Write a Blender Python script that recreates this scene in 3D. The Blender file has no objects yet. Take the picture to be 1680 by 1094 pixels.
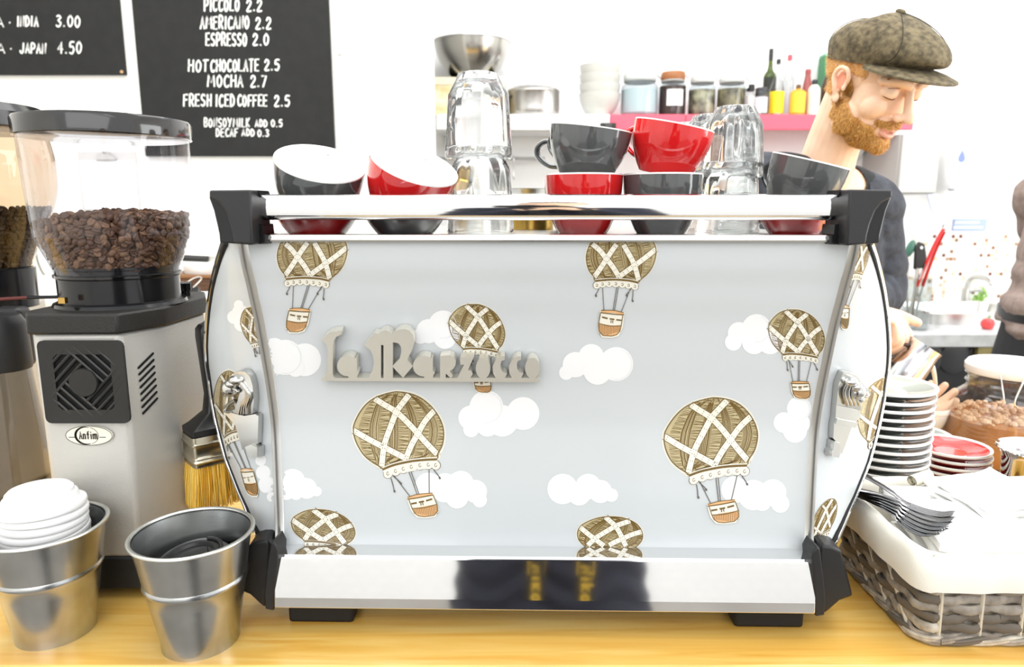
import bpy, bmesh, math, random
from mathutils import Vector, Matrix, Euler
from mathutils.bvhtree import BVHTree
from mathutils.geometry import tessellate_polygon
from math import sin, cos, pi, radians, atan, sqrt

# ------------------------------------------------------------------ camera, sky, lights, exposure
SC = bpy.context.scene
COL = SC.collection
random.seed(7)
F = 1150.0                       # focal length in pixels of the 1680 px wide frame
T = atan(207 / 1150.0)           # downward pitch
H = 0.487                        # eye height above the counter top (counter top is z = 0)
FLOOR = -0.98

cam_d = bpy.data.cameras.new('camera')
cam = bpy.data.objects.new('camera', cam_d)
COL.objects.link(cam)
cam_d.sensor_fit = 'HORIZONTAL'
cam_d.sensor_width = 36.0
cam_d.lens = F / 1680.0 * 36.0
cam_d.clip_start = 0.02
cam.location = (0, 0, H)
cam.rotation_euler = (pi / 2 - T, 0, 0)
SC.camera = cam
cam_d.dof.use_dof = True
cam_d.dof.focus_distance = 0.86
cam_d.dof.aperture_fstop = 5.6

SC.view_settings.view_transform = 'Standard'
SC.view_settings.look = 'None'
SC.view_settings.gamma = 1.0
SC.view_settings.use_curve_mapping = False
SC.view_settings.exposure = 0.42
SC.cycles.max_bounces = 20
SC.cycles.transmission_bounces = 20
SC.cycles.transparent_max_bounces = 40
SC.cycles.glossy_bounces = 8
SC.cycles.caustics_reflective = False
SC.cycles.caustics_refractive = False
SC.cycles.sample_clamp_indirect = 6.0

world = bpy.data.worlds.new('daylight')
SC.world = world
world.use_nodes = True
wn = world.node_tree
bg = wn.nodes['Background']
bg.inputs['Color'].default_value = (0.97, 0.985, 1.0, 1)
bg.inputs['Strength'].default_value = 1.12

def area_light(name, loc, target, size, power, color=(1, 1, 1), size_y=None):
    l = bpy.data.lights.new(name, 'AREA')
    l.energy = power
    l.color = color
    l.size = size
    if size_y:
        l.shape = 'RECTANGLE'
        l.size_y = size_y
    o = bpy.data.objects.new(name, l)
    COL.objects.link(o)
    o.location = loc
    o.rotation_euler = (Vector(target) - Vector(loc)).to_track_quat('-Z', 'Y').to_euler()
    return o

area_light('window_daylight_right', (2.45, 0.9, 0.75), (0.0, 1.6, 0.3), 1.6, 30, (0.95, 0.98, 1.0), 1.3)
area_light('ceiling_daylight', (0.3, 1.3, 2.1), (0.3, 1.35, 0.0), 2.6, 38, (1.0, 0.99, 0.97), 1.6)
area_light('kitchen_wall_fill', (1.0, 2.2, 2.1), (1.0, 2.9, 0.4), 2.6, 6, (1.0, 1.0, 1.0), 0.9)  # added area light that whitens the kitchen back wall, no window there
area_light('menu_wall_fill', (-1.2, 1.5, 2.1), (-1.0, 2.4, 0.5), 1.8, 9, (1.0, 0.99, 0.96), 0.9)  # added fill light near the wall behind the menu boards
area_light('shop_window_daylight', (0.1, -2.7, 1.75), (0.1, 0.75, 0.1), 3.6, 32, (1.0, 1.0, 0.99), 1.7)
area_light('brick_wall_fill', (0.0, -1.5, 2.2), (0.0, -3.0, -0.3), 3.0, 40, (1.0, 1.0, 0.99), 0.8)  # added lamp, brightens the brick wall and floor mirrored in the chrome base

# ------------------------------------------------------------------ helpers
def C(r, g, b):
    f = lambda c: (c / 255 / 12.92) if c / 255 <= 0.04045 else ((c / 255 + 0.055) / 1.055) ** 2.4
    return (f(r), f(g), f(b), 1.0)

def ray(px, py):
    u = (px - 840) / F
    v = (py - 547) / F
    return Vector((u, cos(T) - v * sin(T), -(sin(T) + v * cos(T))))

EYE = Vector((0, 0, H))
def aty(px, py, y):
    d = ray(px, py)
    return EYE + d * (y / d.y)
def atz(px, py, z):
    d = ray(px, py)
    return EYE + d * ((z - H) / d.z)
def pxlen(n, p):                 # metres covered by n pixels at point p
    p = Vector(p)
    return n / F * (p.y * cos(T) - (p.z - H) * sin(T))

MATS = {}
def mat(name, color, rough=0.5, metal=0.0, coat=0.0, bump=0.0, bscale=200.0, var=None, vscale=8.0, stretch=None,
        trans=0.0, ior=1.45, spec=None, emit=None, sss=0.0, detail=4.0, alpha=1.0):
    if name in MATS:
        return MATS[name]
    m = bpy.data.materials.new(name)
    m.use_nodes = True
    nt = m.node_tree
    b = nt.nodes['Principled BSDF']
    b.inputs['Base Color'].default_value = color
    b.inputs['Roughness'].default_value = rough
    b.inputs['Metallic'].default_value = metal
    b.inputs['Coat Weight'].default_value = coat
    b.inputs['Coat Roughness'].default_value = 0.05
    b.inputs['Transmission Weight'].default_value = trans
    b.inputs['IOR'].default_value = ior
    b.inputs['Alpha'].default_value = alpha
    if sss:
        b.inputs['Subsurface Weight'].default_value = sss
        b.inputs['Subsurface Radius'].default_value = (0.012, 0.005, 0.003)
    if spec is not None:
        b.inputs['Specular IOR Level'].default_value = spec
    if emit:
        b.inputs['Emission Color'].default_value = emit[0]
        b.inputs['Emission Strength'].default_value = emit[1]
    tc = None
    def coords(st):
        t = nt.nodes.new('ShaderNodeTexCoord')
        mp = nt.nodes.new('ShaderNodeMapping')
        nt.links.new(t.outputs['Object'], mp.inputs['Vector'])
        if st:
            mp.inputs['Scale'].default_value = st
        return mp.outputs['Vector']
    if var:
        n = nt.nodes.new('ShaderNodeTexNoise')
        n.inputs['Scale'].default_value = vscale
        n.inputs['Detail'].default_value = detail
        nt.links.new(coords(stretch), n.inputs['Vector'])
        r = nt.nodes.new('ShaderNodeValToRGB')
        r.color_ramp.elements[0].position = 0.35
        r.color_ramp.elements[1].position = 0.65
        r.color_ramp.elements[0].color = var
        r.color_ramp.elements[1].color = color
        nt.links.new(n.outputs['Fac'], r.inputs['Fac'])
        nt.links.new(r.outputs['Color'], b.inputs['Base Color'])
    if bump:
        n = nt.nodes.new('ShaderNodeTexNoise')
        n.inputs['Scale'].default_value = bscale
        n.inputs['Detail'].default_value = 3
        nt.links.new(coords(stretch), n.inputs['Vector'])
        bp = nt.nodes.new('ShaderNodeBump')
        bp.inputs['Strength'].default_value = bump
        bp.inputs['Distance'].default_value = 0.002
        nt.links.new(n.outputs['Fac'], bp.inputs['Height'])
        nt.links.new(bp.outputs['Normal'], b.inputs['Normal'])
    MATS[name] = m
    return m

def clear_mat(name, tint=(1, 1, 1, 1), rough=0.03, gloss=1.0, ior=1.45):
    """thin clear plastic or glass wall: see-through with fresnel reflection"""
    if name in MATS:
        return MATS[name]
    m = bpy.data.materials.new(name)
    m.use_nodes = True
    nt = m.node_tree
    nt.nodes.remove(nt.nodes['Principled BSDF'])
    out = nt.nodes['Material Output']
    tr = nt.nodes.new('ShaderNodeBsdfTransparent')
    tr.inputs['Color'].default_value = tint
    gl = nt.nodes.new('ShaderNodeBsdfGlossy')
    gl.inputs['Roughness'].default_value = rough
    fr = nt.nodes.new('ShaderNodeLayerWeight')      # same from both sides of the thin wall
    fr.inputs['Blend'].default_value = 0.5
    pw = nt.nodes.new('ShaderNodeMath')
    pw.operation = 'POWER'
    pw.inputs[1].default_value = 3.2
    mu = nt.nodes.new('ShaderNodeMath')
    mu.operation = 'MULTIPLY_ADD'
    mu.inputs[1].default_value = 0.75 * gloss
    mu.inputs[2].default_value = 0.045 * gloss
    mx = nt.nodes.new('ShaderNodeMixShader')
    nt.links.new(fr.outputs['Facing'], pw.inputs[0])
    nt.links.new(pw.outputs[0], mu.inputs[0])
    nt.links.new(mu.outputs[0], mx.inputs['Fac'])
    nt.links.new(tr.outputs[0], mx.inputs[1])
    nt.links.new(gl.outputs[0], mx.inputs[2])
    nt.links.new(mx.outputs[0], out.inputs['Surface'])
    MATS[name] = m
    return m

class MB:
    """collects shapes; build() links them as ONE mesh object"""
    def __init__(s):
        s.v, s.f, s.m = [], [], []
    def add(s, verts, faces, mi=0):
        k = len(s.v)
        s.v.extend([Vector(p) for p in verts])
        for f in faces:
            s.f.append([i + k for i in f])
            s.m.append(mi)
        return s
    def xf(s, M, start=0):
        for i in range(start, len(s.v)):
            s.v[i] = M @ s.v[i]
        return s
    def box(s, lo, hi, mi=0):
        x0, y0, z0 = lo
        x1, y1, z1 = hi
        return s.add([(x0, y0, z0), (x1, y0, z0), (x1, y1, z0), (x0, y1, z0), (x0, y0, z1), (x1, y0, z1), (x1, y1, z1), (x0, y1, z1)],
                     [(0, 3, 2, 1), (4, 5, 6, 7), (0, 1, 5, 4), (1, 2, 6, 5), (2, 3, 7, 6), (3, 0, 4, 7)], mi)
    def lathe(s, prof, n=48, mi=0, c=(0, 0, 0), M=None, flute=0, fd=0.0, cap0=False, cap1=False, fz=None):
        """prof: list of (r, z) or (r, z, material); flute: number of flutes fd deep"""
        k = len(s.v)
        for q in prof:
            r, z = q[0], q[1]
            for i in range(n):
                a = 2 * pi * i / n
                rr = r
                if flute and (fz is None or fz[0] <= z <= fz[1]):
                    rr = r - fd * (0.5 + 0.5 * cos(a * flute))
                p = Vector((rr * cos(a), rr * sin(a), z))
                if M is not None:
                    p = M @ p
                s.v.append(p + Vector(c))
        for j in range(len(prof) - 1):
            mm = prof[j][2] if len(prof[j]) > 2 else mi
            for i in range(n):
                a, b = k + j * n + i, k + j * n + (i + 1) % n
                s.f.append([a, b, b + n, a + n])
                s.m.append(mm)
        if cap0:
            s.f.append([k + i for i in range(n)][::-1])
            s.m.append(prof[0][2] if len(prof[0]) > 2 else mi)
        if cap1:
            s.f.append([k + (len(prof) - 1) * n + i for i in range(n)])
            s.m.append(prof[-1][2] if len(prof[-1]) > 2 else mi)
        return s
    def tube(s, pts, r, n=8, mi=0, cap=True, flat=1.0, up=None):
        """sweep a round (or flattened) section along pts; r number or list"""
        pts = [Vector(p) for p in pts]
        k = len(s.v)
        m = len(pts)
        prev = None
        for i, p in enumerate(pts):
            t = (pts[min(i + 1, m - 1)] - pts[max(i - 1, 0)])
            if t.length < 1e-9:
                t = Vector((0, 0, 1))
            t.normalize()
            if prev is None:
                u = Vector(up) if up else (Vector((0, 0, 1)) if abs(t.z) < 0.9 else Vector((1, 0, 0)))
                a = t.cross(u).normalized()
            else:
                a = (prev - t * prev.dot(t))
                a = a.normalized() if a.length > 1e-6 else t.orthogonal().normalized()
            prev = a
            b = t.cross(a).normalized()
            rr = r[i] if isinstance(r, (list, tuple)) else r
            ra, rb = (rr if isinstance(rr, tuple) else (rr, rr * flat))
            for q in range(n):
                th = 2 * pi * q / n
                s.v.append(p + a * (ra * cos(th)) + b * (rb * sin(th)))
        for j in range(m - 1):
            for q in range(n):
                x, y = k + j * n + q, k + j * n + (q + 1) % n
                s.f.append([x, y, y + n, x + n])
                s.m.append(mi)
        if cap:
            s.f.append([k + q for q in range(n)][::-1])
            s.m.append(mi)
            s.f.append([k + (m - 1) * n + q for q in range(n)])
            s.m.append(mi)
        return s
    def prism(s, A, Bp, mi=0, side=None, c0=True, c1=True):
        """two matching outlines (3D points) joined by side walls, closed by caps"""
        n = len(A)
        k = len(s.v)
        s.v.extend([Vector(p) for p in A])
        s.v.extend([Vector(p) for p in Bp])
        for i in range(n):
            j = (i + 1) % n
            s.f.append([k + i, k + j, k + n + j, k + n + i])
            s.m.append(mi if side is None else side)
        if c0:
            s.f.append([k + i for i in range(n)][::-1])
            s.m.append(mi)
        if c1:
            s.f.append([k + n + i for i in range(n)])
            s.m.append(mi)
        return s
    def grid(s, rows, mi=0, closed=False):
        k = len(s.v)
        n = len(rows[0])
        for r in rows:
            s.v.extend([Vector(p) for p in r])
        for j in range(len(rows) - 1):
            for i in range(n if closed else n - 1):
                a, b = k + j * n + i, k + j * n + (i + 1) % n
                s.f.append([a, b, b + n, a + n])
                s.m.append(mi)
        return s
    def ball(s, c, r, n=16, mi=0, M=None):
        """ellipsoid; r number or (rx, ry, rz)"""
        if not isinstance(r, (list, tuple)):
            r = (r, r, r)
        k = len(s.v)
        h = n // 2
        for j in range(1, h):
            ph = pi * j / h
            for i in range(n):
                a = 2 * pi * i / n
                p = Vector((r[0] * sin(ph) * cos(a), r[1] * sin(ph) * sin(a), r[2] * cos(ph)))
                s.v.append((M @ p if M is not None else p) + Vector(c))
        for q in (1, -1):
            p = Vector((0, 0, r[2] * q))
            s.v.append((M @ p if M is not None else p) + Vector(c))
        top, bot = k + (h - 1) * n, k + (h - 1) * n + 1
        for j in range(h - 2):
            for i in range(n):
                a, b = k + j * n + i, k + j * n + (i + 1) % n
                s.f.append([a, a + n, b + n, b])
                s.m.append(mi)
        for i in range(n):
            s.f.append([top, k + i, k + (i + 1) % n])
            s.m.append(mi)
            a = k + (h - 2) * n
            s.f.append([bot, a + (i + 1) % n, a + i])
            s.m.append(mi)
        return s
    def build(s, name, mats, parent=None, smooth=True, bevel=0.0, seg=2, angle=35, fix=True, sub=0):
        me = bpy.data.meshes.new(name)
        me.from_pydata([tuple(p) for p in s.v], [], s.f)
        if not isinstance(mats, (list, tuple)):
            mats = [mats]
        for m in mats:
            me.materials.append(m)
        me.polygons.foreach_set('material_index', s.m)
        if fix:
            b = bmesh.new()
            b.from_mesh(me)
            bmesh.ops.recalc_face_normals(b, faces=b.faces)
            b.to_mesh(me)
            b.free()
        if smooth:
            me.shade_smooth()
            me.set_sharp_from_angle(angle=radians(angle))
        me.update()
        o = bpy.data.objects.new(name, me)
        COL.objects.link(o)
        if bevel:
            md = o.modifiers.new('bevel', 'BEVEL')
            md.width = bevel
            md.segments = seg
            md.limit_method = 'ANGLE'
            md.angle_limit = radians(40)
        if sub:
            md = o.modifiers.new('sub', 'SUBSURF')
            md.levels = sub
            md.render_levels = sub
        if parent is not None:
            o.parent = parent
        return o

def tag(o, label=None, cat=None, group=None, kind=None):
    if label: o['label'] = label
    if cat: o['category'] = cat
    if group: o['group'] = group
    if kind: o['kind'] = kind
    return o

def thing(name, loc, label, cat, group=None, rz=0.0):
    o = bpy.data.objects.new(name, None)
    o.empty_display_size = 0.05
    COL.objects.link(o)
    o.location = loc
    o.rotation_euler = (0, 0, rz)
    return tag(o, label, cat, group)

def dup(root, loc=None, rot=None, label=None, group=None):
    r = root.copy()
    COL.objects.link(r)
    if loc is not None: r.location = loc
    if rot is not None: r.rotation_euler = rot
    if label: r['label'] = label
    if group: r['group'] = group
    for ch in list(root.children):
        c = ch.copy()
        COL.objects.link(c)
        c.parent = r
        for g in list(ch.children):
            d = g.copy()
            COL.objects.link(d)
            d.parent = c
    return r

def spline(pts, n=8):
    """Catmull-Rom through pts (Vectors or tuples of any length)"""
    P = [list(p) for p in pts]
    out = []
    for i in range(len(P) - 1):
        p0, p1, p2, p3 = P[max(i - 1, 0)], P[i], P[i + 1], P[min(i + 2, len(P) - 1)]
        for k in range(n):
            t = k / n
            out.append(tuple(0.5 * (2 * b + (c - a) * t + (2 * a - 5 * b + 4 * c - d) * t * t + (3 * b - a - 3 * c + d) * t ** 3)
                             for a, b, c, d in zip(p0, p1, p2, p3)))
    out.append(tuple(P[-1]))
    return out

def interp(tab, x):
    if x <= tab[0][0]: return tab[0][1]
    for (a, va), (b, vb) in zip(tab, tab[1:]):
        if x <= b:
            return va + (vb - va) * (x - a) / (b - a)
    return tab[-1][1]

# hand-lettered capitals drawn as strokes in a 1 x 1 box (x right, y up)
GL = {
 'A': [[(0, 0), (.5, 1), (1, 0)], [(.2, .35), (.8, .35)]], 'B': [[(.05, 0), (.05, 1), (.7, .95), (.8, .75), (.6, .55), (.1, .52)], [(.55, .53), (.95, .35), (.8, .05), (.05, 0)]],
 'C': [[(1, .85), (.6, 1), (.15, .75), (.05, .4), (.3, .05), (.7, 0), (1, .15)]], 'D': [[(.05, 0), (.05, 1), (.6, .9), (.95, .55), (.75, .15), (.05, 0)]],
 'E': [[(.95, 1), (.05, 1), (.05, 0), (.95, .02)], [(.05, .52), (.8, .52)]], 'F': [[(.95, 1), (.05, .98), (.05, 0)], [(.05, .52), (.8, .54)]],
 'G': [[(1, .85), (.6, 1), (.1, .7), (.1, .3), (.5, 0), (.95, .15), (.95, .45), (.6, .45)]], 'H': [[(.05, 0), (.05, 1)], [(.95, 0), (.95, 1)], [(.05, .5), (.95, .52)]],
 'I': [[(.5, 0), (.5, 1)]], 'J': [[(.9, 1), (.85, .25), (.6, 0), (.2, .05), (.05, .25)]], 'K': [[(.05, 0), (.05, 1)], [(.95, 1), (.1, .45), (.95, 0)]],
 'L': [[(.1, 1), (.05, 0), (.95, .02)]], 'M': [[(0, 0), (.12, 1), (.5, .3), (.88, 1), (1, 0)]], 'N': [[(.05, 0), (.08, 1), (.9, 0), (.95, 1)]],
 'O': [[(.5, 1), (.1, .75), (.08, .3), (.45, 0), (.85, .2), (.95, .65), (.5, 1)]], 'P': [[(.05, 0), (.05, 1), (.7, .98), (.95, .75), (.7, .48), (.05, .45)]],
 'R': [[(.05, 0), (.05, 1), (.7, .98), (.92, .75), (.65, .5), (.05, .45)], [(.4, .48), (1, 0)]], 'S': [[(.92, .88), (.5, 1), (.1, .8), (.25, .55), (.75, .45), (.92, .2), (.5, 0), (.05, .12)]],
 'T': [[(0, .98), (1, 1)], [(.5, 1), (.5, 0)]], 'Y': [[(.0, 1), (.5, .5)], [(1, 1), (.4, 0)]],
 '0': [[(.5, 1), (.1, .75), (.08, .3), (.45, 0), (.85, .2), (.95, .65), (.5, 1)]], '2': [[(.08, .75), (.3, 1), (.75, .95), (.85, .65), (.1, .02), (1, .02)]],
 '3': [[(.1, .92), (.5, 1), (.85, .8), (.4, .55), (.9, .35), (.7, .05), (.3, 0), (.05, .12)]], '4': [[(.75, 0), (.7, 1), (.05, .32), (1, .34)]],
 '5': [[(.9, 1), (.2, .98), (.12, .58), (.6, .62), (.92, .35), (.6, 0), (.08, .08)]], '7': [[(.05, .98), (.95, 1), (.35, 0)]],
 '.': [[(.4, .02), (.55, .06)]], '*': [[(.4, .45), (.55, .5)]],
 'n': [[(.1, 0), (.1, .62)], [(.1, .5), (.5, .65), (.85, .5), (.88, 0)]], 'f': [[(.9, .98), (.5, .95), (.45, 0)], [(.1, .62), (.85, .62)]],
 'i': [[(.5, 0), (.5, .62)], [(.45, .88), (.55, .9)]], 'm': [[(.05, 0), (.05, .62)], [(.05, .5), (.3, .65), (.5, .5), (.5, 0)], [(.5, .5), (.75, .65), (.95, .5), (.95, 0)]],
 'k': [[(.1, 0), (.1, 1)], [(.85, .65), (.15, .3), (.9, 0)]], 'o': [[(.5, .65), (.08, .45), (.1, .12), (.5, 0), (.9, .18), (.9, .48), (.5, .65)]],
}
def text_strokes(txt, x0, x1, yb, h, slant=0.0, jit=0.04, gap=0.40):
    """strokes (lists of 2D points, y growing downwards) that fill x0..x1 on baseline yb"""
    W = {'I': .35, '.': .3, '*': .6, ' ': .75, 'M': 1.15, '1': .5, 'i': .4, 'm': 1.3}
    tot = sum(W.get(c, .8) + gap for c in txt) - gap
    u = (x1 - x0) / tot
    x = x0
    out = []
    rnd = random.Random(txt)
    for c in txt:
        w = W.get(c, .8)
        for st in GL.get(c, []):
            pts = spline(st, 4) if len(st) > 3 and c not in 'AEFHKLMNTYZ47' else st
            q = []
            jx, jy = rnd.uniform(-jit, jit), rnd.uniform(-jit, jit)
            for (a, b) in pts:
                q.append((x + (a * w + jx + slant * b) * u, yb - (b + jy) * h))
            out.append(q)
        x += (w + gap) * u
    return out

def ribbon(mb, pts3, width, normal, mi=0):
    """flat brush stroke along 3D points lying in a plane"""
    n = Vector(normal).normalized()
    P = [Vector(p) for p in pts3]
    L, R = [], []
    for i, p in enumerate(P):
        t = P[min(i + 1, len(P) - 1)] - P[max(i - 1, 0)]
        if t.length < 1e-9: t = Vector((1, 0, 0))
        s = n.cross(t.normalized()) * (width / 2)
        e = Vector((0, 0, 0))
        if i == 0: e = -t.normalized() * width * 0.3
        if i == len(P) - 1: e = t.normalized() * width * 0.3
        L.append(p + s + e)
        R.append(p - s + e)
    mb.grid([L, R], mi)

ORDS = ['topmost', 'second', 'third', 'fourth', 'fifth', 'sixth', 'seventh', 'eighth', 'ninth', 'tenth', 'eleventh', 'twelfth', 'thirteenth', 'fourteenth', 'fifteenth', 'sixteenth', 'seventeenth', 'eighteenth', 'nineteenth', 'twentieth']
def ORD_B(k, n):                 # k counted from the bottom
    q = n - 1 - k
    return 'topmost' if q == 0 else 'lowest' if k == 0 else ORDS[q] + ' from the top'
# ------------------------------------------------------------------ the room
def structure(mb, name, m, **k):
    o = mb.build(name, m, smooth=False, **k)
    o['kind'] = 'structure'
    return o
wallm = mat('white_wall_paint', C(246, 246, 245), 0.75, bump=0.08, bscale=60)
wallw = mat('warm_white_wall_paint', C(247, 246, 241), 0.75, bump=0.08, bscale=60)
floorm = mat('grey_floor', C(140, 135, 128), 0.5, var=C(122, 117, 110), vscale=3)
structure(MB().box((-2.7, -3.2, FLOOR - 0.1), (2.9, 3.2, FLOOR)), 'floor', floorm)
structure(MB().box((-2.6, 2.45, FLOOR), (-0.2665, 2.53, 2.2)), 'wall_left_back', wallw)
structure(MB().box((-2.6, 3.05, FLOOR), (2.75, 3.15, 2.2)), 'wall_back', wallm)
structure(MB().box((-2.7, -3.2, FLOOR), (-2.6, 3.15, 2.2)), 'wall_left', wallw)
structure(MB().box((2.65, -0.6, FLOOR), (2.75, 3.05, 2.2)), 'wall_right', wallm)

# white brick wall of the shop behind the photographer (seen in the chrome)
def brick_mat():
    m = bpy.data.materials.new('white_painted_brick')
    m.use_nodes = True
    nt = m.node_tree
    b = nt.nodes['Principled BSDF']
    t = nt.nodes.new('ShaderNodeTexCoord')
    mp = nt.nodes.new('ShaderNodeMapping')
    mp.inputs['Rotation'].default_value = (pi / 2, 0, 0)
    br = nt.nodes.new('ShaderNodeTexBrick')
    br.inputs['Color1'].default_value = C(250, 250, 249)
    br.inputs['Color2'].default_value = C(245, 245, 245)
    br.inputs['Mortar'].default_value = C(205, 205, 204)
    br.inputs['Scale'].default_value = 4.4
    br.inputs['Mortar Size'].default_value = 0.012
    nt.links.new(t.outputs['Object'], mp.inputs['Vector'])
    nt.links.new(mp.outputs['Vector'], br.inputs['Vector'])
    nt.links.new(br.outputs['Color'], b.inputs['Base Color'])
    b.inputs['Roughness'].default_value = 0.6
    return m
structure(MB().box((-2.6, -3.2, FLOOR), (2.65, -3.1, 0.75)), 'wall_shop', brick_mat())

# ------------------------------------------------------------------ front counter
def wood_mat(name, a, b_, c, scale=1.0, rough=0.35):
    m = bpy.data.materials.new(name)
    m.use_nodes = True
    nt = m.node_tree
    p = nt.nodes['Principled BSDF']
    t = nt.nodes.new('ShaderNodeTexCoord')
    mp = nt.nodes.new('ShaderNodeMapping')
    mp.inputs['Scale'].default_value = (1.2 * scale, 16 * scale, 16 * scale)
    n = nt.nodes.new('ShaderNodeTexNoise')
    n.inputs['Scale'].default_value = 3.0
    n.inputs['Detail'].default_value = 6
    n.inputs['Distortion'].default_value = 1.2
    r = nt.nodes.new('ShaderNodeValToRGB')
    e = r.color_ramp.elements
    e[0].position, e[0].color = 0.3, a
    e[1].position, e[1].color = 0.7, c
    k = e.new(0.5)
    k.color = b_
    nt.links.new(t.outputs['Object'], mp.inputs['Vector'])
    nt.links.new(mp.outputs['Vector'], n.inputs['Vector'])
    nt.links.new(n.outputs['Fac'], r.inputs['Fac'])
    nt.links.new(r.outputs['Color'], p.inputs['Base Color'])
    p.inputs['Roughness'].default_value = rough
    p.inputs['Coat Weight'].default_value = 0.9
    p.inputs['Coat Roughness'].default_value = 0.22
    p.inputs['Coat IOR'].default_value = 1.65
    return m
maple = wood_mat('maple_worktop', C(232, 172, 70), C(242, 193, 96), C(248, 209, 122))
counter = thing('front_counter', (0.1, 0.95, FLOOR), 'pale varnished maple bar counter under the espresso machine and baskets', 'counter')
MB().box((-1.7, -0.270, -0.04), (2.0, 0.57, 0.0)).xf(Matrix.Translation((0, 0, -FLOOR))).build('worktop', maple, counter, bevel=0.003)
MB().box((-1.68, -0.22, 0.0), (1.98, 0.55, -FLOOR - 0.041)).build('front_panel', mat('counter_front_paint', C(225, 220, 210), 0.5), counter)

# ------------------------------------------------------------------ espresso machine
MX, MY, MRZ = 0.0355, 0.75, -0.0194
machine = thing('espresso_machine', (MX, MY, 0), 'large two group espresso machine wrapped in pale blue grey balloon and cloud print', 'espresso machine', rz=MRZ)
MW = Matrix.Translation((MX, MY, 0)) @ Matrix.Rotation(MRZ, 4, 'Z')
MI = MW.inverted()
MR = MI.to_3x3()
ML = lambda p: MI @ Vector(p)
mx = lambda px, py, y: ML(aty(px, py, y))

chrome = mat('polished_chrome', C(236, 236, 236), 0.06, 1.0)
steel = mat('brushed_steel', C(215, 215, 212), 0.28, 1.0)
blackp = mat('black_moulded_plastic', C(34, 34, 35), 0.42, bump=0.12, bscale=900)
blackg = mat('glossy_black_plastic', C(22, 22, 24), 0.16)
rubber = mat('black_rubber', C(24, 23, 23), 0.7)

PROF = spline([(0.7215, 0.4535), (0.7285, 0.4276), (0.7370, 0.4076), (0.7435, 0.39), (0.7548, 0.36), (0.7675, 0.312), (0.7752, 0.2817), (0.7810, 0.247),
               (0.7820, 0.2247), (0.7800, 0.1825), (0.7780, 0.155), (0.7760, 0.1258), (0.7735, 0.106), (0.7690, 0.0925)], 5)
PW = 0.308
def prof_y(z):
    for (ya, za), (yb, zb) in zip(PROF, PROF[1:]):
        if za >= z >= zb:
            return ya + (yb - ya) * (za - z) / max(za - zb, 1e-9)
    return PROF[0][0] if z > PROF[0][1] else PROF[-1][0]

class Surf:
    """a surface the printed pattern is laid on; cast() finds the point of it that a line of sight meets"""
    def __init__(s, rows, off=0.0):
        v, f = [], []
        n = len(rows[0])
        for r in rows: v.extend([Vector(p) for p in r])
        for j in range(len(rows) - 1):
            for i in range(n - 1):
                a = j * n + i
                f.append([a, a + 1, a + n + 1, a + n])
        s.t = BVHTree.FromPolygons(v, f)
        s.o = ML(EYE)
        s.cache = {}
    def cast(s, px, py, off=0.0):
        d = (MR @ ray(px, py)).normalized()
        h = s.t.ray_cast(s.o, d)
        if h[0] is None: return None
        n = h[1]
        if n.dot(d) > 0: n = -n
        return h[0] + n * off, n

class Decal:
    STEP = 0.00016
    def __init__(s, mb, surf):
        s.mb, s.surf = mb, surf
    def poly(s, pts, mi, layer, L=7.0):
        b = bmesh.new()
        vs = [b.verts.new((p[0], p[1], 0)) for p in pts]
        b.faces.new(vs)
        bmesh.ops.triangulate(b, faces=b.faces[:], ngon_method='EAR_CLIP')
        for _ in range(7):
            es = [e for e in b.edges if e.calc_length() > L]
            if not es: break
            bmesh.ops.subdivide_edges(b, edges=es, cuts=1)
            bmesh.ops.triangulate(b, faces=[f for f in b.faces if len(f.verts) > 3])
        b.verts.index_update()
        loc = []
        for v in b.verts:
            h = s.surf.cast(v.co.x, v.co.y, layer * s.STEP)
            loc.append(h[0] if h else None)
        k, mp, V = 0, {}, []
        Fs = []
        for f in b.faces:
            ids = [v.index for v in f.verts]
            if any(loc[i] is None for i in ids): continue
            q = []
            for i in ids:
                if i not in mp:
                    mp[i] = len(V)
                    V.append(loc[i])
                q.append(mp[i])
            Fs.append(q)
        b.free()
        s.mb.add(V, Fs, mi)
    def stroke(s, pts, w, mi, layer, L=6.0):
        P = [Vector((p[0], p[1])) for p in pts]
        Q = [P[0]]
        for a, b in zip(P, P[1:]):
            n = max(1, int((b - a).length / L))
            for i in range(1, n + 1): Q.append(a + (b - a) * (i / n))
        seg = []
        def flush():
            if len(seg) > 1: s.mb.grid([[a for a, _ in seg], [b for _, b in seg]], mi)
            seg.clear()
        for i, p in enumerate(Q):
            t = Q[min(i + 1, len(Q) - 1)] - Q[max(i - 1, 0)]
            if t.length < 1e-9: continue
            t.normalize()
            ww = w[min(int(i * len(w) / len(Q)), len(w) - 1)] if isinstance(w, list) else w
            nrm = Vector((-t.y, t.x)) * ww / 2
            a = s.surf.cast(p.x + nrm.x, p.y + nrm.y, layer * s.STEP)
            b = s.surf.cast(p.x - nrm.x, p.y - nrm.y, layer * s.STEP)
            if a is None or b is None:
                flush()
                continue
            seg.append((a[0], b[0]))
        flush()

def circ(cx, cy, r, n=20, ry=None):
    return [(cx + r * cos(2 * pi * i / n), cy + (ry or r) * sin(2 * pi * i / n)) for i in range(n)]

def lsq_affine(src, dst):
    """least-squares 2D affine through point pairs"""
    A = [[0.0] * 3 for _ in range(3)]
    bx, by = [0.0] * 3, [0.0] * 3
    for (x, y), (u, v) in zip(src, dst):
        r = (x, y, 1.0)
        for i in range(3):
            for j in range(3): A[i][j] += r[i] * r[j]
            bx[i] += r[i] * u
            by[i] += r[i] * v
    Mi = Matrix(A).inverted()
    X, Y = Mi @ Vector(bx), Mi @ Vector(by)
    return lambda p: (X[0] * p[0] + X[1] * p[1] + X[2], Y[0] * p[0] + Y[1] * p[1] + Y[2])

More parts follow.
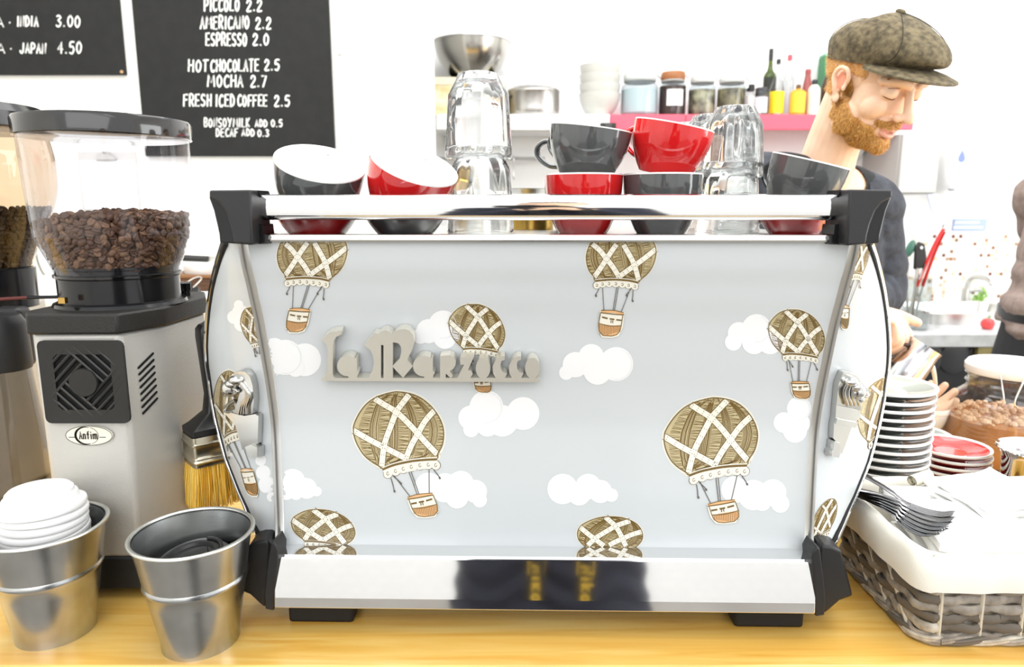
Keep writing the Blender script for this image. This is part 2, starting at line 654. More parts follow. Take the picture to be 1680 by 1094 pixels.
# printed pattern colours
PRINT = [mat('panel_print_ground', C(209, 214, 216), 0.24, coat=0.3),
         mat('print_cloud_white', C(246, 247, 248), 0.25, coat=0.3),
         mat('print_cream', C(243, 240, 226), 0.25, coat=0.3),
         mat('print_balloon_tan', C(200, 186, 146), 0.25, coat=0.3),
         mat('print_sepia_ink', C(116, 92, 44), 0.3, coat=0.3),
         mat('print_rope_grey', C(98, 94, 88), 0.3, coat=0.3),
         mat('print_orange', C(236, 184, 132), 0.25, coat=0.3),
         mat('print_pale_line', C(226, 228, 230), 0.3, coat=0.3)]
GROUND, CLOUD, CREAM, TAN, INK, ROPE, ORANGE, PALE = range(8)
K_P1, K_P2, K_P3, K_S1, K_S2, K_Q = (430, 215), (598, 385), (332, 490), (325, 660), (745, 580), (505, 578)
K_TL, K_TR, K_BC = (520, 890), (715, 855), (650, 1030)
OUT = [(95, 330), (110, 285), (150, 210), (210, 140), (290, 92), (395, 62), (450, 58), (540, 72), (620, 105), (690, 160), (740, 220), (775, 280), (797, 350), (797, 430),
       (782, 490), (752, 540), (745, 580), (620, 588), (480, 610), (325, 655), (300, 640), (240, 605), (180, 555), (130, 480), (100, 400)]
B1 = spline([(262, 112), (340, 160), (430, 215), (520, 300), (598, 385), (670, 465), (748, 545)], 4)
B2 = spline([(530, 80), (475, 150), (430, 215), (385, 330), (345, 440), (328, 520), (316, 640)], 4)
B3 = spline([(95, 360), (220, 432), (332, 490), (430, 540), (508, 580)], 4)
B4 = spline([(728, 202), (655, 285), (598, 385), (545, 480), (505, 578)], 4)

def balloon(D, src, dst, bk=None, seed=1, ropes=True, short=False):
    A = lsq_affine(src, dst)
    B = lsq_affine((K_TL, K_TR, K_BC), bk) if bk else None
    rnd = random.Random(seed)
    a0, a1 = A((0, 0)), A((100, 0))
    sc = (abs(a1[0] - a0[0]) + abs(a1[1] - a0[1])) / 100.0       # px per design unit
    sc = max(sc, 0.05)
    o = spline(OUT + [OUT[0]], 3)[:-1]
    cx, cy = 450, 345
    halo = [A((cx + (x - cx) * 1.045, cy + (y - cy) * 1.045)) for x, y in o]
    D.poly(halo, CREAM, 1)
    D.poly([A(p) for p in o], TAN, 2)
    # hatching: gores between curved meridians, every other one ruled along, the rest across
    def lr(y):
        xs = []
        for (xa, ya), (xb, yb) in zip(o, o[1:] + o[:1]):
            if (ya - y) * (yb - y) < 0: xs.append(xa + (xb - xa) * (y - ya) / (yb - ya))
        return (min(xs), max(xs)) if len(xs) > 1 else None
    NG = 9
    for g in range(NG):
        s0, s1 = g / NG, (g + 1) / NG
        if g % 2:
            for k in range(8):
                sv = s0 + (s1 - s0) * (k + 0.5 + rnd.uniform(-.3, .3)) / 8
                y0, y1 = 64 + rnd.uniform(0, 40), 640 - rnd.uniform(0, 60)
                pts = []
                for i in range(13):
                    y = y0 + (y1 - y0) * i / 12
                    q = lr(y)
                    if q: pts.append(A((q[0] + (q[1] - q[0]) * (sv + 0.06 * sin(y / 190.0)), y)))
                if len(pts) > 2: D.stroke(pts, rnd.choice([.7, .9, 1.3]) * max(.6, sc / .21), INK, 3)
        else:
            y = 68
            while y < 640:
                ym = y + rnd.uniform(-12, 14)
                q, q2 = lr(y), lr(ym)
                if q and q2:
                    ds = 0.06 * sin(y / 190.0)
                    e0, e1 = max(0.0, s0 + ds), min(1.0, s1 + ds)
                    D.stroke([A((q[0] + (q[1] - q[0]) * e0, y)), A((q2[0] + (q2[1] - q2[0]) * e1, ym))], rnd.choice([.6, .8, 1.1]) * max(.6, sc / .21), INK, 3)
                y += rnd.uniform(9, 15)
    D.stroke([A(p) for p in o + o[:1]], 1.6 * max(.6, sc / .21), INK, 6)
    for bpts in (B1, B2, B3, B4):
        q = [A(p) for p in bpts]
        w = 46 * sc
        D.stroke(q, w + 1.6, INK, 4)
    for bpts in (B1, B2, B3, B4):
        q = [A(p) for p in bpts]
        D.stroke(q, 44 * sc, CREAM, 5)
        n = len(q)
        for side in (-1, 1):
            for i in range(1, n - 1, 2):
                t = Vector(q[i + 1]) - Vector(q[i - 1])
                t.normalize()
                m = Vector(q[i]) + Vector((-t.y, t.x)) * side * 9 * sc
                D.stroke([m - t * 4 * sc, m + t * 4 * sc], 0.9, INK, 6)
    # skirt: dark band and a scalloped cream valance
    band = spline([(322, 664), (400, 632), (480, 612), (560, 597), (650, 588), (748, 584)], 4)
    scal = [(365, 698), (425, 678), (485, 660), (548, 645), (615, 633), (680, 628), (738, 632)]
    for x, y in scal:
        D.poly([A(p) for p in circ(x, y, 38, 16)], INK, 4)
    D.poly([A(p) for p in band + [(760, 640), (680, 645), (548, 662), (425, 695), (345, 715)]], CREAM, 5)
    for x, y in scal:
        D.poly([A(p) for p in circ(x, y, 34, 16)], CREAM, 6)
        D.stroke([A(p) for p in circ(x - 1, y - 2, 9, 8, 14)], 0.9, INK, 7)
    D.stroke([A((x, y - 12)) for x, y in band], 9 * sc, CREAM, 7)
    D.stroke([A(p) for p in band], 17 * sc, INK, 8)
    if not ropes: return
    def rope(a, b, w=1.3, bend=0):
        m = ((a[0] + b[0]) / 2 + bend, (a[1] + b[1]) / 2)
        D.stroke(spline([a, m, b], 5), w * max(.7, sc / .21), ROPE, 7)
    if B:
        rope(A((412, 712)), B((545, 885)))
        rope(A((528, 682)), B((598, 868)))
        rope(A((545, 680)), B((612, 868)))
        rope(A((685, 662)), B((688, 862)))
    for a, b in (((388, 732), (412, 825)), ((405, 715), (462, 765)), ((722, 668), (765, 722))):
        q = A(b)
        rope(A(a), q, 1.5, 2 * sc)
        D.stroke([q, (q[0] + 1.5, q[1] + 3.5)], 3.0 * max(.7, sc / .21), ROPE, 7)
    if short:
        for a, b in (((405, 700), (420, 800)), ((535, 680), (540, 790)), ((552, 680), (556, 790)), ((690, 660), (700, 760))):
            rope(A(a), A(b), 1.4)
    if B:
        D.poly([B(p) for p in [(510, 880), (600, 860), (720, 845), (735, 900), (768, 985), (735, 1035), (650, 1046), (590, 1038), (545, 985)]], CREAM, 8)
        D.poly([B(p) for p in [(556, 968), (640, 960), (748, 935), (757, 985), (725, 1022), (650, 1032), (605, 1026), (575, 1005)]], ORANGE, 9)
        D.stroke([B(p) for p in [(530, 900), (556, 968), (575, 1005), (605, 1026), (650, 1032), (725, 1022), (757, 985), (748, 935), (718, 862)]], 1.3, INK, 10)
        D.stroke([B(p) for p in spline([(556, 968), (650, 962), (748, 935)], 4)], 1.4, INK, 10)
        for i in range(14):
            x = 572 + i * 13
            D.stroke([B((x, 968 - i * 1.8)), B((x + 10, 1022 - abs(i - 8) * 2))], 0.8, INK, 10)
        D.stroke([B(p) for p in spline([(520, 890), (600, 868), (715, 855)], 4)], 22 * sc, ORANGE, 9)
        D.stroke([B(p) for p in spline([(518, 896), (600, 885), (718, 862)], 4)], 1.8, INK, 10)
        D.stroke([B(p) for p in spline([(518, 882), (600, 858), (713, 848)], 4)], 1.2, INK, 10)
        for a, b in (((548, 932), (592, 924)), ((608, 920), (648, 912)), ((664, 908), (712, 894))):
            D.stroke([B(a), B(b)], 13 * sc, INK, 10)
        D.stroke([B((622, 925)), B((626, 945))], 7 * sc, INK, 10)
        D.stroke([B((636, 922)), B((642, 942))], 7 * sc, INK, 10)

def cloud(D, blobs, lay=1):
    for i, (x, y, r) in enumerate(blobs):
        D.poly(circ(x, y, r, 22), CLOUD, lay + 0.35 * i, 9)
    x, y, r = max(blobs, key=lambda b: b[2])
    D.stroke([(x + r * .9 * cos(a), y + r * .9 * sin(a)) for a in [k * .2 - 1.2 for k in range(16)]], 0.8, PALE, lay + 3)

# --- back panel facing the shop, with its printed wrap
NXP = 12
prow = [[(-PW + 2 * PW * i / NXP, y - MY, z) for i in range(NXP + 1)] for (y, z) in PROF]
panel_surf = Surf(prow)
pm = MB()
pm.grid(prow, GROUND)
D = Decal(pm, panel_surf)
for bl in ([(500, 590, 27), (468, 586, 29), (450, 574, 20), (450, 602, 14), (485, 604, 14)], [(727, 533, 24), (703, 543, 20), (690, 551, 13), (730, 553, 19), (748, 545, 14)],
           [(798, 668, 28), (858, 678, 27), (772, 685, 20), (824, 690, 26), (773, 704, 13), (800, 697, 19)],
           [(480, 790, 21), (503, 801, 17), (470, 806, 14), (520, 806, 8), (486, 810, 10)],
           [(756, 793, 21), (780, 806, 19), (730, 800, 24), (703, 797, 22), (787, 820, 12), (750, 815, 19)],
           [(970, 585, 21), (1011, 597, 28), (944, 598, 21), (929, 611, 12), (980, 608, 23)],
           [(1241, 539, 24), (1212, 546, 18), (1203, 561, 14), (1237, 561, 20), (1263, 561, 20)],
           [(1311, 670, 20), (1286, 693, 17), (1304, 706, 20), (1311, 694, 18)],
           [(965, 798, 21), (923, 802, 25), (985, 806, 19), (1003, 812, 11), (950, 810, 19)],
           [(1268, 808, 22), (1236, 812, 25), (1280, 826, 15), (1205, 803, 22), (1250, 822, 16)]):
    cloud(D, bl)
c0 = lambda pts, x, y, s: [(px / s + x, py / s + y) for px, py in pts]
KB = (K_P1, K_P2, K_P3, K_S1, K_S2)
balloon(D, KB, c0(KB, 560, 630, 4.755), c0([K_TL, K_TR, K_BC], 560, 630, 4.755), 1)
balloon(D, KB, c0([(458, 215), (610, 385), (325, 487), (285, 662), (735, 580)], 1070, 640, 4.755), c0([(435, 897), (645, 860), (560, 1030)], 1070, 640, 4.755), 2)
KM = (K_P2, K_P3, K_S2, K_S1, K_Q)
tl = c0([(312, 235), (613, 225), (200, 405), (650, 478), (425, 388)], 440, 390, 6.4375)
balloon(D, KM, tl, c0([(448, 768), (228, 752), (320, 985)], 440, 390, 6.4375), 3)
balloon(D, KM, [(x + 506.5, y + 3) for x, y in tl], [(1023.5, 514), (986, 510), (1004, 550)], 4)
sm = c0([(375, 240), (510, 418), (285, 402), (232, 575), (578, 573)], 720, 480, 6.078)
balloon(D, KB, sm, c0([(345, 855), (510, 855), (428, 985)], 720, 480, 6.078), 5)
balloon(D, KB, [(x + 524, y + 9) for x, y in sm], [(1297.5, 627), (1327, 627), (1312, 652)], 6)
balloon(D, KB, c0([(740, 310), (910, 530), (490, 510), (400, 675), (1050, 745)], 460, 820, 9.943), None, 7, short=True)
balloon(D, KB, [(1008, 862), (1023, 885), (977, 883), (961, 899), (1027, 905)], None, 8, short=True)
panel = pm.build('printed_back_panel', PRINT, machine, smooth=True, fix=False)
panel['label'] = 'pale blue grey panel printed with hot air balloons and white clouds'

# --- leaf-shaped side panels
LEAF = [(397, 506), (398, 530), (420, 537), (449, 545), (476, 550.5), (506, 555), (540, 558), (570, 559), (600, 557.5), (620, 554), (655, 549.5), (690, 543), (722, 535),
        (755, 526), (780, 516), (808, 505), (830, 495), (855, 485.5), (880, 475), (898, 462)]
LEAF = LEAF[1:]
def leaf_rows(sg):
    rows = []
    n = 44
    for k in range(n + 1):
        py = 398 + (899 - 398) * k / n
        hp = interp(LEAF, py)
        s = k / n
        e = 0.014 + 0.072 * sin(pi * min(1, s * 1.04)) ** 0.9 if s < 0.96 else 0.014
        z = interp([(397, .452), (900, .0915)], py)
        for _ in range(6):
            yf = prof_y(z) + e
            p = aty(893 + sg * hp, py, yf)
            z = p.z
        nx = PW + 0.0105
        ny = prof_y(z) - MY + 0.004
        far = ML((p.x, p.y, p.z)) if False else Vector((sg * abs(ML(p).x), yf - MY, z))
        near = Vector((sg * nx, ny, z))
        row = []
        for i in range(11):
            t = i / 10
            q = near.lerp(far, t)
            bul = sin(pi * t) * 0.012 * sin(pi * s)
            q += Vector((sg * 0.7, -0.7, 0)) * bul
            row.append(q)
        rows.append(row)
    return rows
leaf_surf = {}
leaf_edge = {}
for sg, side in ((-1, 'left'), (1, 'right')):
    rows = leaf_rows(sg)
    leaf_surf[sg] = Surf(rows)
    leaf_edge[sg] = rows
    lm = MB()
    lm.grid(rows, GROUND)
    D = Decal(lm, leaf_surf[sg])
    if sg < 0:
        cloud(D, [(394, 512, 13), (384, 520, 11), (398, 530, 14), (392, 500, 8), (410, 540, 9)])
        cloud(D, [(432, 775, 12), (438, 795, 14), (428, 755, 9), (446, 815, 8)])
        balloon(D, KB, c0([(200, 325), (224, 372), (188, 388), (193, 426), (252, 424)], 330, 380, 2.327), None, 11, ropes=True, short=True)
        balloon(D, KB, c0([(212, 235), (300, 360), (180, 450), (190, 612), (325, 568)], 330, 590, 4.757), c0([(315, 868), (413, 862), (402, 1052)], 330, 590, 4.757), 12)
    else:
        balloon(D, KB, c0([(178, 30), (196, 80), (158, 86), (138, 150), (186, 140)], 1320, 380, 2.025), c0([(122, 248), (147, 250), (127, 318)], 1320, 380, 2.025), 13)
        balloon(D, ((95, 350), (300, 640), (290, 95)), c0([(176, 600), (206, 692), (228, 505)], 1320, 380, 2.025), None, 14, ropes=False)
        balloon(D, ((95, 350), (797, 400), (450, 58), (325, 655)), c0([(28, 965), (104, 945), (78, 890), (22, 1030)], 1320, 380, 2.025), None, 15, ropes=False)
    o = lm.build('printed_side_panel', PRINT, machine, fix=False)
    o['label'] = 'curved %s side panel with the same balloon print' % side
    # dark gasket line and bright rim along the outer edge, bright bevel along the inner one
    far = [r[-1] for r in rows]
    MB().tube([p + Vector((-sg * 0.0035, -0.003, 0)) for p in far], 0.0028, 8).build('gasket', rubber, machine)
    MB().tube(far, 0.0036, 8).build('side_rim', chrome, machine)
    near = [r[0] for r in rows]
    tr = [[Vector((sg * (PW - 0.0012), p.y - 0.003, p.z)) for p in near], [Vector((sg * (PW + 0.003), p.y - 0.0085, p.z)) for p in near],
          [Vector((sg * (PW + 0.0085), p.y - 0.0085, p.z)) for p in near], [Vector((sg * (PW + 0.0125), p.y + 0.001, p.z)) for p in near]]
    MB().grid(tr).build('edge_trim', steel, machine, angle=60)

# --- body behind the panels
MB().box((-0.345, 0.06, 0.10), (0.345, 0.44, 0.438)).build('body_housing', mat('machine_body_steel', C(190, 192, 194), 0.3, 1.0), machine, bevel=0.004)
# --- chrome base bar
bp = [(-0.0172, 0.0457), (-0.0088, 0.0915), (-0.0060, 0.0935), (0.022, 0.0935), (0.06, 0.085), (0.06, 0.034), (-0.0185, 0.0335)]
MB().prism([(-0.3085, y, z) for y, z in bp], [(0.3085, y, z) for y, z in bp]).build('chrome_base', chrome, machine, smooth=False, bevel=0.0012)
for a, b in ((470, 578), (1203, 1316)):
    p, q = mx(a, 1016, 0.755), mx(b, 1016, 0.755)
    MB().box((p.x, 0.005, 0.0), (q.x, 0.055, 0.0345)).build('foot', rubber, machine, bevel=0.004)
# --- black lower corner pieces
for sg in (-1, 1):
    P = [(1332, 912), (1340, 896), (1346, 900), (1352, 945), (1356, 985), (1353, 1010), (1338, 1012)]
    W = [(1344, 905), (1350, 894), (1366, 897), (1381, 903), (1390, 938), (1400, 978), (1378, 986), (1362, 1000), (1352, 1008), (1346, 960)]
    def corner(pts, y):
        out = []
        for x, py in pts:
            p = mx(x, py, y)
            out.append(Vector((sg * p.x, p.y, p.z)))
        return out
    A, Bq = corner(P, 0.728), corner(P, 0.728)
    Bq = [p + Vector((0, 0.03, 0)) for p in Bq]
    MB().prism(A, Bq).build('corner_cover', blackp, machine, bevel=0.002, angle=50)
    A = corner(W, 0.745)
    Bq = [p + Vector((sg * 0.004, 0.07, 0.0)) for p in A]
    MB().prism(A, Bq).build('corner_cover', blackp, machine, bevel=0.003, angle=50)
# --- black upper brackets that hold the rail
for sg in (-1, 1):
    fr = [(342.5, 312), (411, 311), (414, 402), (383, 399), (381, 385), (377, 368), (369, 346), (358, 332), (342.5, 324)]
    bk = [(343, 314), (411, 312), (414, 402), (360, 398), (359, 385), (356, 371), (350, 345), (342.6, 325)]
    def brk(pts, y):
        out = []
        for x, py in pts:
            p = mx(x, py, y)
            out.append(Vector((sg * abs(p.x), p.y, p.z)))
        return out
    A = brk(fr, 0.697)
    MB().prism(A, [p + Vector((0, 0.05, 0)) for p in A]).build('rail_bracket', blackp, machine, bevel=0.0018, angle=50)
    A = brk(bk, 0.712)
    MB().prism(A, [p + Vector((-sg * 0.003, 0.045, 0)) for p in A]).build('rail_bracket', blackg, machine, bevel=0.0015, angle=50)
    hb = brk([(411, 312), (423, 312), (427, 321), (418, 324), (418, 366), (431, 368), (433, 384), (441, 386), (439, 400), (411, 401)], 0.716)
    MB().prism(hb, [p + Vector((0, 0.03, 0)) for p in hb]).build('rail_socket', blackg, machine, smooth=False)
# --- cup rail (rounded chrome bar) and tray
ry0 = 0.7135 - MY
rs = [(ry0 + 0.016, .4998), (ry0 + 0.004, .4998), (ry0, .4985), (ry0 - 0.0012, .4940), (ry0 - 0.0015, .4860), (ry0 - 0.0006, .4790), (ry0 + 0.002, .4760), (ry0 + 0.006, .4742), (ry0 + 0.016, .4742)]
x0 = mx(416, 340, 0.7135).x
MB().prism([(x0, y, z) for y, z in rs], [(-x0 - 0.0005, y, z) for y, z in rs]).build('cup_rail', chrome, machine, angle=28)
MB().box((-0.318, 0.012 - 0.0345, 0.4395), (0.318, 0.44, 0.4565)).build('cup_tray', steel, machine, bevel=0.002)
lip = [(-0.0345, .4525), (-0.0355, .4545), (-0.0345, .4592), (-0.031, .4600), (-0.030, .4570), (-0.022, .4565), (-0.022, .4525)]
xl = mx(440, 392, 0.716).x
MB().prism([(xl, y, z) for y, z in lip], [(-xl, y, z) for y, z in lip]).build('tray_lip', steel, machine, smooth=False)
TRAY = 0.4567

# --- cast metal name plate
PLATE = mat('cast_nameplate_metal', C(226, 223, 212), 0.40, 0.6, bump=0.05, bscale=500)
np_ = MB()
OFFN = 0.0135
def plate(pts, off=OFFN, back=0.001):
    A, Bq = [], []
    for x, y in pts:
        h = panel_surf.cast(x, y)
        # front face lies on a plane parallel to the panel, out towards the shop
        d = (MR @ ray(x, y)).normalized()
        n = h[1]
        f = h[0] + d * (off / d.dot(n))
        A.append(f)
        Bq.append(f - n * (off - back))
    tri = [list(t) for t in tessellate_polygon([[Vector((x, y, 0)) for x, y in pts]])]
    np_.add(A, tri)
    np_.prism(A, Bq, c0=False, c1=False)
a8 = lambda pts: [(500 + x / 8.4, 525 + y / 8.4) for x, y in pts]
a4 = lambda pts: [(500 + x / 4.0, 520 + y / 4.0) for x, y in pts]
arc = lambda cx, cy, rx, ry, a, b, n: [(cx + rx * cos(radians(a + (b - a) * i / n)), cy + ry * sin(radians(a + (b - a) * i / n))) for i in range(n + 1)]
plate(a8([(235, 265), (285, 215), (340, 172), (420, 158), (505, 150), (505, 198), (430, 235), (400, 280), (387, 350), (385, 740), (400, 788), (430, 798), (3225, 798), (3232, 835), (3232, 858), (240, 838), (228, 825), (285, 765), (312, 700), (318, 420), (300, 340)]))
aa = arc(595, 632, 150, 145, 95, 305, 16) + [(690, 535), (718, 516), (718, 698), (748, 722), (722, 768), (722, 799), (600, 799), (600, 775)]
plate(a8(aa))
plate(a8([(x + 1046, y + 2) for x, y in aa]))
plate(a8([(820, 345), (960, 180), (1020, 185), (1065, 155), (1115, 140), (1170, 160), (1215, 198), (1250, 160), (1300, 132), (1370, 122), (1440, 142), (1490, 200), (1508, 290), (1485, 400), (1410, 550), (1490, 635), (1355, 797), (1216, 650), (1206, 636), (1250, 590),
          (1305, 535), (1332, 440), (1322, 360), (1285, 318), (1213, 306), (1213, 799), (1085, 799), (1085, 345), (1050, 345), (1050, 799), (875, 799), (930, 700), (955, 590), (942, 490), (900, 410)]))
plate(a4([(888, 256), (950, 250), (978, 262), (992, 290), (988, 320), (972, 342), (950, 355), (972, 388), (958, 402), (925, 370), (925, 400), (888, 400)]))
plate(a4([(1018, 272), (1032, 262), (1110, 262), (1070, 348), (1092, 352), (1102, 375), (1085, 402), (1000, 402), (1046, 312), (1022, 314)]))
for cx, cy in ((1170, 336), (1494, 335)):
    plate(a4(arc(cx, cy, 48, 70, 0, 348, 26)))
for dx in (0, 107):
    plate(a4([(x + dx, y) for x, y in [(1312, 258), (1285, 258), (1255, 280), (1232, 325), (1236, 370), (1254, 402), (1312, 402), (1328, 372), (1302, 364), (1286, 340), (1284, 310), (1292, 288), (1312, 282)]]))
np_.build('cast_nameplate', PLATE, machine, angle=30, fix=False)

# --- cast lion bust ornaments on both side panels
def lion(sg, c6, name):
    s = leaf_surf[sg]
    def on(p, off):
        h = s.cast(p[0], p[1])
        return h[0] + h[1] * off
    mb = MB()
    def slab(pts, off, off2=None):
        f = [on(p, off if off2 is None else off + (off2 - off) * i / len(pts)) for i, p in enumerate(pts)]
        bk = [on(p, 0.0005) for p in pts]
        mb.prism(f, bk)
    c6(mb, on, slab)
    o = mb.build('lion_ornament', mat('cast_chrome', C(205, 205, 202), 0.2, 1.0), machine, bevel=0.0012, angle=60)
    o['label'] = 'cast metal lion bust'
def lion_l(mb, on, slab):
    q = lambda pts: [(330 + x / 4.757, 590 + y / 4.757) for x, y in pts]
    slab(q([(330, 410), (380, 420), (460, 405), (485, 420), (480, 640), (440, 660), (400, 695), (365, 690), (310, 500), (225, 395), (270, 395)]), 0.008)
    slab(q([(410, 660), (450, 640), (500, 665), (500, 738), (440, 740), (425, 700)]), 0.013)
    slab(q([(270, 110), (300, 85), (350, 65), (390, 70), (425, 110), (445, 180), (455, 300), (445, 400), (370, 410), (300, 395), (330, 310), (350, 230), (330, 180)]), 0.009)
    for k in range(4):
        d = k * 20
        pts = q(spline([(345 + d * .6, 130 + d), (395 + d * .4, 190 + d * .5), (405 + d * .5, 260), (370 + d * .7, 330), (352 + d, 400)], 4))
        mb.tube([on(p, 0.0105) for p in pts], 0.0020, 8)
    c = [on(p, 0.010) for p in q([(285, 195), (255, 215), (300, 160), (262, 240), (330, 130)])]
    mb.ball(c[0], (0.011, 0.009, 0.010), 14)
    mb.ball(c[1], (0.006, 0.006, 0.005), 12)
    mb.ball(c[2], (0.009, 0.008, 0.006), 12)
    mb.ball(c[3], (0.005, 0.006, 0.003), 10)
    mb.ball(c[4], (0.010, 0.008, 0.006), 12)
    mb.tube([on(p, 0.012) for p in q(spline([(235, 210), (290, 190), (350, 215), (300, 250), (250, 250)], 4))], 0.0018, 8)
    mb.tube([on(p, 0.006) for p in q(spline([(300, 300), (255, 330), (222, 370), (240, 395), (300, 385)], 4))], 0.0022, 8)
def lion_r(mb, on, slab):
    q = lambda pts: [(1330 + x / 6.44, 590 + y / 6.44) for x, y in pts]
    slab(q([(215, 450), (330, 475), (460, 515), (468, 580), (420, 630), (370, 700), (275, 970), (250, 975), (235, 870), (180, 810), (190, 640), (205, 580)]), 0.008)
    slab(q([(190, 640), (205, 585), (420, 635), (385, 690)]), 0.011)
    slab(q([(170, 830), (225, 850), (235, 930), (215, 1005), (138, 990), (140, 940), (160, 920)]), 0.012)
    slab(q([(290, 105), (340, 95), (420, 130), (470, 200), (480, 300), (470, 400), (465, 510), (330, 470), (215, 450), (225, 350), (240, 220)]), 0.008)
    for k in range(4):
        d = k * 38
        pts = q(spline([(320 + d * .8, 200), (282 + d, 270), (280 + d, 340), (300 + d, 400), (312 + d, 440)], 4))
        mb.tube([on(p, 0.0105) for p in pts], 0.0022, 8)
    c = [on(p, 0.010) for p in q([(420, 300), (480, 320), (400, 245), (440, 380), (350, 190)])]
    mb.ball(c[0], (0.010, 0.009, 0.010), 14)
    mb.ball(c[1], (0.006, 0.006, 0.005), 12)
    mb.ball(c[2], (0.009, 0.008, 0.006), 12)
    mb.ball(c[3], (0.006, 0.006, 0.004), 10)
    mb.ball(c[4], (0.009, 0.008, 0.006), 12)
    mb.tube([on(p, 0.012) for p in q(spline([(370, 240), (440, 235), (500, 270), (515, 330), (470, 345)], 4))], 0.0018, 8)
lion(-1, lion_l, 'left')
lion(1, lion_r, 'right')
# ------------------------------------------------------------------ coffee grinder with bean hopper
gsil = mat('hammered_silver_paint', C(200, 198, 192), 0.38, 0.25, bump=0.25, bscale=700)
gdark = mat('grinder_dark_recess', C(12, 12, 12), 0.8)
hop = clear_mat('clear_hopper_plastic', C(246, 246, 250), 0.04, 0.9)
GX, GY = -0.515, 0.905
gr = thing('coffee_grinder', (GX, GY, 0), 'silver coffee grinder with clear hopper of beans and black fan grille', 'coffee grinder')
GL_ = lambda p: Vector(p) - Vector((GX, GY, 0))
z1 = aty(120, 545, 0.822).z
bl = [aty(44, 545, 0.83), aty(54, 546, 0.815), aty(195, 547, 0.818), aty(270, 536, 0.877), aty(337, 516, 0.99)]
bl = [Vector((p.x, p.y, 0)) for p in bl]
xr = bl[-1].x
out = [bl[1], bl[2], bl[3], Vector((xr, 0.985, 0)), Vector((xr - 0.02, 1.03, 0)), Vector((bl[0].x + 0.02, 1.03, 0)), Vector((bl[0].x, 0.985, 0)), Vector((bl[0].x, 0.84, 0))]
ctr = sum(out, Vector()) / len(out)
def ring(z, k=1.0):
    return [GL_((ctr.x + (p.x - ctr.x) * k, ctr.y + (p.y - ctr.y) * k, z)) for p in out]
MB().prism(ring(0.052, 0.985), ring(z1, 1.0)).build('body', gsil, gr, bevel=0.006, seg=3, angle=30)
MB().prism(ring(0.012, 1.03), ring(0.054, 1.0)).build('base', blackp, gr, bevel=0.003)
for p in (out[0], out[2], out[3], out[6]):
    q = GL_((ctr.x + (p.x - ctr.x) * .9, ctr.y + (p.y - ctr.y) * .9, 0))
    MB().lathe([(0.014, 0), (0.016, 0.013)], 16, c=q, cap0=True).build('rubber_foot', rubber, gr)
MB().prism(ring(z1 - 0.001, 1.055), ring(z1 + 0.0235, 1.045)).build('top_plate', mat('black_textured_plastic', C(33, 31, 28), 0.5, bump=0.35, bscale=500), gr, bevel=0.003)
ZT = z1 + 0.0235
# fan grille on the front face
g0, g1 = aty(54, 560, 0.814), aty(203, 690, 0.814)
gcx, gcz = (aty(60, 560, .814).x + aty(197, 560, .814).x) / 2 + 0.004, (g0.z + g1.z) / 2
hw = 0.0505
gq = MB()
rr = [(gcx + sx * (hw - 0.006 + 0.006 * cos(radians(a))), gcz + sz * (hw - 0.006 + 0.006 * sin(radians(a)))) for sx, sz, a0 in ((1, 1, 0), (-1, 1, 90), (-1, -1, 180), (1, -1, 270)) for a, sx, sz in [(a0 + k * 30, 1 if a0 in (0, 270) else -1, 1 if a0 in (0, 90) else -1) for k in range(4)]]
rr = []
for (sx, sz, a0) in ((1, 1, 0), (-1, 1, 90), (-1, -1, 180), (1, -1, 270)):
    for k in range(4):
        a = radians(a0 + k * 30)
        rr.append((gcx + sx * (hw - 0.007) + 0.007 * cos(a), gcz + sz * (hw - 0.007) + 0.007 * sin(a)))
oc = [(gcx + (hw - 0.006) * 1.02 * cos(radians(22.5 + 45 * k)) / cos(radians(22.5)), gcz + (hw - 0.006) * 1.02 * sin(radians(22.5 + 45 * k)) / cos(radians(22.5))) for k in range(8)]
fy = 0.812
# frame: rounded square with an octagonal opening (16 outer points, 8 inner points doubled)
ocd = []
for k in range(16):
    a = k // 2
    ocd.append(oc[(a + (0 if k % 2 == 0 else 0)) % 8])
def ringface(mb, O, I, yo, yi, depth):
    n = len(O)
    A = [GL_((x, yo, z)) for x, z in O]
    Bq = [GL_((x, yi, z)) for x, z in I]
    Cq = [GL_((x, yi + depth, z)) for x, z in I]
    Dq = [GL_((x, yo + depth, z)) for x, z in O]
    mb.grid([Dq, A, Bq, Cq], 0, closed=True)
I16 = []
for (x, z) in rr:
    a = math.atan2(z - gcz, x - gcx)
    # point of the octagon in the same direction
    seg = (a - radians(22.5)) % (pi / 4)
    R = (hw - 0.006) / cos(seg - pi / 8) * 1.0
    I16.append((gcx + R * cos(a), gcz + R * sin(a)))
fan = MB()
ringface(fan, rr, I16, fy - 0.003, fy - 0.0025, 0.004)
fgr = fan.build('fan_grille', mat('grille_black_plastic', C(36, 35, 33), 0.38), gr, smooth=False, fix=True)
MB().add([GL_((gcx - hw + .003, fy + 0.0012, gcz - hw + .003)), GL_((gcx + hw - .003, fy + 0.0012, gcz - hw + .003)), GL_((gcx + hw - .003, fy + 0.0012, gcz + hw - .003)), GL_((gcx - hw + .003, fy + 0.0012, gcz + hw - .003))], [(0, 1, 2, 3)]).build('fan_opening', gdark, fgr, smooth=False)
sl = MB()
Rr = hw - 0.006
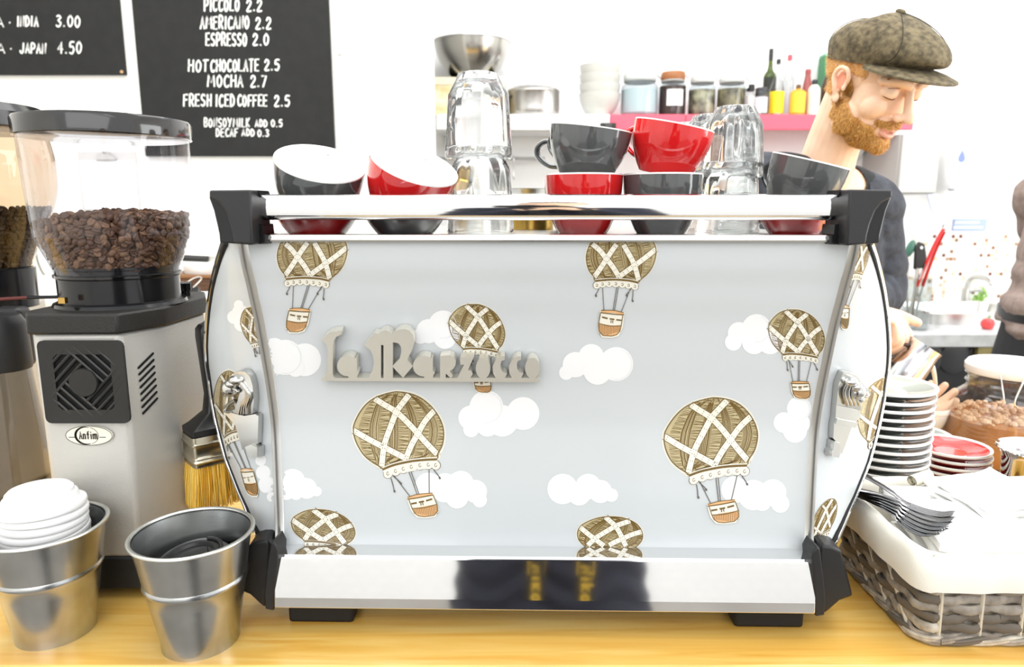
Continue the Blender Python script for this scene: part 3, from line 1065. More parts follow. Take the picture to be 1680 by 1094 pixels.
for q in range(4):
    d = Vector((cos(radians(-45 + 90 * q)), 0, sin(radians(-45 + 90 * q))))
    n = Vector((-d.z, 0, d.x))
    c = Vector((gcx, fy - 0.001, gcz))
    for k in range(4):
        off = 0.0165 + k * 0.0085
        a = -(Rr * 1.05) if k < 3 else -0.027
        b_ = 0.0165 if k < 3 else 0.027
        lim = sqrt(max(0.0, (Rr * 0.99) ** 2 - off ** 2))
        a = max(a, -lim)
        b_ = min(b_, lim)
        p0, p1 = c + n * off + d * a, c + n * off + d * b_
        sl.tube([GL_(p0), GL_(p1)], 0.0019, 6)
sl.build('grille_slats', MATS['grille_black_plastic'], fgr)
MB().lathe([(0.0001, -0.004), (0.0165, -0.004), (0.0175, -0.002), (0.0175, 0.003)], 32, M=Matrix.Rotation(-pi / 2, 3, 'X'), c=GL_((gcx, fy - 0.001, gcz))).build('grille_hub', MATS['grille_black_plastic'], fgr)
# angled vent slots in the chamfered corner
u0, u1 = bl[2], bl[3]
du = (u1 - u0)
vn = Vector((du.y, -du.x, 0)).normalized()
vt = MB()
for k in range(8):
    za = aty(240, 590 + k * 10.6, 0.85).z
    a = u0 + du * 0.33 + vn * 0.0006
    b_ = u0 + du * 0.68 + vn * 0.0006
    A = [GL_((a.x, a.y, za - 0.0075)), GL_((b_.x, b_.y, za + 0.0065))]
    dv = (A[1] - A[0]).normalized()
    up = vn.cross(dv) * 0.0016
    ends = [A[0] + up, A[0] - dv * 0.0016, A[0] - up, A[1] - up, A[1] + dv * 0.0016, A[1] + up]
    vt.add(ends, [(0, 1, 2, 3, 4, 5)])
vt.build('vent_slots', gdark, gr, smooth=False)
# oval badge
ob = aty(147, 714, 0.8165)
bq = MB()
bR, bH = 0.029, 0.0125
bq.lathe([(0.0001, 0.0012), (bR - 0.001, 0.0012), (bR, 0.0)], 48, mi=0, M=Matrix.Rotation(pi / 2, 3, 'X') @ Matrix.Diagonal((1, bH / bR, 1)))
n_ = Vector((0, -1, 0))
def onb(pts): return [Vector((x, -0.0015, z)) for x, z in pts]
ribbon(bq, onb([(bR * .97 * cos(a * pi / 24), bH * .96 * sin(a * pi / 24)) for a in range(49)]), 0.0006, n_, 1)
cr = [(-.0035 + 0.0128 * cos(a), 0.0108 * sin(a)) for a in [radians(70 + k * 11) for k in range(21)]]
for i in range(len(cr) - 1):
    w = 0.0005 + 0.0022 * sin(pi * i / (len(cr) - 1))
    ribbon(bq, onb([cr[i], cr[i + 1]]), w, n_, 1)
ribbon(bq, onb([(-.002 + 0.0135 * cos(a), 0.0108 * sin(a)) for a in [radians(-70 + k * 10) for k in range(15)]]), 0.0005, n_, 1)
for st in text_strokes('Anfim', -0.0115, 0.0098, 0.0, 0.0095, jit=0):
    ribbon(bq, [Vector((x, -0.0017, -y - 0.0040)) for x, y in st], 0.0014, n_, 1)
for x in (-0.021, 0.0165):
    ribbon(bq, onb([(x - 0.0035, -0.002), (x + 0.0035, -0.002)]), 0.0009, n_, 1)
bo = bq.build('oval_badge', [mat('badge_cream', C(236, 232, 216), 0.35), mat('badge_ink', C(40, 36, 28), 0.4)], gr, fix=False)
bo.location = GL_(ob)
# collar, hopper, lid
hx, hy = -0.5125, 0.915
hc = Vector((hx - GX, hy - GY, 0))
MB().lathe([(0.079, ZT), (0.077, ZT + 0.004), (0.0712, ZT + 0.006), (0.0712, ZT + 0.046), (0.073, ZT + 0.047), (0.073, ZT + 0.050)], 64, c=hc, cap0=True, cap1=True).build('hopper_collar', blackg, gr)
zh = [aty(197, p, hy).z for p in (450, 437, 386, 306, 227)]
hprof = [(0.080, zh[0] - 0.001), (0.081, zh[1]), (0.1005, zh[2]), (0.1065, zh[3]), (0.1115, zh[4])]
hs = [tuple(p) for p in spline([(0.0715, zh[0]), (0.0740, zh[1]), (0.0885, zh[2] - .004), (0.0905, zh[2] + 0.006), (0.0940, zh[3]), (0.0965, zh[4] + 0.004)], 6)]
MB().lathe([(0.0722, zh[0] - 0.002), (0.0745, zh[0]), (0.0745, zh[0] + 0.003), (0.0722, zh[0] + 0.004)], 64, c=hc).build('hopper_flange', clear_mat('clear_hopper_edge', C(190, 186, 182), 0.1, 1.0), gr)
MB().lathe(hs, 72, c=hc).build('hopper', hop, gr)['label'] = 'clear plastic hopper'
zl = zh[4]
MB().lathe([(0.0975, zl - 0.001), (0.0995, zl), (0.1000, zl + 0.0185), (0.0985, zl + 0.0215), (0.093, zl + 0.0225), (0.0001, zl + 0.023)], 72, c=hc, cap0=True).build('hopper_lid', mat('dark_smoked_lid', C(38, 37, 36), 0.12, coat=0.5), gr)
# shutter slide of the hopper and thumb screw
s0, s1, s2 = aty(98, 487, .90), aty(45, 488, .895), aty(-40, 493, .89)
MB().tube([GL_(s0), GL_(s1)], 0.0022, 8).build('shutter_slide', blackg, gr)
MB().tube([GL_(s1), GL_(s2)], 0.0021, 8).build('shutter_grip', mat('dark_red_plastic', C(96, 40, 36), 0.4), gr)
ts = aty(312, 487, .985)
MB().lathe([(0.006, -0.016), (0.006, -0.006), (0.0095, -0.006), (0.0095, 0.004), (0.0075, 0.0055), (0.0001, 0.006)], 20, c=GL_((ts.x - .006, ts.y, ZT + 0.014)), cap0=True, flute=10, fd=0.001).build('thumb_screw', blackg, gr)
MB().box(GL_((aty(103, 492, .838).x, .829, ZT + .010)), GL_((aty(114, 492, .838).x, .835, ZT + .017))).build('brass_stop', mat('brass', C(196, 160, 92), 0.25, 1.0), gr)

# beans: a heap no one could count
def bean_mesh(mb, c, M, s=1.0):
    r = (0.0056 * s, 0.0042 * s, 0.0033 * s)
    k = len(mb.v)
    n, h = 12, 7
    for j in range(1, h):
        ph = pi * j / h
        for i in range(n):
            a = 2 * pi * i / n
            p = Vector((r[0] * sin(ph) * cos(a), r[1] * sin(ph) * sin(a), r[2] * cos(ph)))
            if p.z > 0:
                p.z *= 0.62
                p.z -= 0.0011 * s * math.exp(-(p.y / (0.0009 * s)) ** 2) * (1 if abs(p.x) < r[0] * .85 else 0)
            mb.v.append(M @ p + c)
    for q in (1, -1):
        p = Vector((0, 0, (r[2] * .3 if q > 0 else -r[2])))
        mb.v.append(M @ p + c)
    top, bot = k + (h - 1) * n, k + (h - 1) * n + 1
    mi = random.choice((0, 0, 1, 2))
    for j in range(h - 2):
        for i in range(n):
            a, b = k + j * n + i, k + j * n + (i + 1) % n
            mb.f.append([a, a + n, b + n, b]); mb.m.append(mi)
    for i in range(n):
        mb.f.append([top, k + i, k + (i + 1) % n]); mb.m.append(mi)
        a = k + (h - 2) * n
        mb.f.append([bot, a + (i + 1) % n, a + i]); mb.m.append(mi)
def hop_r(z):
    return interp([(b, a) for a, b in hs], z)
rb = random.Random(3)
bean = MB()
ztop = aty(180, 352, hy - 0.08).z
zlow = zh[0] + 0.003
core = []
nz = 18
for k in range(nz):
    z = zlow + (ztop - zlow) * k / (nz - 1)
    r = hop_r(z) - 0.0048
    n = int(2 * pi * r / 0.0083)
    for i in range(n):
        a = 2 * pi * (i + rb.uniform(-.3, .3)) / n + k * .4
        side = cos(a)                      # heap is lower on the left and the back
        lim = ztop - (0.022 if side < -0.75 else 0.012 * max(0, -side)) - 0.004 * abs(side)
        zz = z + rb.uniform(-.002, .002)
        if zz > lim + 0.002: continue
        rr_ = r - rb.uniform(0, 0.004)
        M = (Matrix.Rotation(a, 3, 'Z') @ Matrix.Rotation(pi / 2 + rb.uniform(-.5, .5), 3, 'Y') @ Matrix.Rotation(rb.uniform(0, 6.28), 3, 'Z') @ Matrix.Rotation(rb.choice((0, 0, pi)) + rb.uniform(-.3, .3), 3, 'X'))
        bean_mesh(bean, Vector((hx + rr_ * cos(a), hy + rr_ * sin(a), zz)), M, rb.uniform(.88, 1.12))
for _ in range(620):
    a, q = rb.uniform(0, 6.28), sqrt(rb.random())
    r = (hop_r(ztop) - 0.006) * q
    zz = ztop + 0.006 * (1 - q) - (0.012 * max(0, -cos(a)) * q) + rb.uniform(-.003, .003) - .003
    M = Euler((rb.uniform(-.7, .7) + rb.choice((0, pi)), rb.uniform(-.7, .7), rb.uniform(0, 6.28))).to_matrix()
    bean_mesh(bean, Vector((hx + r * cos(a), hy + r * sin(a), zz)), M, rb.uniform(.9, 1.12))
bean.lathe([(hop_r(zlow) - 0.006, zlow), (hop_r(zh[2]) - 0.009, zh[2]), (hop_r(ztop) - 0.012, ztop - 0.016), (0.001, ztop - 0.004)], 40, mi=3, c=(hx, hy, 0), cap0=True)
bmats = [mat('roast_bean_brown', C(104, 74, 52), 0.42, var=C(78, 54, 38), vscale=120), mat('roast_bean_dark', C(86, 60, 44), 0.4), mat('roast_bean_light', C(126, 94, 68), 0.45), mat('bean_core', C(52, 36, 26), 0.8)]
tag(bean.build('coffee_beans', bmats, fix=False, angle=60), 'heap of roasted brown coffee beans inside the clear grinder hopper', 'coffee beans', kind='stuff')

# ------------------------------------------------------------------ second grinder, cut by the frame on the left
g2 = thing('coffee_grinder', (-0.90, 1.08, 0), 'coffee grinder with amber tinted hopper and dosing tube at the left edge', 'coffee grinder')
G2 = lambda p: Vector(p) - Vector((-0.90, 1.08, 0))
ax = Vector((aty(-50, 300, 1.08).x, 1.08, 0))
za = [aty(0, p, 1.08).z for p in (440, 410, 365, 320, 285, 250, 213, 180)]
amb = clear_mat('amber_hopper_plastic', C(236, 222, 204), 0.05, 0.9)
R2 = [0.067, 0.077, 0.096, 0.110, 0.113, 0.112, 0.106, 0.0]
p2 = [tuple(q) for q in spline(list(zip(R2[:7], za[:7])), 5)]
MB().lathe(p2, 56, c=ax - Vector((-0.90, 1.08, 0))).build('hopper', amb, g2)
MB().lathe([(0.104, za[6] - .001), (0.1115, za[6] + .002), (0.1125, za[6] + .022), (0.102, za[6] + .034), (0.0001, za[6] + .038)], 56, c=ax - Vector((-0.90, 1.08, 0)), cap0=True).build('hopper_lid', blackg, g2)
MB().lathe([(0.071, za[0] - .06), (0.071, za[0]), (0.063, za[0] + .002)], 40, c=ax - Vector((-0.90, 1.08, 0)), cap0=True, cap1=True).build('hopper_collar', blackg, g2)
MB().box(G2((-1.05, 1.00, 0.03)), G2((-0.80, 1.20, za[0] - .055))).build('body', gsil, g2, bevel=0.01, seg=3)
MB().box(G2((-1.055, 0.995, 0.0)), G2((-0.795, 1.205, 0.03))).build('base', blackp, g2, bevel=0.004)
# dosing tube with ribbed black cap in front of it
dx = aty(8, 600, 0.94)
tc_ = Vector((dx.x - 0.004, 0.94, 0)) - Vector((-0.90, 1.08, 0))
zc = [aty(0, p, 0.94).z for p in (512, 532, 598, 605, 840)]
MB().lathe([(0.035, zc[3]), (0.0365, zc[2]), (0.035, zc[1]), (0.028, zc[0] - .004), (0.0001, zc[0])], 60, c=tc_, flute=30, fd=0.0012, fz=(zc[2] + .004, zc[1] - .004), cap0=True).build('ribbed_cap', blackp, g2)
MB().lathe([(0.047, zc[4]), (0.0435, zc[4] + .1), (0.0345, zc[3])], 48, c=tc_).build('dosing_tube', clear_mat('grey_clear_tube', C(190, 188, 184), 0.12, 1.4), g2)
MB().tube([tc_ + Vector((0, 0, zc[4] - .03)), tc_ + Vector((0, 0, zc[4]))], 0.048, 32).build('tube_socket', gsil, g2)
MB().box(G2((aty(26, 560, .97).x - .03, 0.965, zc[2] - .012)), G2((aty(40, 560, .97).x, 0.995, zc[0] + .002))).build('cap_bracket', blackp, g2, bevel=0.008, seg=3)
bn2 = MB()
zt2 = aty(15, 343, 0.98).z
for k in range(13):
    z = za[0] + .008 + (zt2 - za[0] - .008) * k / 12
    r = interp([(b, a) for a, b in p2], z) - 0.005
    n = int(2 * pi * r / 0.0088)
    for i in range(n):
        a = 2 * pi * (i + rb.uniform(-.3, .3)) / n
        if not -2.6 < (a + pi) % (2 * pi) - pi < 0.9: continue
        M = Matrix.Rotation(a, 3, 'Z') @ Matrix.Rotation(pi / 2 + rb.uniform(-.5, .5), 3, 'Y') @ Matrix.Rotation(rb.uniform(0, 6.28), 3, 'Z')
        bean_mesh(bn2, Vector((ax.x + r * cos(a), ax.y + r * sin(a), z)), M)
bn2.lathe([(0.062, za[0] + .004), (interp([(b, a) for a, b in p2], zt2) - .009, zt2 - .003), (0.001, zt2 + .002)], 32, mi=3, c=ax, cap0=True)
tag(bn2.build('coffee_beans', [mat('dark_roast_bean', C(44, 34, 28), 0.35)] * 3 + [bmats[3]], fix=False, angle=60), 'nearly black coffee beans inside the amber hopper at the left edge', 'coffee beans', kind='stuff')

# ------------------------------------------------------------------ galvanised buckets and takeaway lids
galv = mat('galvanised_steel', C(196, 198, 198), 0.27, 1.0, var=C(176, 178, 178), vscale=22, bump=0.03, bscale=400)
def bucket(loc, label, rz=0.3):
    t = thing('metal_bucket', loc, label, 'bucket', 'small galvanised buckets at the front of the counter', rz)
    h, r0, r1 = 0.131, 0.0405, 0.0625
    rad = lambda z: r0 + (r1 - r0) * z / h
    prof = [(0.0001, 0.003), (r0 - 0.002, 0.003), (r0 - .0004, 0.0), (r0 + 0.0012, 0.0), (r0 + .0014, 0.006), (rad(.010), 0.010)]
    prof += [(rad(z), z) for z in (0.02, 0.04, 0.06, 0.074)]
    prof += [(rad(.076) + .0016, 0.0765), (rad(.078) + .002, 0.0785), (rad(.0805) + .0014, 0.081), (rad(.083), 0.083), (rad(.1), 0.1), (rad(.12), 0.12), (rad(h) - .0006, h - .001)]
    inner = [(rad(h) - .0016, h - .002), (rad(.09) - .0012, .09), (rad(.04) - .0012, .04), (r0 - .003, .006), (0.0001, 0.0055)]
    MB().lathe(prof, 72).build('bucket_wall', galv, t)
    MB().lathe(inner, 72).build('bucket_lining', galv, t)
    tor = [(rad(h) + 0.0012 + 0.0026 * cos(a), h + 0.0022 * sin(a)) for a in [radians(k * 36) for k in range(11)]]
    MB().lathe(tor, 72).build('rolled_rim', mat('worn_zinc', C(206, 207, 203), 0.32, 1.0), t)
    return t
BA = Vector((-0.3560, 0.729, 0))
BB = Vector((-0.5340, 0.748, 0))
bucket(BA, 'galvanised metal bucket holding black cup lids, right one beside the espresso machine', 2.0)
bucket(BB, 'galvanised metal bucket filled with a stack of white cup lids, at the far left', 0.9)
wlid = mat('white_lid_plastic', C(248, 248, 247), 0.4)
blid = mat('black_lid_plastic', C(26, 25, 25), 0.3)
def lid(loc, m, label, group, rot=(0, 0, 0), name='cup_lid'):
    t = thing(name, loc, label, 'cup lid', group)
    t.rotation_euler = rot
    R = 0.0448
    MB().lathe([(R - .003, 0.0), (R, 0.0005), (R + .0008, 0.003), (R, 0.0062), (R - .0035, 0.0072), (R - .006, 0.0085), (R - .008, 0.0155), (R - .010, 0.0165), (R - .014, 0.0168)], 56).build('rim', m, t)
    MB().lathe([(R - .014, 0.0168), (R - .017, 0.0165), (R - .019, 0.0135), (R - .022, 0.0135), (0.0001, 0.0145)], 56).build('top', m, t)
    return t
wl0 = lid((0, 0, 0), wlid, '', 'white cup lids stacked in the left bucket')
sx0 = aty(71, 850, 0.752)
for k in range(9):
    z = 0.087 + k * 0.0078
    o = wl0 if k == 0 else dup(wl0)
    o.location = (sx0.x + 0.0006 * sin(k * 2.1), 0.752 + 0.0006 * cos(k * 1.7), z)
    o.rotation_euler = (radians(-1), radians(2), k)
    o['label'] = 'white plastic takeaway cup lid, %s in the stack in the left bucket' % ORD_B(k, 9)
    if k == 8: o['label'] = 'white plastic takeaway cup lid, topmost of the stack in the left bucket'
    if k == 8:
        MB().lathe([(0.034, 0.0160), (0.0335, 0.021), (0.030, 0.0245), (0.022, 0.0262), (0.0001, 0.0268)], 48).build('dome', wlid, o)
bl0 = lid((BA.x - 0.006, BA.y + 0.006, 0.083), blid, 'black plastic takeaway cup lid, tilted on top inside the right bucket', 'black cup lids in the right bucket', (radians(6), radians(-10), 0.4))
MB().tube([(0.006 + 0.03 * cos(a), 0.030 * sin(a), 0.0178) for a in [radians(-60 + 12 * k) for k in range(11)]], 0.0022, 8, flat=.7).build('sip_ridge', blid, bl0)
MB().box((-0.012, -0.012, 0.014), (0.020, 0.012, 0.0165)).build('tear_tab', blid, bl0, bevel=0.002)
for k, (dx_, dy_, dz, ry, w_) in enumerate(((0.010, 0.000, -0.0135, 6, 'slipped right under the top one'), (0.006, -.004, -0.0235, -3, 'third from the top, low'), (0.006, -.004, -0.0330, -1, 'at the very bottom'))):
    o = dup(bl0, (BA.x - 0.006 + dx_, BA.y + 0.005 + dy_, 0.086 + dz), (radians(3 if k else 6), radians(ry), k + 1), 'black plastic takeaway cup lid %s inside the right bucket' % w_)

# ------------------------------------------------------------------ paint brush hanging beside the grinder
BRX, BRY = -0.398, 0.905
brush = thing('paint_brush', (BRX, BRY, 0), 'wide black handled brush with yellow bristles hanging beside the grinder', 'brush', rz=radians(42))
zb = lambda py: aty(330, py, BRY).z
hw_, ht_ = 0.037, 0.0225
def rect(w, t, z, dx=0.0): return [Vector((-w + dx, -t, z)), (w + dx, -t, z), (w + dx, t, z), (-w + dx, t, z)]
def rloop(w, t, z, r=0.004, dx=0.0):
    out = []
    for sx, sy, a0 in ((1, 1, 0), (-1, 1, 90), (-1, -1, 180), (1, -1, 270)):
        for k in range(4):
            a = radians(a0 + k * 30)
            out.append(Vector((dx + sx * (w - r) + r * cos(a), sy * (t - r) + r * sin(a), z)))
    return out
def loft(mb, loops, mi=0, c0=True, c1=True):
    mb.grid(loops, mi, closed=True)
    n = len(loops[0])
    k = len(mb.v) - n * len(loops)
    if c0: mb.f.append([k + i for i in range(n)][::-1]); mb.m.append(mi)
    if c1: mb.f.append([len(mb.v) - n + i for i in range(n)]); mb.m.append(mi)
loops = [rloop(hw_ * 1.0, ht_ * 1.0, zb(703)), rloop(hw_, ht_, zb(694)), rloop(hw_ * .8, ht_ * .8, zb(688)), rloop(0.013, 0.012, zb(672)), rloop(0.010, 0.010, zb(645)), rloop(0.0125, 0.0115, zb(590)),
         rloop(0.0145, 0.0125, zb(552)), rloop(0.014, 0.012, zb(538)), rloop(0.010, 0.009, zb(531))]
b_ = MB()
loft(b_, loops)
b_.build('handle', mat('matte_black_handle', C(27, 26, 25), 0.35), brush)
ft = MB()
fl = []
for k, py in enumerate((704, 706, 713, 715, 717, 719, 734, 736, 738, 740, 743, 745, 751)):
    e = 0.0012 if k in (3, 4, 8, 10) else 0.0
    fl.append(rloop(hw_ + .0008 + e, ht_ + .0008 + e, zb(py), .0045))
loft(ft, fl)
ft.build('ferrule', mat('pale_tinned_ferrule', C(226, 218, 196), 0.22, 1.0), brush)
br = MB()
rnd = random.Random(5)
bz0, bz1 = zb(750), zb(822)
for i in range(1500):
    x, y = rnd.uniform(-1, 1), rnd.uniform(-1, 1)
    if rnd.random() < .7:
        if rnd.random() < .6: y = rnd.choice((-1, 1)) * rnd.uniform(.85, 1)
        else: x = rnd.choice((-1, 1)) * rnd.uniform(.9, 1)
    p0 = Vector((x * (hw_ - .001), y * (ht_ - .001), bz0))
    sp = 0.005 + 0.017 * max(0, x)
    p1 = p0 + Vector((x * .006 + sp * rnd.uniform(.4, 1.1) * max(0, x), y * .004 + rnd.uniform(-.002, .002), bz1 - bz0 + rnd.uniform(0, .007) + 0.016 * max(0, x) ** 2))
    m = (p0 + p1) / 2 + Vector((rnd.uniform(-.0015, .0015), rnd.uniform(-.0015, .0015), 0))
    br.tube([p0, m, p1], [0.00065, 0.00062, 0.00035], 3, mi=i % 3, cap=False)
loft(br, [rloop(hw_ - .003, ht_ - .003, bz0), rloop(hw_ - .002, ht_ - .003, bz1 + .02)], 1)
br.build('bristles', [mat('yellow_bristle', C(246, 198, 72), 0.5), mat('amber_bristle', C(226, 170, 48), 0.5), mat('pale_bristle', C(252, 222, 122), 0.5)], brush, fix=False)
MB().tube([(0, 0.0, zb(533)), (0, 0.012, zb(530)), (0.004, 0.026, zb(534)), (-0.002, 0.034, zb(540))], 0.0018, 8).build('hanging_loop', steel, brush)
# ------------------------------------------------------------------ cups and glasses on the cup tray
cred = mat('red_glaze', C(214, 30, 32), 0.08, coat=0.6)
cgrey = mat('charcoal_glaze', C(84, 86, 86), 0.08, coat=0.6)
cwhite = mat('white_glaze', C(248, 248, 244), 0.12, coat=0.4)
def cup(R, h, m, label, handle_dir, group='cappuccino cups on the machine'):
    t = thing('coffee_cup', (0, 0, 0), label, 'cup', group)
    k = h / 0.066
    outer = [(0.001, .003), (.56, .003), (.58, 0), (.62, 0), (.65, .002), (.72, .008), (.83, .020), (.92, .033), (.975, .047), (1.0, .0645)]
    p = [(r * R, z * k) for r, z in [tuple(q) for q in spline(outer[4:], 4)]]
    p = [(r * R if r > .01 else .0003, z * k) for r, z in outer[:4]] + p
    MB().lathe(p, 56).build('body', m, t)
    inn = [(1.0, .0645), (.995, .0662), (.975, .0662), (.962, .064), (.935, .047), (.88, .033), (.79, .021), (.6, .011), (.001, .009)]
    MB().lathe([(r * R if r > .01 else .0003, z * k) for r, z in inn], 56).build('lining', cwhite, t)
    a = handle_dir
    d = Vector((cos(a), sin(a), 0))
    hp = [d * (R * .96) + Vector((0, 0, .054 * k)), d * (R + .014) + Vector((0, 0, .056 * k)), d * (R + .026) + Vector((0, 0, .047 * k)), d * (R + .024) + Vector((0, 0, .033 * k)), d * (R + .008) + Vector((0, 0, .021 * k)), d * (R * .84) + Vector((0, 0, .019 * k))]
    MB().tube(spline(hp, 5), [(0.0035, 0.0060)] * 26, 10, up=(-d.y, d.x, 0)).build('handle', m, t)
    return t
def place(t, px, y, z, tilt=0.0, roll=0.0, off=(0, 0)):
    p = aty(px, 330, y)
    t.location = (p.x + off[0], y + off[1], z)
    t.rotation_euler = Euler((radians(tilt), radians(roll), 0))
R1, R2_ = 0.0488, 0.0445
hl = 0.066
c = cup(R1, .042, cred, 'shallow red cup at the left end of the tray, under a tilted charcoal cup', 1.6); place(c, 519, 0.803, TRAY)
c = cup(R1, .064, cgrey, 'charcoal cup tilted to show its white inside, above the left end of the rail', 1.7); place(c, 516, 0.806, TRAY + .021, 23, 15)
c = cup(R1, .042, cgrey, 'shallow charcoal cup second from the left, under a tilted red cup', 1.6); place(c, 664, 0.803, TRAY)
c = cup(R1, .064, cred, 'red cup tilted to show its white inside, beside the tall glass stack', 1.5); place(c, 656, 0.804, TRAY + .021, 22, 21)
c = cup(R2_ + .001, .068, cred, 'upright red cup under the charcoal cup, right of the middle of the tray', 1.9); place(c, 957, 0.835, TRAY)
c = cup(R2_ + .0025, .054, cgrey, 'charcoal cup leaning slightly on top of a red cup', 2.15); place(c, 958, 0.838, TRAY + .0665, 3, 7)
c = cup(R2_ + .001, .068, cgrey, 'upright charcoal cup under the leaning red cup', 1.9); place(c, 1086, 0.830, TRAY)
c = cup(R2_ + .001, .056, cred, 'red cup leaning to the right on top of a charcoal cup', 2.2); place(c, 1086, 0.832, TRAY + .0675, 4, 11)
c = cup(R2_ - .002, .040, cred, 'shallow red cup at the right end of the tray', 1.9); place(c, 1305, 0.815, TRAY)
c = cup(R2_ - .002, .060, cgrey, 'charcoal cup leaning to the right at the right end of the rail', 1.9); place(c, 1302, 0.816, TRAY + .024, 7, 13)
c = cup(R2_, .066, cgrey, 'charcoal cup in the back row, lower of two behind the red cup', 1.6); place(c, 948, 0.945, TRAY)
c = cup(R2_, .060, cgrey, 'charcoal cup stacked in the back row, its handle showing at the left', 2.6); place(c, 958, 0.945, TRAY + .0665)

def glass_mat():
    m = bpy.data.materials.new('clear_glass')
    m.use_nodes = True
    b = m.node_tree.nodes['Principled BSDF']
    b.inputs['Base Color'].default_value = (0.99, 1, 1, 1)
    b.inputs['Roughness'].default_value = 0.03
    b.inputs['Transmission Weight'].default_value = 0.96
    b.inputs['IOR'].default_value = 1.38
    return m
glass = glass_mat()
def tumbler(r0, r1, h, label, px, y, z, rz=0.0):
    """upside-down fluted tumbler: r0 at the mouth (bottom), r1 at the base (top)"""
    t = thing('glass_tumbler', (aty(px, 330, y).x, y, z), label, 'glass', 'upside-down glass tumblers on the machine', rz)
    o = [(r0 - .0016, 0.0), (r0, .001), (r0, .012), (r0 * .985, .02), (r0 * .95, h * .45), (r0 * .82 + r1 * .13, h * .75), (r1 * 1.12, h * .93), (r1 * 1.02, h * .985), (r1 * .8, h), (.0003, h)]
    i = [(.0003, h - .010), (r1 * .8, h - .010), (r1 * .98, h * .86), (r0 * .80 + r1 * .10, h * .70), (r0 * .90, h * .45), (r0 - .0030, .015), (r0 - .0026, .001), (r0 - .0016, 0.0)]
    MB().lathe(o, 80, flute=10, fd=0.0022, fz=(.02, h * .95)).lathe(i, 80).build('glass_body', glass, t, angle=60)
    return t
tumbler(.0410, .0245, .100, 'lower glass tumbler of the tall stack left of the middle', 788, 0.865, TRAY, .1)
tumbler(.0400, .0235, .098, 'glass tumbler on top of the tall stack left of the middle', 786, 0.865, TRAY + .0875, .25)
tumbler(.0375, .0225, .084, 'lower glass tumbler of the right stack in front', 1196, 0.878, TRAY, .2)
tumbler(.0365, .0225, .083, 'glass tumbler topmost of the right stack in front', 1198, 0.878, TRAY + .0665, .0)
tumbler(.0375, .0225, .084, 'lower glass tumbler of the second stack behind the right stack', 1164, 0.955, TRAY, .3)
tumbler(.0365, .0225, .083, 'glass tumbler on top of the second stack behind the right stack', 1160, 0.955, TRAY + .0665, .1)
tumbler(.0375, .0225, .084, 'lower glass tumbler of the farthest stack behind the red cup', 1128, 1.045, TRAY, .5)
tumbler(.0365, .0225, .083, 'glass tumbler on top of the farthest stack behind the red cup', 1124, 1.045, TRAY + .0665, .2)
# small brass coloured tin and steel bowls at the back of the tray
t = thing('brass_tin', (aty(872, 376, 1.0).x, 1.0, TRAY), 'low brass coloured tin between the glass stack and the cups', 'tin')
MB().lathe([(.030, 0), (.0305, .001), (.0305, .022), (.029, .0235), (.0001, .0235)], 40, cap0=True).build('tin_body', mat('dull_brass', C(178, 146, 74), 0.3, 1.0), t)
for k, (dz, lb) in enumerate(((0, 'lower of two nested steel bowls behind the tall glass stack'), (.012, 'upper of two nested steel bowls behind the tall glass stack'))):
    t = thing('steel_bowl', (aty(862, 300, 1.10).x, 1.10, TRAY + dz), lb, 'bowl', 'steel bowls on the back of the machine')
    MB().lathe([(.0003, 0), (.022, 0), (.034, .008), (.046, .026), (.052, .045), (.0545, .046), (.0515, .0455), (.045, .027), (.033, .0095), (.0003, .002)], 48).build('bowl', steel, t)

# ------------------------------------------------------------------ saucers right of the machine
srim = mat('saucer_white_rim', C(247, 247, 245), 0.15, coat=0.3)
def saucer(r, m_top, m_under, label, group):
    t = thing('saucer', (0, 0, 0), label, 'saucer', group)
    MB().lathe([(.0003, .0032), (r * .40, .0032), (r * .42, .0018), (r * .45, .0026), (r * .62, .0050), (r * .80, .0085), (r * .915, .0122)], 64).build('dish', m_top, t)
    MB().lathe([(r * .915, .0122), (r * .96, .0140), (r * .99, .0142), (r, .0128), (r * .996, .0104), (r * .985, .0094)], 64).build('white_rim', srim, t)
    MB().lathe([(r * .985, .0094), (r * .93, .0066), (r * .8, .0028), (r * .60, .0012), (r * .56, -.0012), (r * .52, -.0012), (r * .50, .001), (.0003, .0012)], 64).build('underside', m_under, t)
    return t
def stack(n, r, gap, x, y, mt, mu, what, where, group, z0=0.0012, jit=.0012):
    first = saucer(r, mt, mu, '', group)
    rn = random.Random(n)
    for k in range(n):
        o = first if k == 0 else dup(first)
        o.location = (x + rn.uniform(-jit, jit), y + rn.uniform(-jit, jit), z0 + k * gap)
        o.rotation_euler = (rn.uniform(-.006, .006), rn.uniform(-.006, .006), rn.uniform(0, 6))
        o['label'] = '%s, %s %s' % (what, ORD_B(k, n), where)
gtop = mat('saucer_grey_green_glaze', C(176, 180, 170), 0.12, coat=0.4)
gund = mat('saucer_charcoal_glaze', C(40, 44, 50), 0.15, coat=0.3)
rtop = mat('saucer_red_glaze', C(232, 60, 56), 0.08, coat=0.5)
rund = mat('saucer_dark_red_glaze', C(140, 20, 22), 0.12, coat=0.4)
SGX = aty(1453, 640, 1.03).x
stack(18, .0685, .01235, SGX, 1.03, gtop, gund, 'grey saucer with white rim', 'of the tall stack beside the machine', 'grey saucers in the tall stack')
stack(9, .0590, .0108, 0.725, 1.105, rtop, rund, 'red saucer with white rim', 'of the red stack', 'red saucers in the short stack')
stack(6, .066, .0118, 0.745, 1.25, gtop, gund, 'grey saucer with white rim', 'of the low stack behind the red', 'grey saucers behind the red')

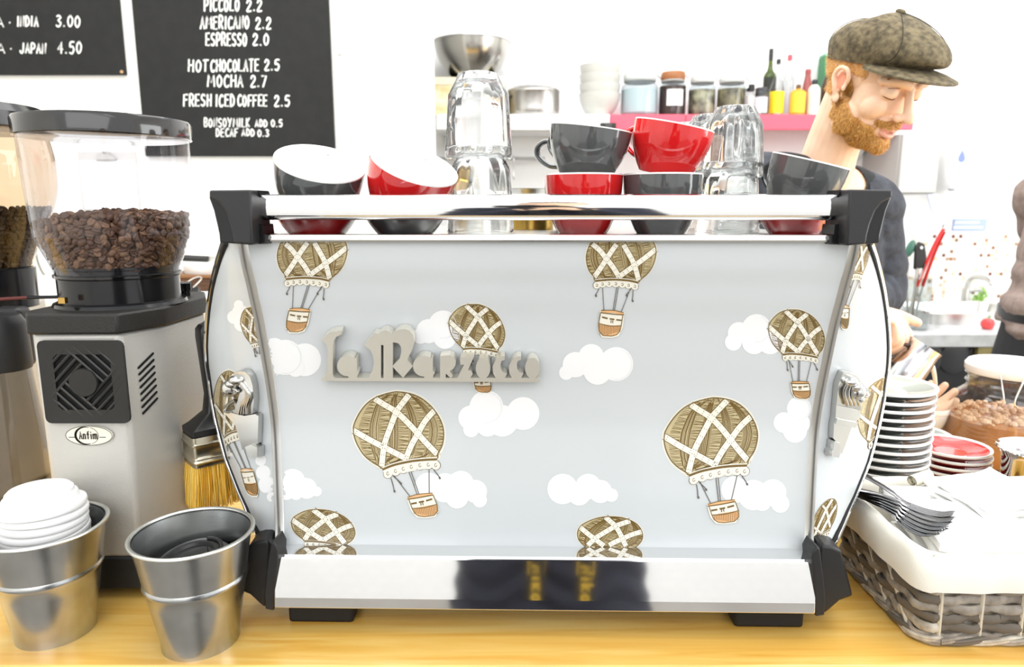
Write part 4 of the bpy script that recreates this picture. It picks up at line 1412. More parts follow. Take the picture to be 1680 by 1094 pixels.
# ------------------------------------------------------------------ clip-top jar with brown contents
JX, JY = 0.972, 1.32
jar = thing('storage_jar', (JX, JY, 0), 'large clip-top glass jar of brown liquid with white lid', 'jar')
jz = lambda py: aty(1600, py, JY).z
jg = clear_mat('jar_glass', C(247, 247, 245), 0.02, 1.2)
jp = [(.093, .0), (.108, .004), (.113, .02), (.113, jz(700)), (.1095, jz(676)), (.098, jz(654)), (.082, jz(641)), (.0775, jz(631)), (.0775, jz(618))]
MB().lathe([tuple(q) for q in spline(jp, 4)], 72, cap0=True).build('glass_body', jg, jar)
MB().lathe([(.0003, .004), (.104, .005), (.1100, .02), (.1100, jz(702)), (.1065, jz(684)), (.0003, jz(682))], 64).build('brown_liquid', mat('brown_liquid', C(190, 138, 92), 0.25, var=C(168, 110, 62), vscale=14), jar)
fr_ = MB()
rn = random.Random(9)
for _ in range(160):
    a, q = rn.uniform(0, 6.28), sqrt(rn.random()) * .098
    fr_.ball((q * cos(a), q * sin(a), jz(682) + rn.uniform(-.002, .003)), rn.uniform(.003, .008), 8)
fr_.build('foam', mat('pale_brown_foam', C(214, 178, 142), 0.5), jar)['kind'] = 'stuff'
for za_, zb_, rr2 in ((632, 624, .0805), (618, 612, .0815)):
    MB().lathe([(rr2 - .003, jz(za_)), (rr2, (jz(za_) + jz(zb_)) / 2), (rr2 - .003, jz(zb_))], 64).build('neck_ring', jg, jar)
MB().lathe([(.0003, jz(612)), (.081, jz(612)), (.0835, jz(609)), (.0835, jz(600)), (.079, jz(595)), (.0003, jz(593))], 64).build('lid', mat('white_jar_lid', C(249, 249, 247), 0.25), jar)
wire = MB()
ca = radians(-128)
for s in (-1, 1):
    d, n = Vector((cos(ca), sin(ca), 0)), Vector((-sin(ca), cos(ca), 0)) * s
    wire.tube(spline([d * .077 + n * .018 + Vector((0, 0, jz(604))), d * .089 + n * .016 + Vector((0, 0, jz(612))), d * .101 + n * .008 + Vector((0, 0, jz(640))), d * .090 + n * .014 + Vector((0, 0, jz(650)))], 5), .0014, 6)
wire.build('wire_clip', steel, jar)
# steel cup beside it
t = thing('steel_cup', (0.800, 1.01, 0), 'flared polished steel cup at the right edge behind the napkins', 'cup')
cz = aty(1660, 738, 1.01).z
MB().lathe([(.0003, 0), (.036, 0), (.040, .004), (.0475, cz * .6), (.0505, cz - .012), (.0555, cz - .003), (.0590, cz), (.0585, cz + .0012), (.054, cz - .001), (.049, cz - .012), (.046, cz * .6), (.038, .006), (.0003, .004)], 64).build('cup_body', chrome, t)

# ------------------------------------------------------------------ wicker basket
wick = [mat('grey_wicker', C(166, 157, 145), 0.6, var=C(120, 111, 100), vscale=60), mat('pale_wicker', C(206, 198, 184), 0.55, var=C(150, 140, 124), vscale=60), mat('dark_wicker', C(104, 96, 86), 0.65), mat('wicker_stake', C(206, 198, 180), 0.5)]
BX0, BX1, BY0, BY1, BH = 0.462, 0.86, 0.720, 0.925, 0.104
basket = thing('wicker_basket', ((BX0 + BX1) / 2, (BY0 + BY1) / 2, 0), 'grey woven wicker basket with folded cream cloth lining, at the right front of the counter', 'basket')
BO = Vector(((BX0 + BX1) / 2, (BY0 + BY1) / 2, 0))
def bloop(z, inset=0.0, n=26, r=0.020):
    """points along the rounded rectangle at height z, with outward normals"""
    fl_ = 0.010 * (z / BH)
    x0, x1, y0, y1 = BX0 - fl_ + inset, BX1 + fl_ - inset, BY0 - fl_ + inset, BY1 + fl_ - inset
    P = []
    def line(a, b):
        m = max(2, int((Vector(b) - Vector(a)).length / 0.0065))
        for i in range(m): P.append(Vector(a).lerp(Vector(b), i / m))
    def arc_(cx, cy, a0):
        for i in range(5):
            a = radians(a0 + 18 * i)
            P.append(Vector((cx + r * cos(a), cy + r * sin(a))))
    line((x0 + r, y0), (x1 - r, y0)); arc_(x1 - r, y0 + r, -90)
    line((x1, y0 + r), (x1, y1 - r)); arc_(x1 - r, y1 - r, 0)
    line((x1 - r, y1), (x0 + r, y1)); arc_(x0 + r, y1 - r, 90)
    line((x0, y1 - r), (x0, y0 + r)); arc_(x0 + r, y0 + r, 180)
    return [Vector((p.x, p.y, z)) for p in P]
w = MB()
rows_n = 8
rn = random.Random(4)
for k in range(rows_n):
    z = 0.010 + k * (BH - 0.020) / (rows_n - 1)
    L = bloop(z)
    m = len(L)
    pts = []
    ph = k % 2
    for i, p in enumerate(L):
        nx = (L[(i + 1) % m] - L[i - 1]).normalized()
        nrm = Vector((nx.y, -nx.x, 0))
        pts.append(p + nrm * (0.0030 * sin(i * pi / 3.5 + ph * pi)) + Vector((0, 0, rn.uniform(-.0012, .0012))))
    # the row is laid as several willow strands of different tone
    cuts = sorted(rn.sample(range(m), 7)) + [m]
    s = 0
    for e in cuts:
        seg = pts[s:e + 1] if e < m else pts[s:] + [pts[0]]
        if len(seg) > 2: w.tube(seg, [(0.0032, 0.0058)] * len(seg), 10, mi=rn.choice((0, 0, 1, 2)), up=(0, 0, 1))
        s = e
for k in range(2):
    L = bloop(0.0045 + k * .003)
    m = len(L)
    for s in range(3):
        pts = []
        for i in range(m + 1):
            p = L[i % m]
            nx = (L[(i + 1) % m] - L[i % m - 1]).normalized()
            nrm = Vector((nx.y, -nx.x, 0))
            a = i * .45 + s * 2.1
            pts.append(p + nrm * (0.004 + 0.0022 * cos(a)) + Vector((0, 0, 0.0022 * sin(a) + .001)))
        w.tube(pts, 0.0026, 7, mi=(0, 1, 2)[s])
L0, L1 = bloop(0.006), bloop(BH)
for i in range(0, len(L0), 7):
    p, q = L0[i], L1[min(i, len(L1) - 1)]
    nx = (L0[(i + 1) % len(L0)] - L0[i - 1]).normalized()
    nrm = Vector((nx.y, -nx.x, 0))
    w.tube([p + nrm * .0005, p.lerp(q, .5) + nrm * .0014, q + nrm * .0005], 0.0030, 7, mi=3, flat=.8)
w.xf(Matrix.Translation(-BO)).build('woven_wall', wick, basket, fix=False)
MB().box((BX0 + .004, BY0 + .004, .002), (BX1 - .004, BY1 - .004, .008)).xf(Matrix.Translation(-BO)).build('base', wick[2], basket)
ln = MB()
def cloth_loop(z, inset, wav):
    L = bloop(z, inset)
    out = []
    for i, p in enumerate(L):
        nx = (L[(i + 1) % len(L)] - L[i - 1]).normalized()
        nrm = Vector((nx.y, -nx.x, 0))
        out.append(p + nrm * (wav * (sin(i * .41) + .6 * sin(i * .93 + 1))) + Vector((0, 0, wav * .9 * sin(i * .27 + 2))))
    return out
n0 = len(bloop(0.05))
lay = [(.074, -.0125, .0012), (.080, -.0128, .0010), (.094, -.0115, .0008), (.106, -.0085, .0008), (.1125, -.0030, .0009), (.1145, .0020, .0008), (.112, .0065, .0008), (.100, .0080, .001), (.070, .0085, .0015), (.030, .0090, .0015), (.011, .0100, .001)]
def nloop(z, i, wv):
    L = cloth_loop(z, i, wv)
    # resample to a fixed count
    tot = [0.0]
    for a, b in zip(L, L[1:] + L[:1]): tot.append(tot[-1] + (b - a).length)
    out = []
    for k in range(180):
        t = tot[-1] * k / 180
        j = max(q for q in range(len(tot) - 1) if tot[q] <= t)
        f_ = (t - tot[j]) / max(1e-9, tot[j + 1] - tot[j])
        out.append(L[j].lerp(L[(j + 1) % len(L)], f_))
    return out
ln.grid([nloop(*q) for q in lay], closed=True)
ln.xf(Matrix.Translation(-BO)).build('cloth_lining', mat('cream_cotton', C(240, 236, 224), 0.9, bump=0.25, bscale=900), basket, angle=80)
st_ = MB()
cA = Vector((BX0 - .0105, BY0 - .0105, 0))
for k in range(9):
    z = .078 + k * .0042
    st_.tube([cA + Vector((.008 - .001 * (k % 2), .0005, z)), cA + Vector((.0095, .0, z + .0026))], .0006, 5)
st_.xf(Matrix.Translation(-BO)).build('seam', mat('seam_thread', C(196, 180, 150), 0.8), basket)

# napkins: folded paper, each a soft layered packet
nap = mat('white_paper_napkin', C(251, 251, 249), 0.85, bump=0.15, bscale=120)
def napkin(loc, size, rot, label, roll=False, layers=4, m=None):
    t = thing('paper_napkin', loc, label, 'napkin', 'paper napkins in the basket')
    t.rotation_euler = rot
    sx, sy, sz = size
    mb = MB()
    rn = random.Random(label)
    if roll:
        pts = []
        for i in range(34):
            a = i * .5
            r = sz * (.25 + .75 * i / 33)
            pts.append((r * cos(a), r * sin(a)))
        mb.grid([[Vector((x, p[0], p[1])) for p in pts] for x in (-sx, -sx * .5, 0, sx * .5, sx)])
        mb.build('folded_sheet', m or nap, t, angle=60)
        return t
    for k in range(layers):
        z0 = -sz + 2 * sz * k / layers
        z1 = z0 + 2 * sz / layers * .82
        rows = []
        for i in range(11):
            u = -1 + i / 5
            row = []
            for j in range(9):
                v = -1 + j / 4
                puff = sz * .55 * (1 - abs(u) ** 3) * (1 - abs(v) ** 3)
                wob = sz * .22 * sin(u * 3.1 + k) * cos(v * 2.4 + k * 1.7)
                row.append(Vector((u * sx * (1 - .02 * k) + .002 * sin(v * 3 + k), v * sy * (1 - .015 * k) + .002 * sin(u * 4 + k), z1 + puff * (k + 1) / layers + wob)))
            rows.append(row)
        low = [[p - Vector((0, 0, 2 * sz / layers * .78)) for p in r] for r in rows]
        mb.grid(rows).grid(low)
        edge = [r[0] for r in rows] + rows[-1][1:] + [r[-1] for r in rows[::-1]][1:] + rows[0][::-1][1:-1]
        el = [r[0] for r in low] + low[-1][1:] + [r[-1] for r in low[::-1]][1:] + low[0][::-1][1:-1]
        mid = [(a + b) / 2 + (((a + b) / 2) * Vector((1, 1, 0)) if False else Vector((a.x, a.y, 0)).normalized() * .0018) for a, b in zip(edge, el)]
        mb.grid([edge, mid, el], closed=True)
    mb.build('folded_sheet', m or nap, t, angle=50)
    return t
npos = lambda px, py, y: aty(px, py, y)
p = npos(1590, 880, .800)
napkin((p.x, .795, .090), (.070, .052, .022), (radians(6), radians(2), radians(-4)), 'large white folded napkin in front along the basket edge')
napkin((.640, .872, .103), (.085, .040, .018), (radians(10), radians(1), radians(5)), 'white folded napkin lying across the back of the basket')
napkin((.785, .800, .112), (.060, .055, .022), (radians(5), radians(-5), radians(12)), 'white folded napkin at the right end of the basket')
napkin((.600, .835, .130), (.052, .036, .012), (radians(9), radians(-3), radians(20)), 'white folded napkin on top in the middle of the basket')
p = npos(1452, 812, .865)
napkin((.520, .872, .112), (.030, .016, .0155), (radians(4), radians(-4), radians(-14)), 'small rolled white napkin at the left back corner of the basket', roll=True)
napkin((.556, .905, .124), (.017, .012, .0085), (0, radians(-6), radians(24)), 'little upright napkin roll behind the left back corner', roll=True, m=mat('cream_paper', C(240, 234, 212), 0.8))
napkin((.742, .905, .128), (.026, .016, .008), (0, radians(5), radians(-24)), 'cream folded napkin end sticking up in front of the steel cup', roll=True, m=MATS['cream_paper'])

# forks
fsteel = mat('polished_cutlery_steel', C(140, 140, 142), 0.2, 1.0)
def fork():
    t = thing('steel_fork', (0, 0, 0), '', 'fork', 'forks in the basket')
    L = MB()
    L.tube(spline([(-.10, 0, .000), (-.06, 0, .002), (-.02, 0, .004), (.015, 0, .001), (.03, 0, -.003)], 5), [(.0058, .0012)] * 6 + [(.0040, .0012)] * 6 + [(.0028, .0013)] * 5 + [(.0065, .0010)] * 4, 8, up=(0, 0, 1))
    L.build('handle', fsteel, t)
    for k in range(4):
        y = (k - 1.5) * .0042
        MB().tube(spline([(.028, y * .9, -.003), (.045, y, -.0065), (.062, y, -.006), (.076, y, -.001)], 4), [.0014] * 8 + [.0012] * 4 + [.0006], 6).build('tine', fsteel, t)
    return t
f0 = fork()
fp = npos(1528, 884, .775)
fk = [('in front, with its tines on the lining seam', .482, .748, -74), ('second of the fan', .489, .750, -68), ('third of the fan', .496, .753, -62),
      ('fourth of the fan, half under the napkins', .503, .757, -57), ('fifth of the fan, lying highest', .510, .763, -50), ('lying farthest back, tines toward the napkins', .516, .772, -43)]
for k, (w_, x, y, rz) in enumerate(fk):
    o = f0 if k == 0 else dup(f0)
    a = radians(rz)
    o.location = (x - .074 * cos(a), y - .074 * sin(a), .1165 + .0030 * k)
    o.rotation_euler = (radians(4), radians(-3), a)
    o['label'] = 'steel fork in the basket, %s' % w_
o = dup(f0, (.492, .842, .121), (radians(12), radians(4), radians(-80)), 'steel fork in the basket, its neck showing under the rolled napkin')

# ------------------------------------------------------------------ menu boards on the left wall
board_m = mat('chalkboard_black', C(23, 23, 22), 0.8, var=C(28, 28, 27), vscale=30)
chalk = mat('white_paint_lettering', C(240, 240, 236), 0.7)
screwm = mat('copper_screw', C(214, 172, 130), 0.3, 1.0)
WY = 2.45
def board(quad, texts, screws, label):
    """quad in photo pixels at the wall: x0, x1, bottom; the board is a true vertical rectangle"""
    p0, p1 = aty(quad[0], quad[2], WY - .02), aty(quad[1], quad[2], WY - .02)
    top = p0.z + quad[3]
    t = thing('menu_board', ((p0.x + p1.x) / 2, WY - .01, p0.z), label, 'menu board')
    O = Vector(t.location)
    MB().box(Vector((p0.x, WY - .020, p0.z)) - O, Vector((p1.x, WY - .0005, top)) - O).build('board', board_m, t, smooth=False, bevel=.001)
    for (s, x0, x1, yb, h, sl_) in texts:
        lt = MB()
        for st in text_strokes(s, x0, x1, yb, h, slant=sl_):
            ribbon(lt, [aty(a, b, WY - .0208) - O for a, b in st], 0.0046 if h > 15 else 0.0036, (0, -1, 0))
        lt.build('lettering', chalk, t, smooth=False, fix=False)
    for x, y in screws:
        q = aty(x, y, WY - .020) - O
        MB().lathe([(.0055, 0), (.005, .0025), (.0003, .0035)], 16, M=Matrix.Rotation(pi / 2, 3, 'X'), c=q).build('screw', screwm, t)
board((238.5, 549, 256, 1.05), [('PICCOLO', 335, 392, 18, 20, .05), ('2.2', 404, 429, 18, 18, .05), ('AMERICANO', 329, 408, 47, 20, .05), ('2.2', 419, 444, 47, 18, .05), ('ESPRESSO', 338, 404, 75, 20, .03), ('2.0', 415, 440, 74, 18, .05),
       ('HOT', 309, 341, 117, 19, .05), ('CHOCOLATE', 346, 424, 117, 19, .05), ('2.5', 434, 458, 115, 17, .05), ('MOCHA', 341, 398, 142, 19, .03), ('2.7', 411, 437, 142, 18, .05),
       ('FRESH', 301, 346, 174, 19, .05), ('ICED', 354, 384, 174, 19, .05), ('COFFEE', 390, 438, 174, 18, .05), ('2.5', 450, 475, 174, 17, .05),
       ('BONSOY', 335, 379, 208, 14, .03), ('MILK', 383, 409, 208, 14, .03), ('ADD', 419, 438, 208, 11, .0), ('0.5', 445, 463, 208, 11, .0),
       ('DECAF', 355, 390, 224, 13, .03), ('ADD', 397, 417, 223, 11, .0), ('0.3', 423, 441, 224, 11, .0)], [(546, 249)], 'black menu board with hand lettered coffee prices, the larger one nearer the middle')
board((-330, 204, 122, .95), [('A', -8, 6, 44, 15, .05), ('*', 12, 20, 44, 15, .05), ('INDIA', 28, 62, 43, 16, .05), ('3.00', 92, 131, 44, 18, .05), ('A', -6, 8, 87, 15, .05), ('*', 14, 22, 87, 15, .05), ('JAPAN', 33, 75, 87, 16, .05), ('4.50', 95, 133, 88, 19, .05),
       ('ETHIOPIA', -190, -20, 44, 16, .05), ('KENYA', -150, -20, 87, 16, .05)][:8], [(200, 118)], 'black menu board at the top left corner listing coffee origins')
# conduit right of the board
t = thing('wall_conduit', (aty(562, 120, WY - .02).x, WY - .015, 0), 'thin pale conduit pipe on the wall right of the menu board', 'pipe')
MB().tube([(0, 0, aty(562, 330, WY).z), (0, 0, 1.6)], .010, 14).build('pipe', mat('pale_grey_paint', C(222, 222, 220), 0.5), t)
MB().lathe([(.0115, -.012), (.0165, -.010), (.0165, .010), (.0115, .012)], 16, c=(0, 0, aty(562, 86, WY).z)).build('pipe_clip', mat('white_plastic_clip', C(242, 242, 240), 0.4), t)
# clipboard seen through the hopper
cb0, cb1 = aty(139, 345, WY), aty(224, 249, WY)
t = thing('clipboard', ((cb0.x + cb1.x) / 2, WY - .006, cb0.z), 'clipboard with white paper hanging on the wall behind the bean hopper', 'clipboard')
O = Vector(t.location)
MB().box(Vector((cb0.x, WY - .008, cb0.z)) - O, Vector((cb1.x, WY - .001, cb1.z)) - O).build('backing_board', mat('pale_grey_board', C(206, 204, 198), 0.6), t, bevel=.001)
MB().box(Vector((cb0.x + .006, WY - .0095, cb0.z + .004)) - O, Vector((cb1.x - .008, WY - .0083, cb1.z - .030)) - O).build('paper', mat('white_paper', C(250, 250, 246), 0.8), t, smooth=False)
cc = Vector(((cb0.x + cb1.x) / 2, WY - .012, cb1.z - .012))
k_ = MB()
k_.prism([cc - O + Vector((x, -.004, z)) for x, z in ((-.035, -.016), (.035, -.016), (.030, -.006), (.012, .004), (-.012, .004), (-.030, -.006))], [cc - O + Vector((x, .004, z)) for x, z in ((-.035, -.016), (.035, -.016), (.030, -.006), (.012, .004), (-.012, .004), (-.030, -.006))])
k_.tube([cc - O + Vector((-.008, -.002, .004)), cc - O + Vector((-.007, -.004, .020)), cc - O + Vector((0, -.004, .027)), cc - O + Vector((.007, -.004, .020)), cc - O + Vector((.008, -.002, .004))], .0022, 6)
k_.build('clip', steel, t)
# cable hanging on the wall
tag(MB().tube(spline([aty(60, 395, 2.43), aty(59, 415, 2.43), aty(66, 440, 2.43), aty(80, 462, 2.43), aty(88, 472, 2.43)], 6), .003, 6).build('wall_cable', mat('grey_cable', C(120, 118, 108), 0.6)), 'thin grey cable hanging on the white wall behind the grinder', 'cable')
# ------------------------------------------------------------------ kitchen behind: shelf and what stands on it
SY = 2.78                                   # shelf front
sz1, sz0 = aty(1100, 187.5, SY).z, aty(1100, 213, SY).z
def shelf(px0, px1, m, label, y0=SY, n=1):
    a, b = aty(px0, 200, SY).x, aty(px1, 200, SY).x
    t = thing('wall_shelf', ((a + b) / 2, 3.0, sz0), label, 'shelf')
    w = (b - a) / 2
    MB().box((-w, y0 - 3.0, 0.03), (w, 0.049, sz1 - sz0)).build('shelf_board', m, t, bevel=.002)
    MB().box((-w, y0 - 3.0 - .004, 0), (w, y0 - 3.0 + .016, sz1 - sz0 - .001)).build('front_edge', m, t, bevel=.002)
    for s in (-.8, .8):
        MB().prism([Vector((s * w - .012, .049, .03)), Vector((s * w - .012, .049, -.10)), Vector((s * w - .012, -.15, .03))], [Vector((s * w + .012, .049, .03)), Vector((s * w + .012, .049, -.10)), Vector((s * w + .012, -.15, .03))]).build('bracket', mat('white_metal', C(240, 240, 240), 0.4), t, smooth=False)
    return t
pink = mat('pinkish_red_paint', C(228, 92, 112), 0.45)
shelf(716, 1000, mat('white_shelf_paint', C(244, 244, 244), 0.4), 'white wall shelf on the left, under the steel mixing bowl')
shelf(1000.8, 1124, pink, 'pinkish red wall shelf in the middle, under the clip-top jars')
shelf(1125, 1498, pink, 'pinkish red wall shelf on the right, under the sauce bottles')
ST = sz1 + .0005
def ex(px): return aty(px, 187, 2.86).x
def eh(py, y=2.86): return aty(900, py, y).z - ST
pr = lambda n, y=2.86: pxlen(n, (0, y, ST))
def on_shelf(name, px, y, label, cat, group=None):
    return thing(name, (aty(px, 187, y).x, y, ST), label, cat, group)
# bowl standing on a box
t = on_shelf('storage_box', 772, 2.90, 'cream box with faint yellow marks under the steel mixing bowl', 'box')
hb = eh(128, 2.84)
MB().box((-.137, -.085, 0), (.137, .085, hb)).build('box_body', mat('cream_card', C(240, 232, 208), 0.7, var=C(222, 196, 140), vscale=26), t, bevel=.004)
MB().box((-.140, -.088, hb * .78), (.140, .088, hb * 1.0)).build('lid', mat('cream_card_lid', C(236, 226, 200), 0.7), t, bevel=.004)
t = thing('mixing_bowl', (ex(775), 2.88, ST + hb + .001), 'brushed steel mixing bowl on the box at the left of the shelf', 'bowl')
r = pr(61, 2.9)
hB = aty(775, 74, 2.9).z - ST - hb
bp_ = [tuple(q) for q in spline([(.0003, 0), (r * .45, .001), (r * .68, hB * .22), (r * .9, hB * .6), (r, hB)], 5)]
MB().lathe(bp_, 64).build('bowl_wall', mat('mixing_bowl_steel', C(190, 188, 182), 0.22, 1.0), t)
MB().lathe([(r - .001, hB - .001), (r + .006, hB), (r + .006, hB + .003), (r - .002, hB + .002)], 64).build('rim', steel, t)
# roasting pot with lid knob
t = on_shelf('steel_pot', 876, 2.88, 'oval steel roasting pot with lid knob beside the mixing bowl', 'pot')
a, h = pr(42, 2.88), eh(143, 2.88)
rows = [[Vector((a * k * cos(q), a * .7 * k * sin(q), z)) for q in [2 * pi * i / 48 for i in range(48)]] for k, z in ((.90, 0), (.97, .01), (1.0, .03), (1.0, h * .8), (1.03, h * .84), (1.0, h * .9), (.8, h), (.02, h * 1.03))]
MB().grid(rows, closed=True).build('pot_body', mat('pot_steel', C(206, 204, 200), 0.25, 1.0, var=C(150, 148, 144), vscale=6), t)
MB().box((-.024, -.02, h), (.024, .02, h + .042)).build('lid_knob', mat('white_knob', C(250, 250, 250), 0.5), t, bevel=.006)
MB().tube(spline([(-a, -.03, h * .62), (-a - .035, -.02, h * .66), (-a - .035, .02, h * .66), (-a, .03, h * .62)], 5), .006, 8).build('side_handle', MATS['grille_black_plastic'], t)
# stack of white bowls
wc = mat('white_stoneware', C(196, 196, 190), 0.4)
for k in range(4):
    hh = eh(108, 2.86)
    rr2 = pr(34, 2.86)
    t = on_shelf('white_bowl', 983, 2.86, 'white stoneware bowl, %s of the stack on the shelf' % ORD_B(k, 4), 'bowl', 'white bowls stacked on the shelf')
    t.location.z = ST + k * (hh - .085) / 3
    MB().lathe([(.0003, .004), (rr2 * .5, .003), (rr2 * .52, 0), (rr2 * .56, .003), (rr2 * .78, .028), (rr2 * .95, .06), (rr2, .085), (rr2 - .004, .085), (rr2 * .9, .06), (rr2 * .7, .03), (.0003, .012)], 48).build('bowl_wall', wc, t)
# clip-top jars
def shelf_jar(px, half, top, label, lidm, fill, filltop, lab=None, y=2.86, tint=None):
    t = on_shelf('preserving_jar', px, y, label, 'jar', 'preserving jars on the shelf')
    r, h = pr(half, y), eh(top, y)
    g = clear_mat('shelf_jar_glass', C(226, 234, 236), 0.05, 1.0)
    MB().lathe([tuple(q) for q in spline([(r * .9, 0), (r, .008), (r, h * .62), (r * .96, h * .70), (r * .80, h * .78), (r * .80, h * .82)], 4)], 40, cap0=True).build('glass_body', g, t)
    MB().lathe([(.0003, h * .82), (r * .86, h * .82), (r * .90, h * .86), (r * .90, h * .96), (r * .84, h), (.0003, h)], 40).build('lid', lidm, t)
    MB().lathe([(r * .84, h * .775), (r * .9, h * .795), (r * .84, h * .815)], 40).build('seal_ring', mat('jar_seal_grey', C(186, 188, 186), 0.4), t)
    if fill: MB().lathe([(.0003, .003), (r * .86, .004), (r * .95, .012), (r * .95, h * filltop), (.0003, h * (filltop + .01))], 36).build('contents', fill, t)
    if lab: MB().grid([[Vector((r * 1.012 * cos(q), r * 1.012 * sin(q), z)) for q in [radians(-125 + 7 * i) for i in range(11)]] for z in (h * .22, h * .58)]).build('label_sticker', lab, t)
    MB().tube([(r * .92, -.01, h * .93), (r * 1.10, -.006, h * .86), (r * 1.12, -.006, h * .70), (r * .98, -.008, h * .66)], .003, 6).build('wire_clip', steel, t)
    return t
lg = mat('clear_jar_lid', C(214, 218, 216), 0.2)
bl_ = mat('brown_jar_lid', C(150, 96, 54), 0.4)
wlab = mat('white_label', C(248, 248, 246), 0.6)
shelf_jar(1048, 30, 119, 'pale bluish clip-top jar next to the white bowls on the shelf', lg, mat('pale_flour', C(214, 224, 226), 0.8), .6)
shelf_jar(1102, 22, 119, 'clip-top jar with brown lid, dark contents and white label on the shelf', bl_, mat('dark_brown_contents', C(64, 36, 24), 0.6), .68, wlab)
shelf_jar(1150, 22, 122, 'clip-top jar with black seal and pale dried contents, right of the brown one', lg, mat('pale_dried_beans', C(196, 184, 150), 0.7, var=C(70, 60, 48), vscale=26), .62)
shelf_jar(1198, 23, 122, 'clip-top jar of mixed grains standing behind the glass stack', lg, mat('mixed_grains', C(178, 160, 118), 0.7, var=C(74, 66, 56), vscale=30), .64)
for ch, px in ((1102, 0), ):
    pass
# bottles
def bottle(px, y, prof, label, m, capm=None, cap=None, lab=None, labm=None, name='sauce_bottle', fill=None, fillm=None):
    """prof: (half width px, photo row); cap: (row_top, row_bottom, half width); lab: (row_top, row_bottom)"""
    t = on_shelf(name, px, y, label, 'bottle', 'bottles on the red shelf')
    P = [(max(pr(hw, y), .0004), max(eh(py, y), 0)) for hw, py in prof]
    P[0] = (P[0][0], 0.0)
    MB().lathe([tuple(q) for q in spline(P, 4)], 32, cap0=True, cap1=True).build('bottle_body', m, t)
    if cap:
        r = pr(cap[2], y)
        MB().lathe([(r, eh(cap[1], y)), (r, eh(cap[0], y) - .003), (r * .85, eh(cap[0], y)), (.0003, eh(cap[0], y))], 24, cap0=True).build('cap', capm, t)
    if lab:
        r = pr(max(h for h, _ in prof), y) + .0012
        MB().grid([[Vector((r * cos(q), r * sin(q), z)) for q in [radians(-170 + 8 * i) for i in range(21)]] for z in (eh(lab[1], y), eh(lab[0], y))]).build('label_sticker', labm, t)
    return t
gg = mat('green_bottle_glass', C(96, 120, 30), 0.1, var=C(60, 76, 22), vscale=8)
cg = clear_mat('clear_bottle_glass', C(226, 230, 230), 0.04, 1.0)
blk = mat('black_cap', C(26, 27, 28), 0.4)
bottle(1259, 2.93, [(9.5, 187), (10, 183), (10, 140), (9.5, 124), (4, 112), (3.4, 84), (3.4, 83)], 'tall green wine bottle with black neck at the back of the red shelf', gg, blk, (80, 100, 3.7), (128, 180), mat('dark_wine_label', C(36, 40, 30), 0.5))
bottle(1272, 2.84, [(11, 190), (11.5, 186), (11.5, 152), (10, 142), (4, 122), (3.4, 104), (3.4, 103)], 'clear bottle with black cap and yellow label in front of the green bottle', cg, blk, (97, 105, 3.6), (151, 187), mat('yellow_label', C(246, 214, 40), 0.4))
bottle(1290, 2.87, [(8.5, 190), (9.5, 186), (9.5, 140), (9, 130), (3.6, 112), (3.4, 100), (3.4, 99)], 'tall clear bottle with red cap on the red shelf', cg, mat('red_cap', C(222, 74, 86), 0.4), (90, 99, 3.8))
bottle(1307, 2.82, [(11.5, 190), (12, 187), (12, 156), (10.5, 150), (4, 146), (4, 142)], 'short jar of golden sauce with amber label on the red shelf', mat('golden_sauce', C(222, 150, 34), 0.3), mat('amber_cap', C(90, 62, 26), 0.4), (139, 148, 4), (152, 186), mat('amber_label', C(246, 190, 60), 0.5), name='sauce_jar')
bottle(1321, 2.92, [(7.5, 187), (8, 184), (8, 154), (7, 142), (4, 122), (3.8, 118)], 'slim dark red bottle at the back, right of the golden jar', mat('dark_red_sauce', C(150, 78, 74), 0.35), mat('dark_red_cap', C(150, 64, 66), 0.4), (114, 122, 4.6))
bottle(1333, 2.82, [(9, 190), (9.5, 187), (9.5, 152), (8, 144), (4.2, 139), (4.2, 136)], 'clear bottle with black cap and whitish sauce nearest the person', mat('whitish_sauce', C(226, 226, 206), 0.3), blk, (131, 140, 4.6))
bottle(1356, 2.88, [(10.5, 190), (11, 187), (11, 148), (9.5, 134), (4.5, 118), (4.5, 112)], 'dark brown bottle with cream shoulder behind the ear of the person', mat('brown_bottle_glass', C(70, 58, 42), 0.2), mat('cream_cap', C(216, 200, 160), 0.5), (106, 132, 5.5))
bottle(1229, 2.87, [(6.5, 190), (7, 187), (7, 156), (5, 150), (4.5, 146)], 'small spice bottle with black cap behind the glass stack', cg, blk, (139, 150, 6.6), (158, 186), wlab, name='spice_bottle')
bottle(1247, 2.80, [(9.5, 190), (10, 187), (10, 156), (9, 150), (9, 148)], 'small spice jar with grey lid left of the yellow labelled bottle', cg, mat('grey_black_cap', C(58, 58, 60), 0.4), (144, 158, 9.6), (160, 186), mat('pale_lilac_label', C(216, 214, 222), 0.5), name='spice_jar')
t = on_shelf('carton', 1355, 2.98, 'green carton at the back of the shelf behind the dark bottle', 'carton')
h = eh(89, 2.98)
MB().box((-pr(14, 2.98), -.03, 0), (pr(15, 2.98), .03, h - .012)).build('carton_body', mat('green_card', C(48, 122, 78), 0.5), t, bevel=.003)
MB().box((-pr(14, 2.98), -.028, h - .012), (pr(15, 2.98), .028, h)).build('carton_top', mat('pale_green_card', C(134, 186, 158), 0.5), t, bevel=.003)
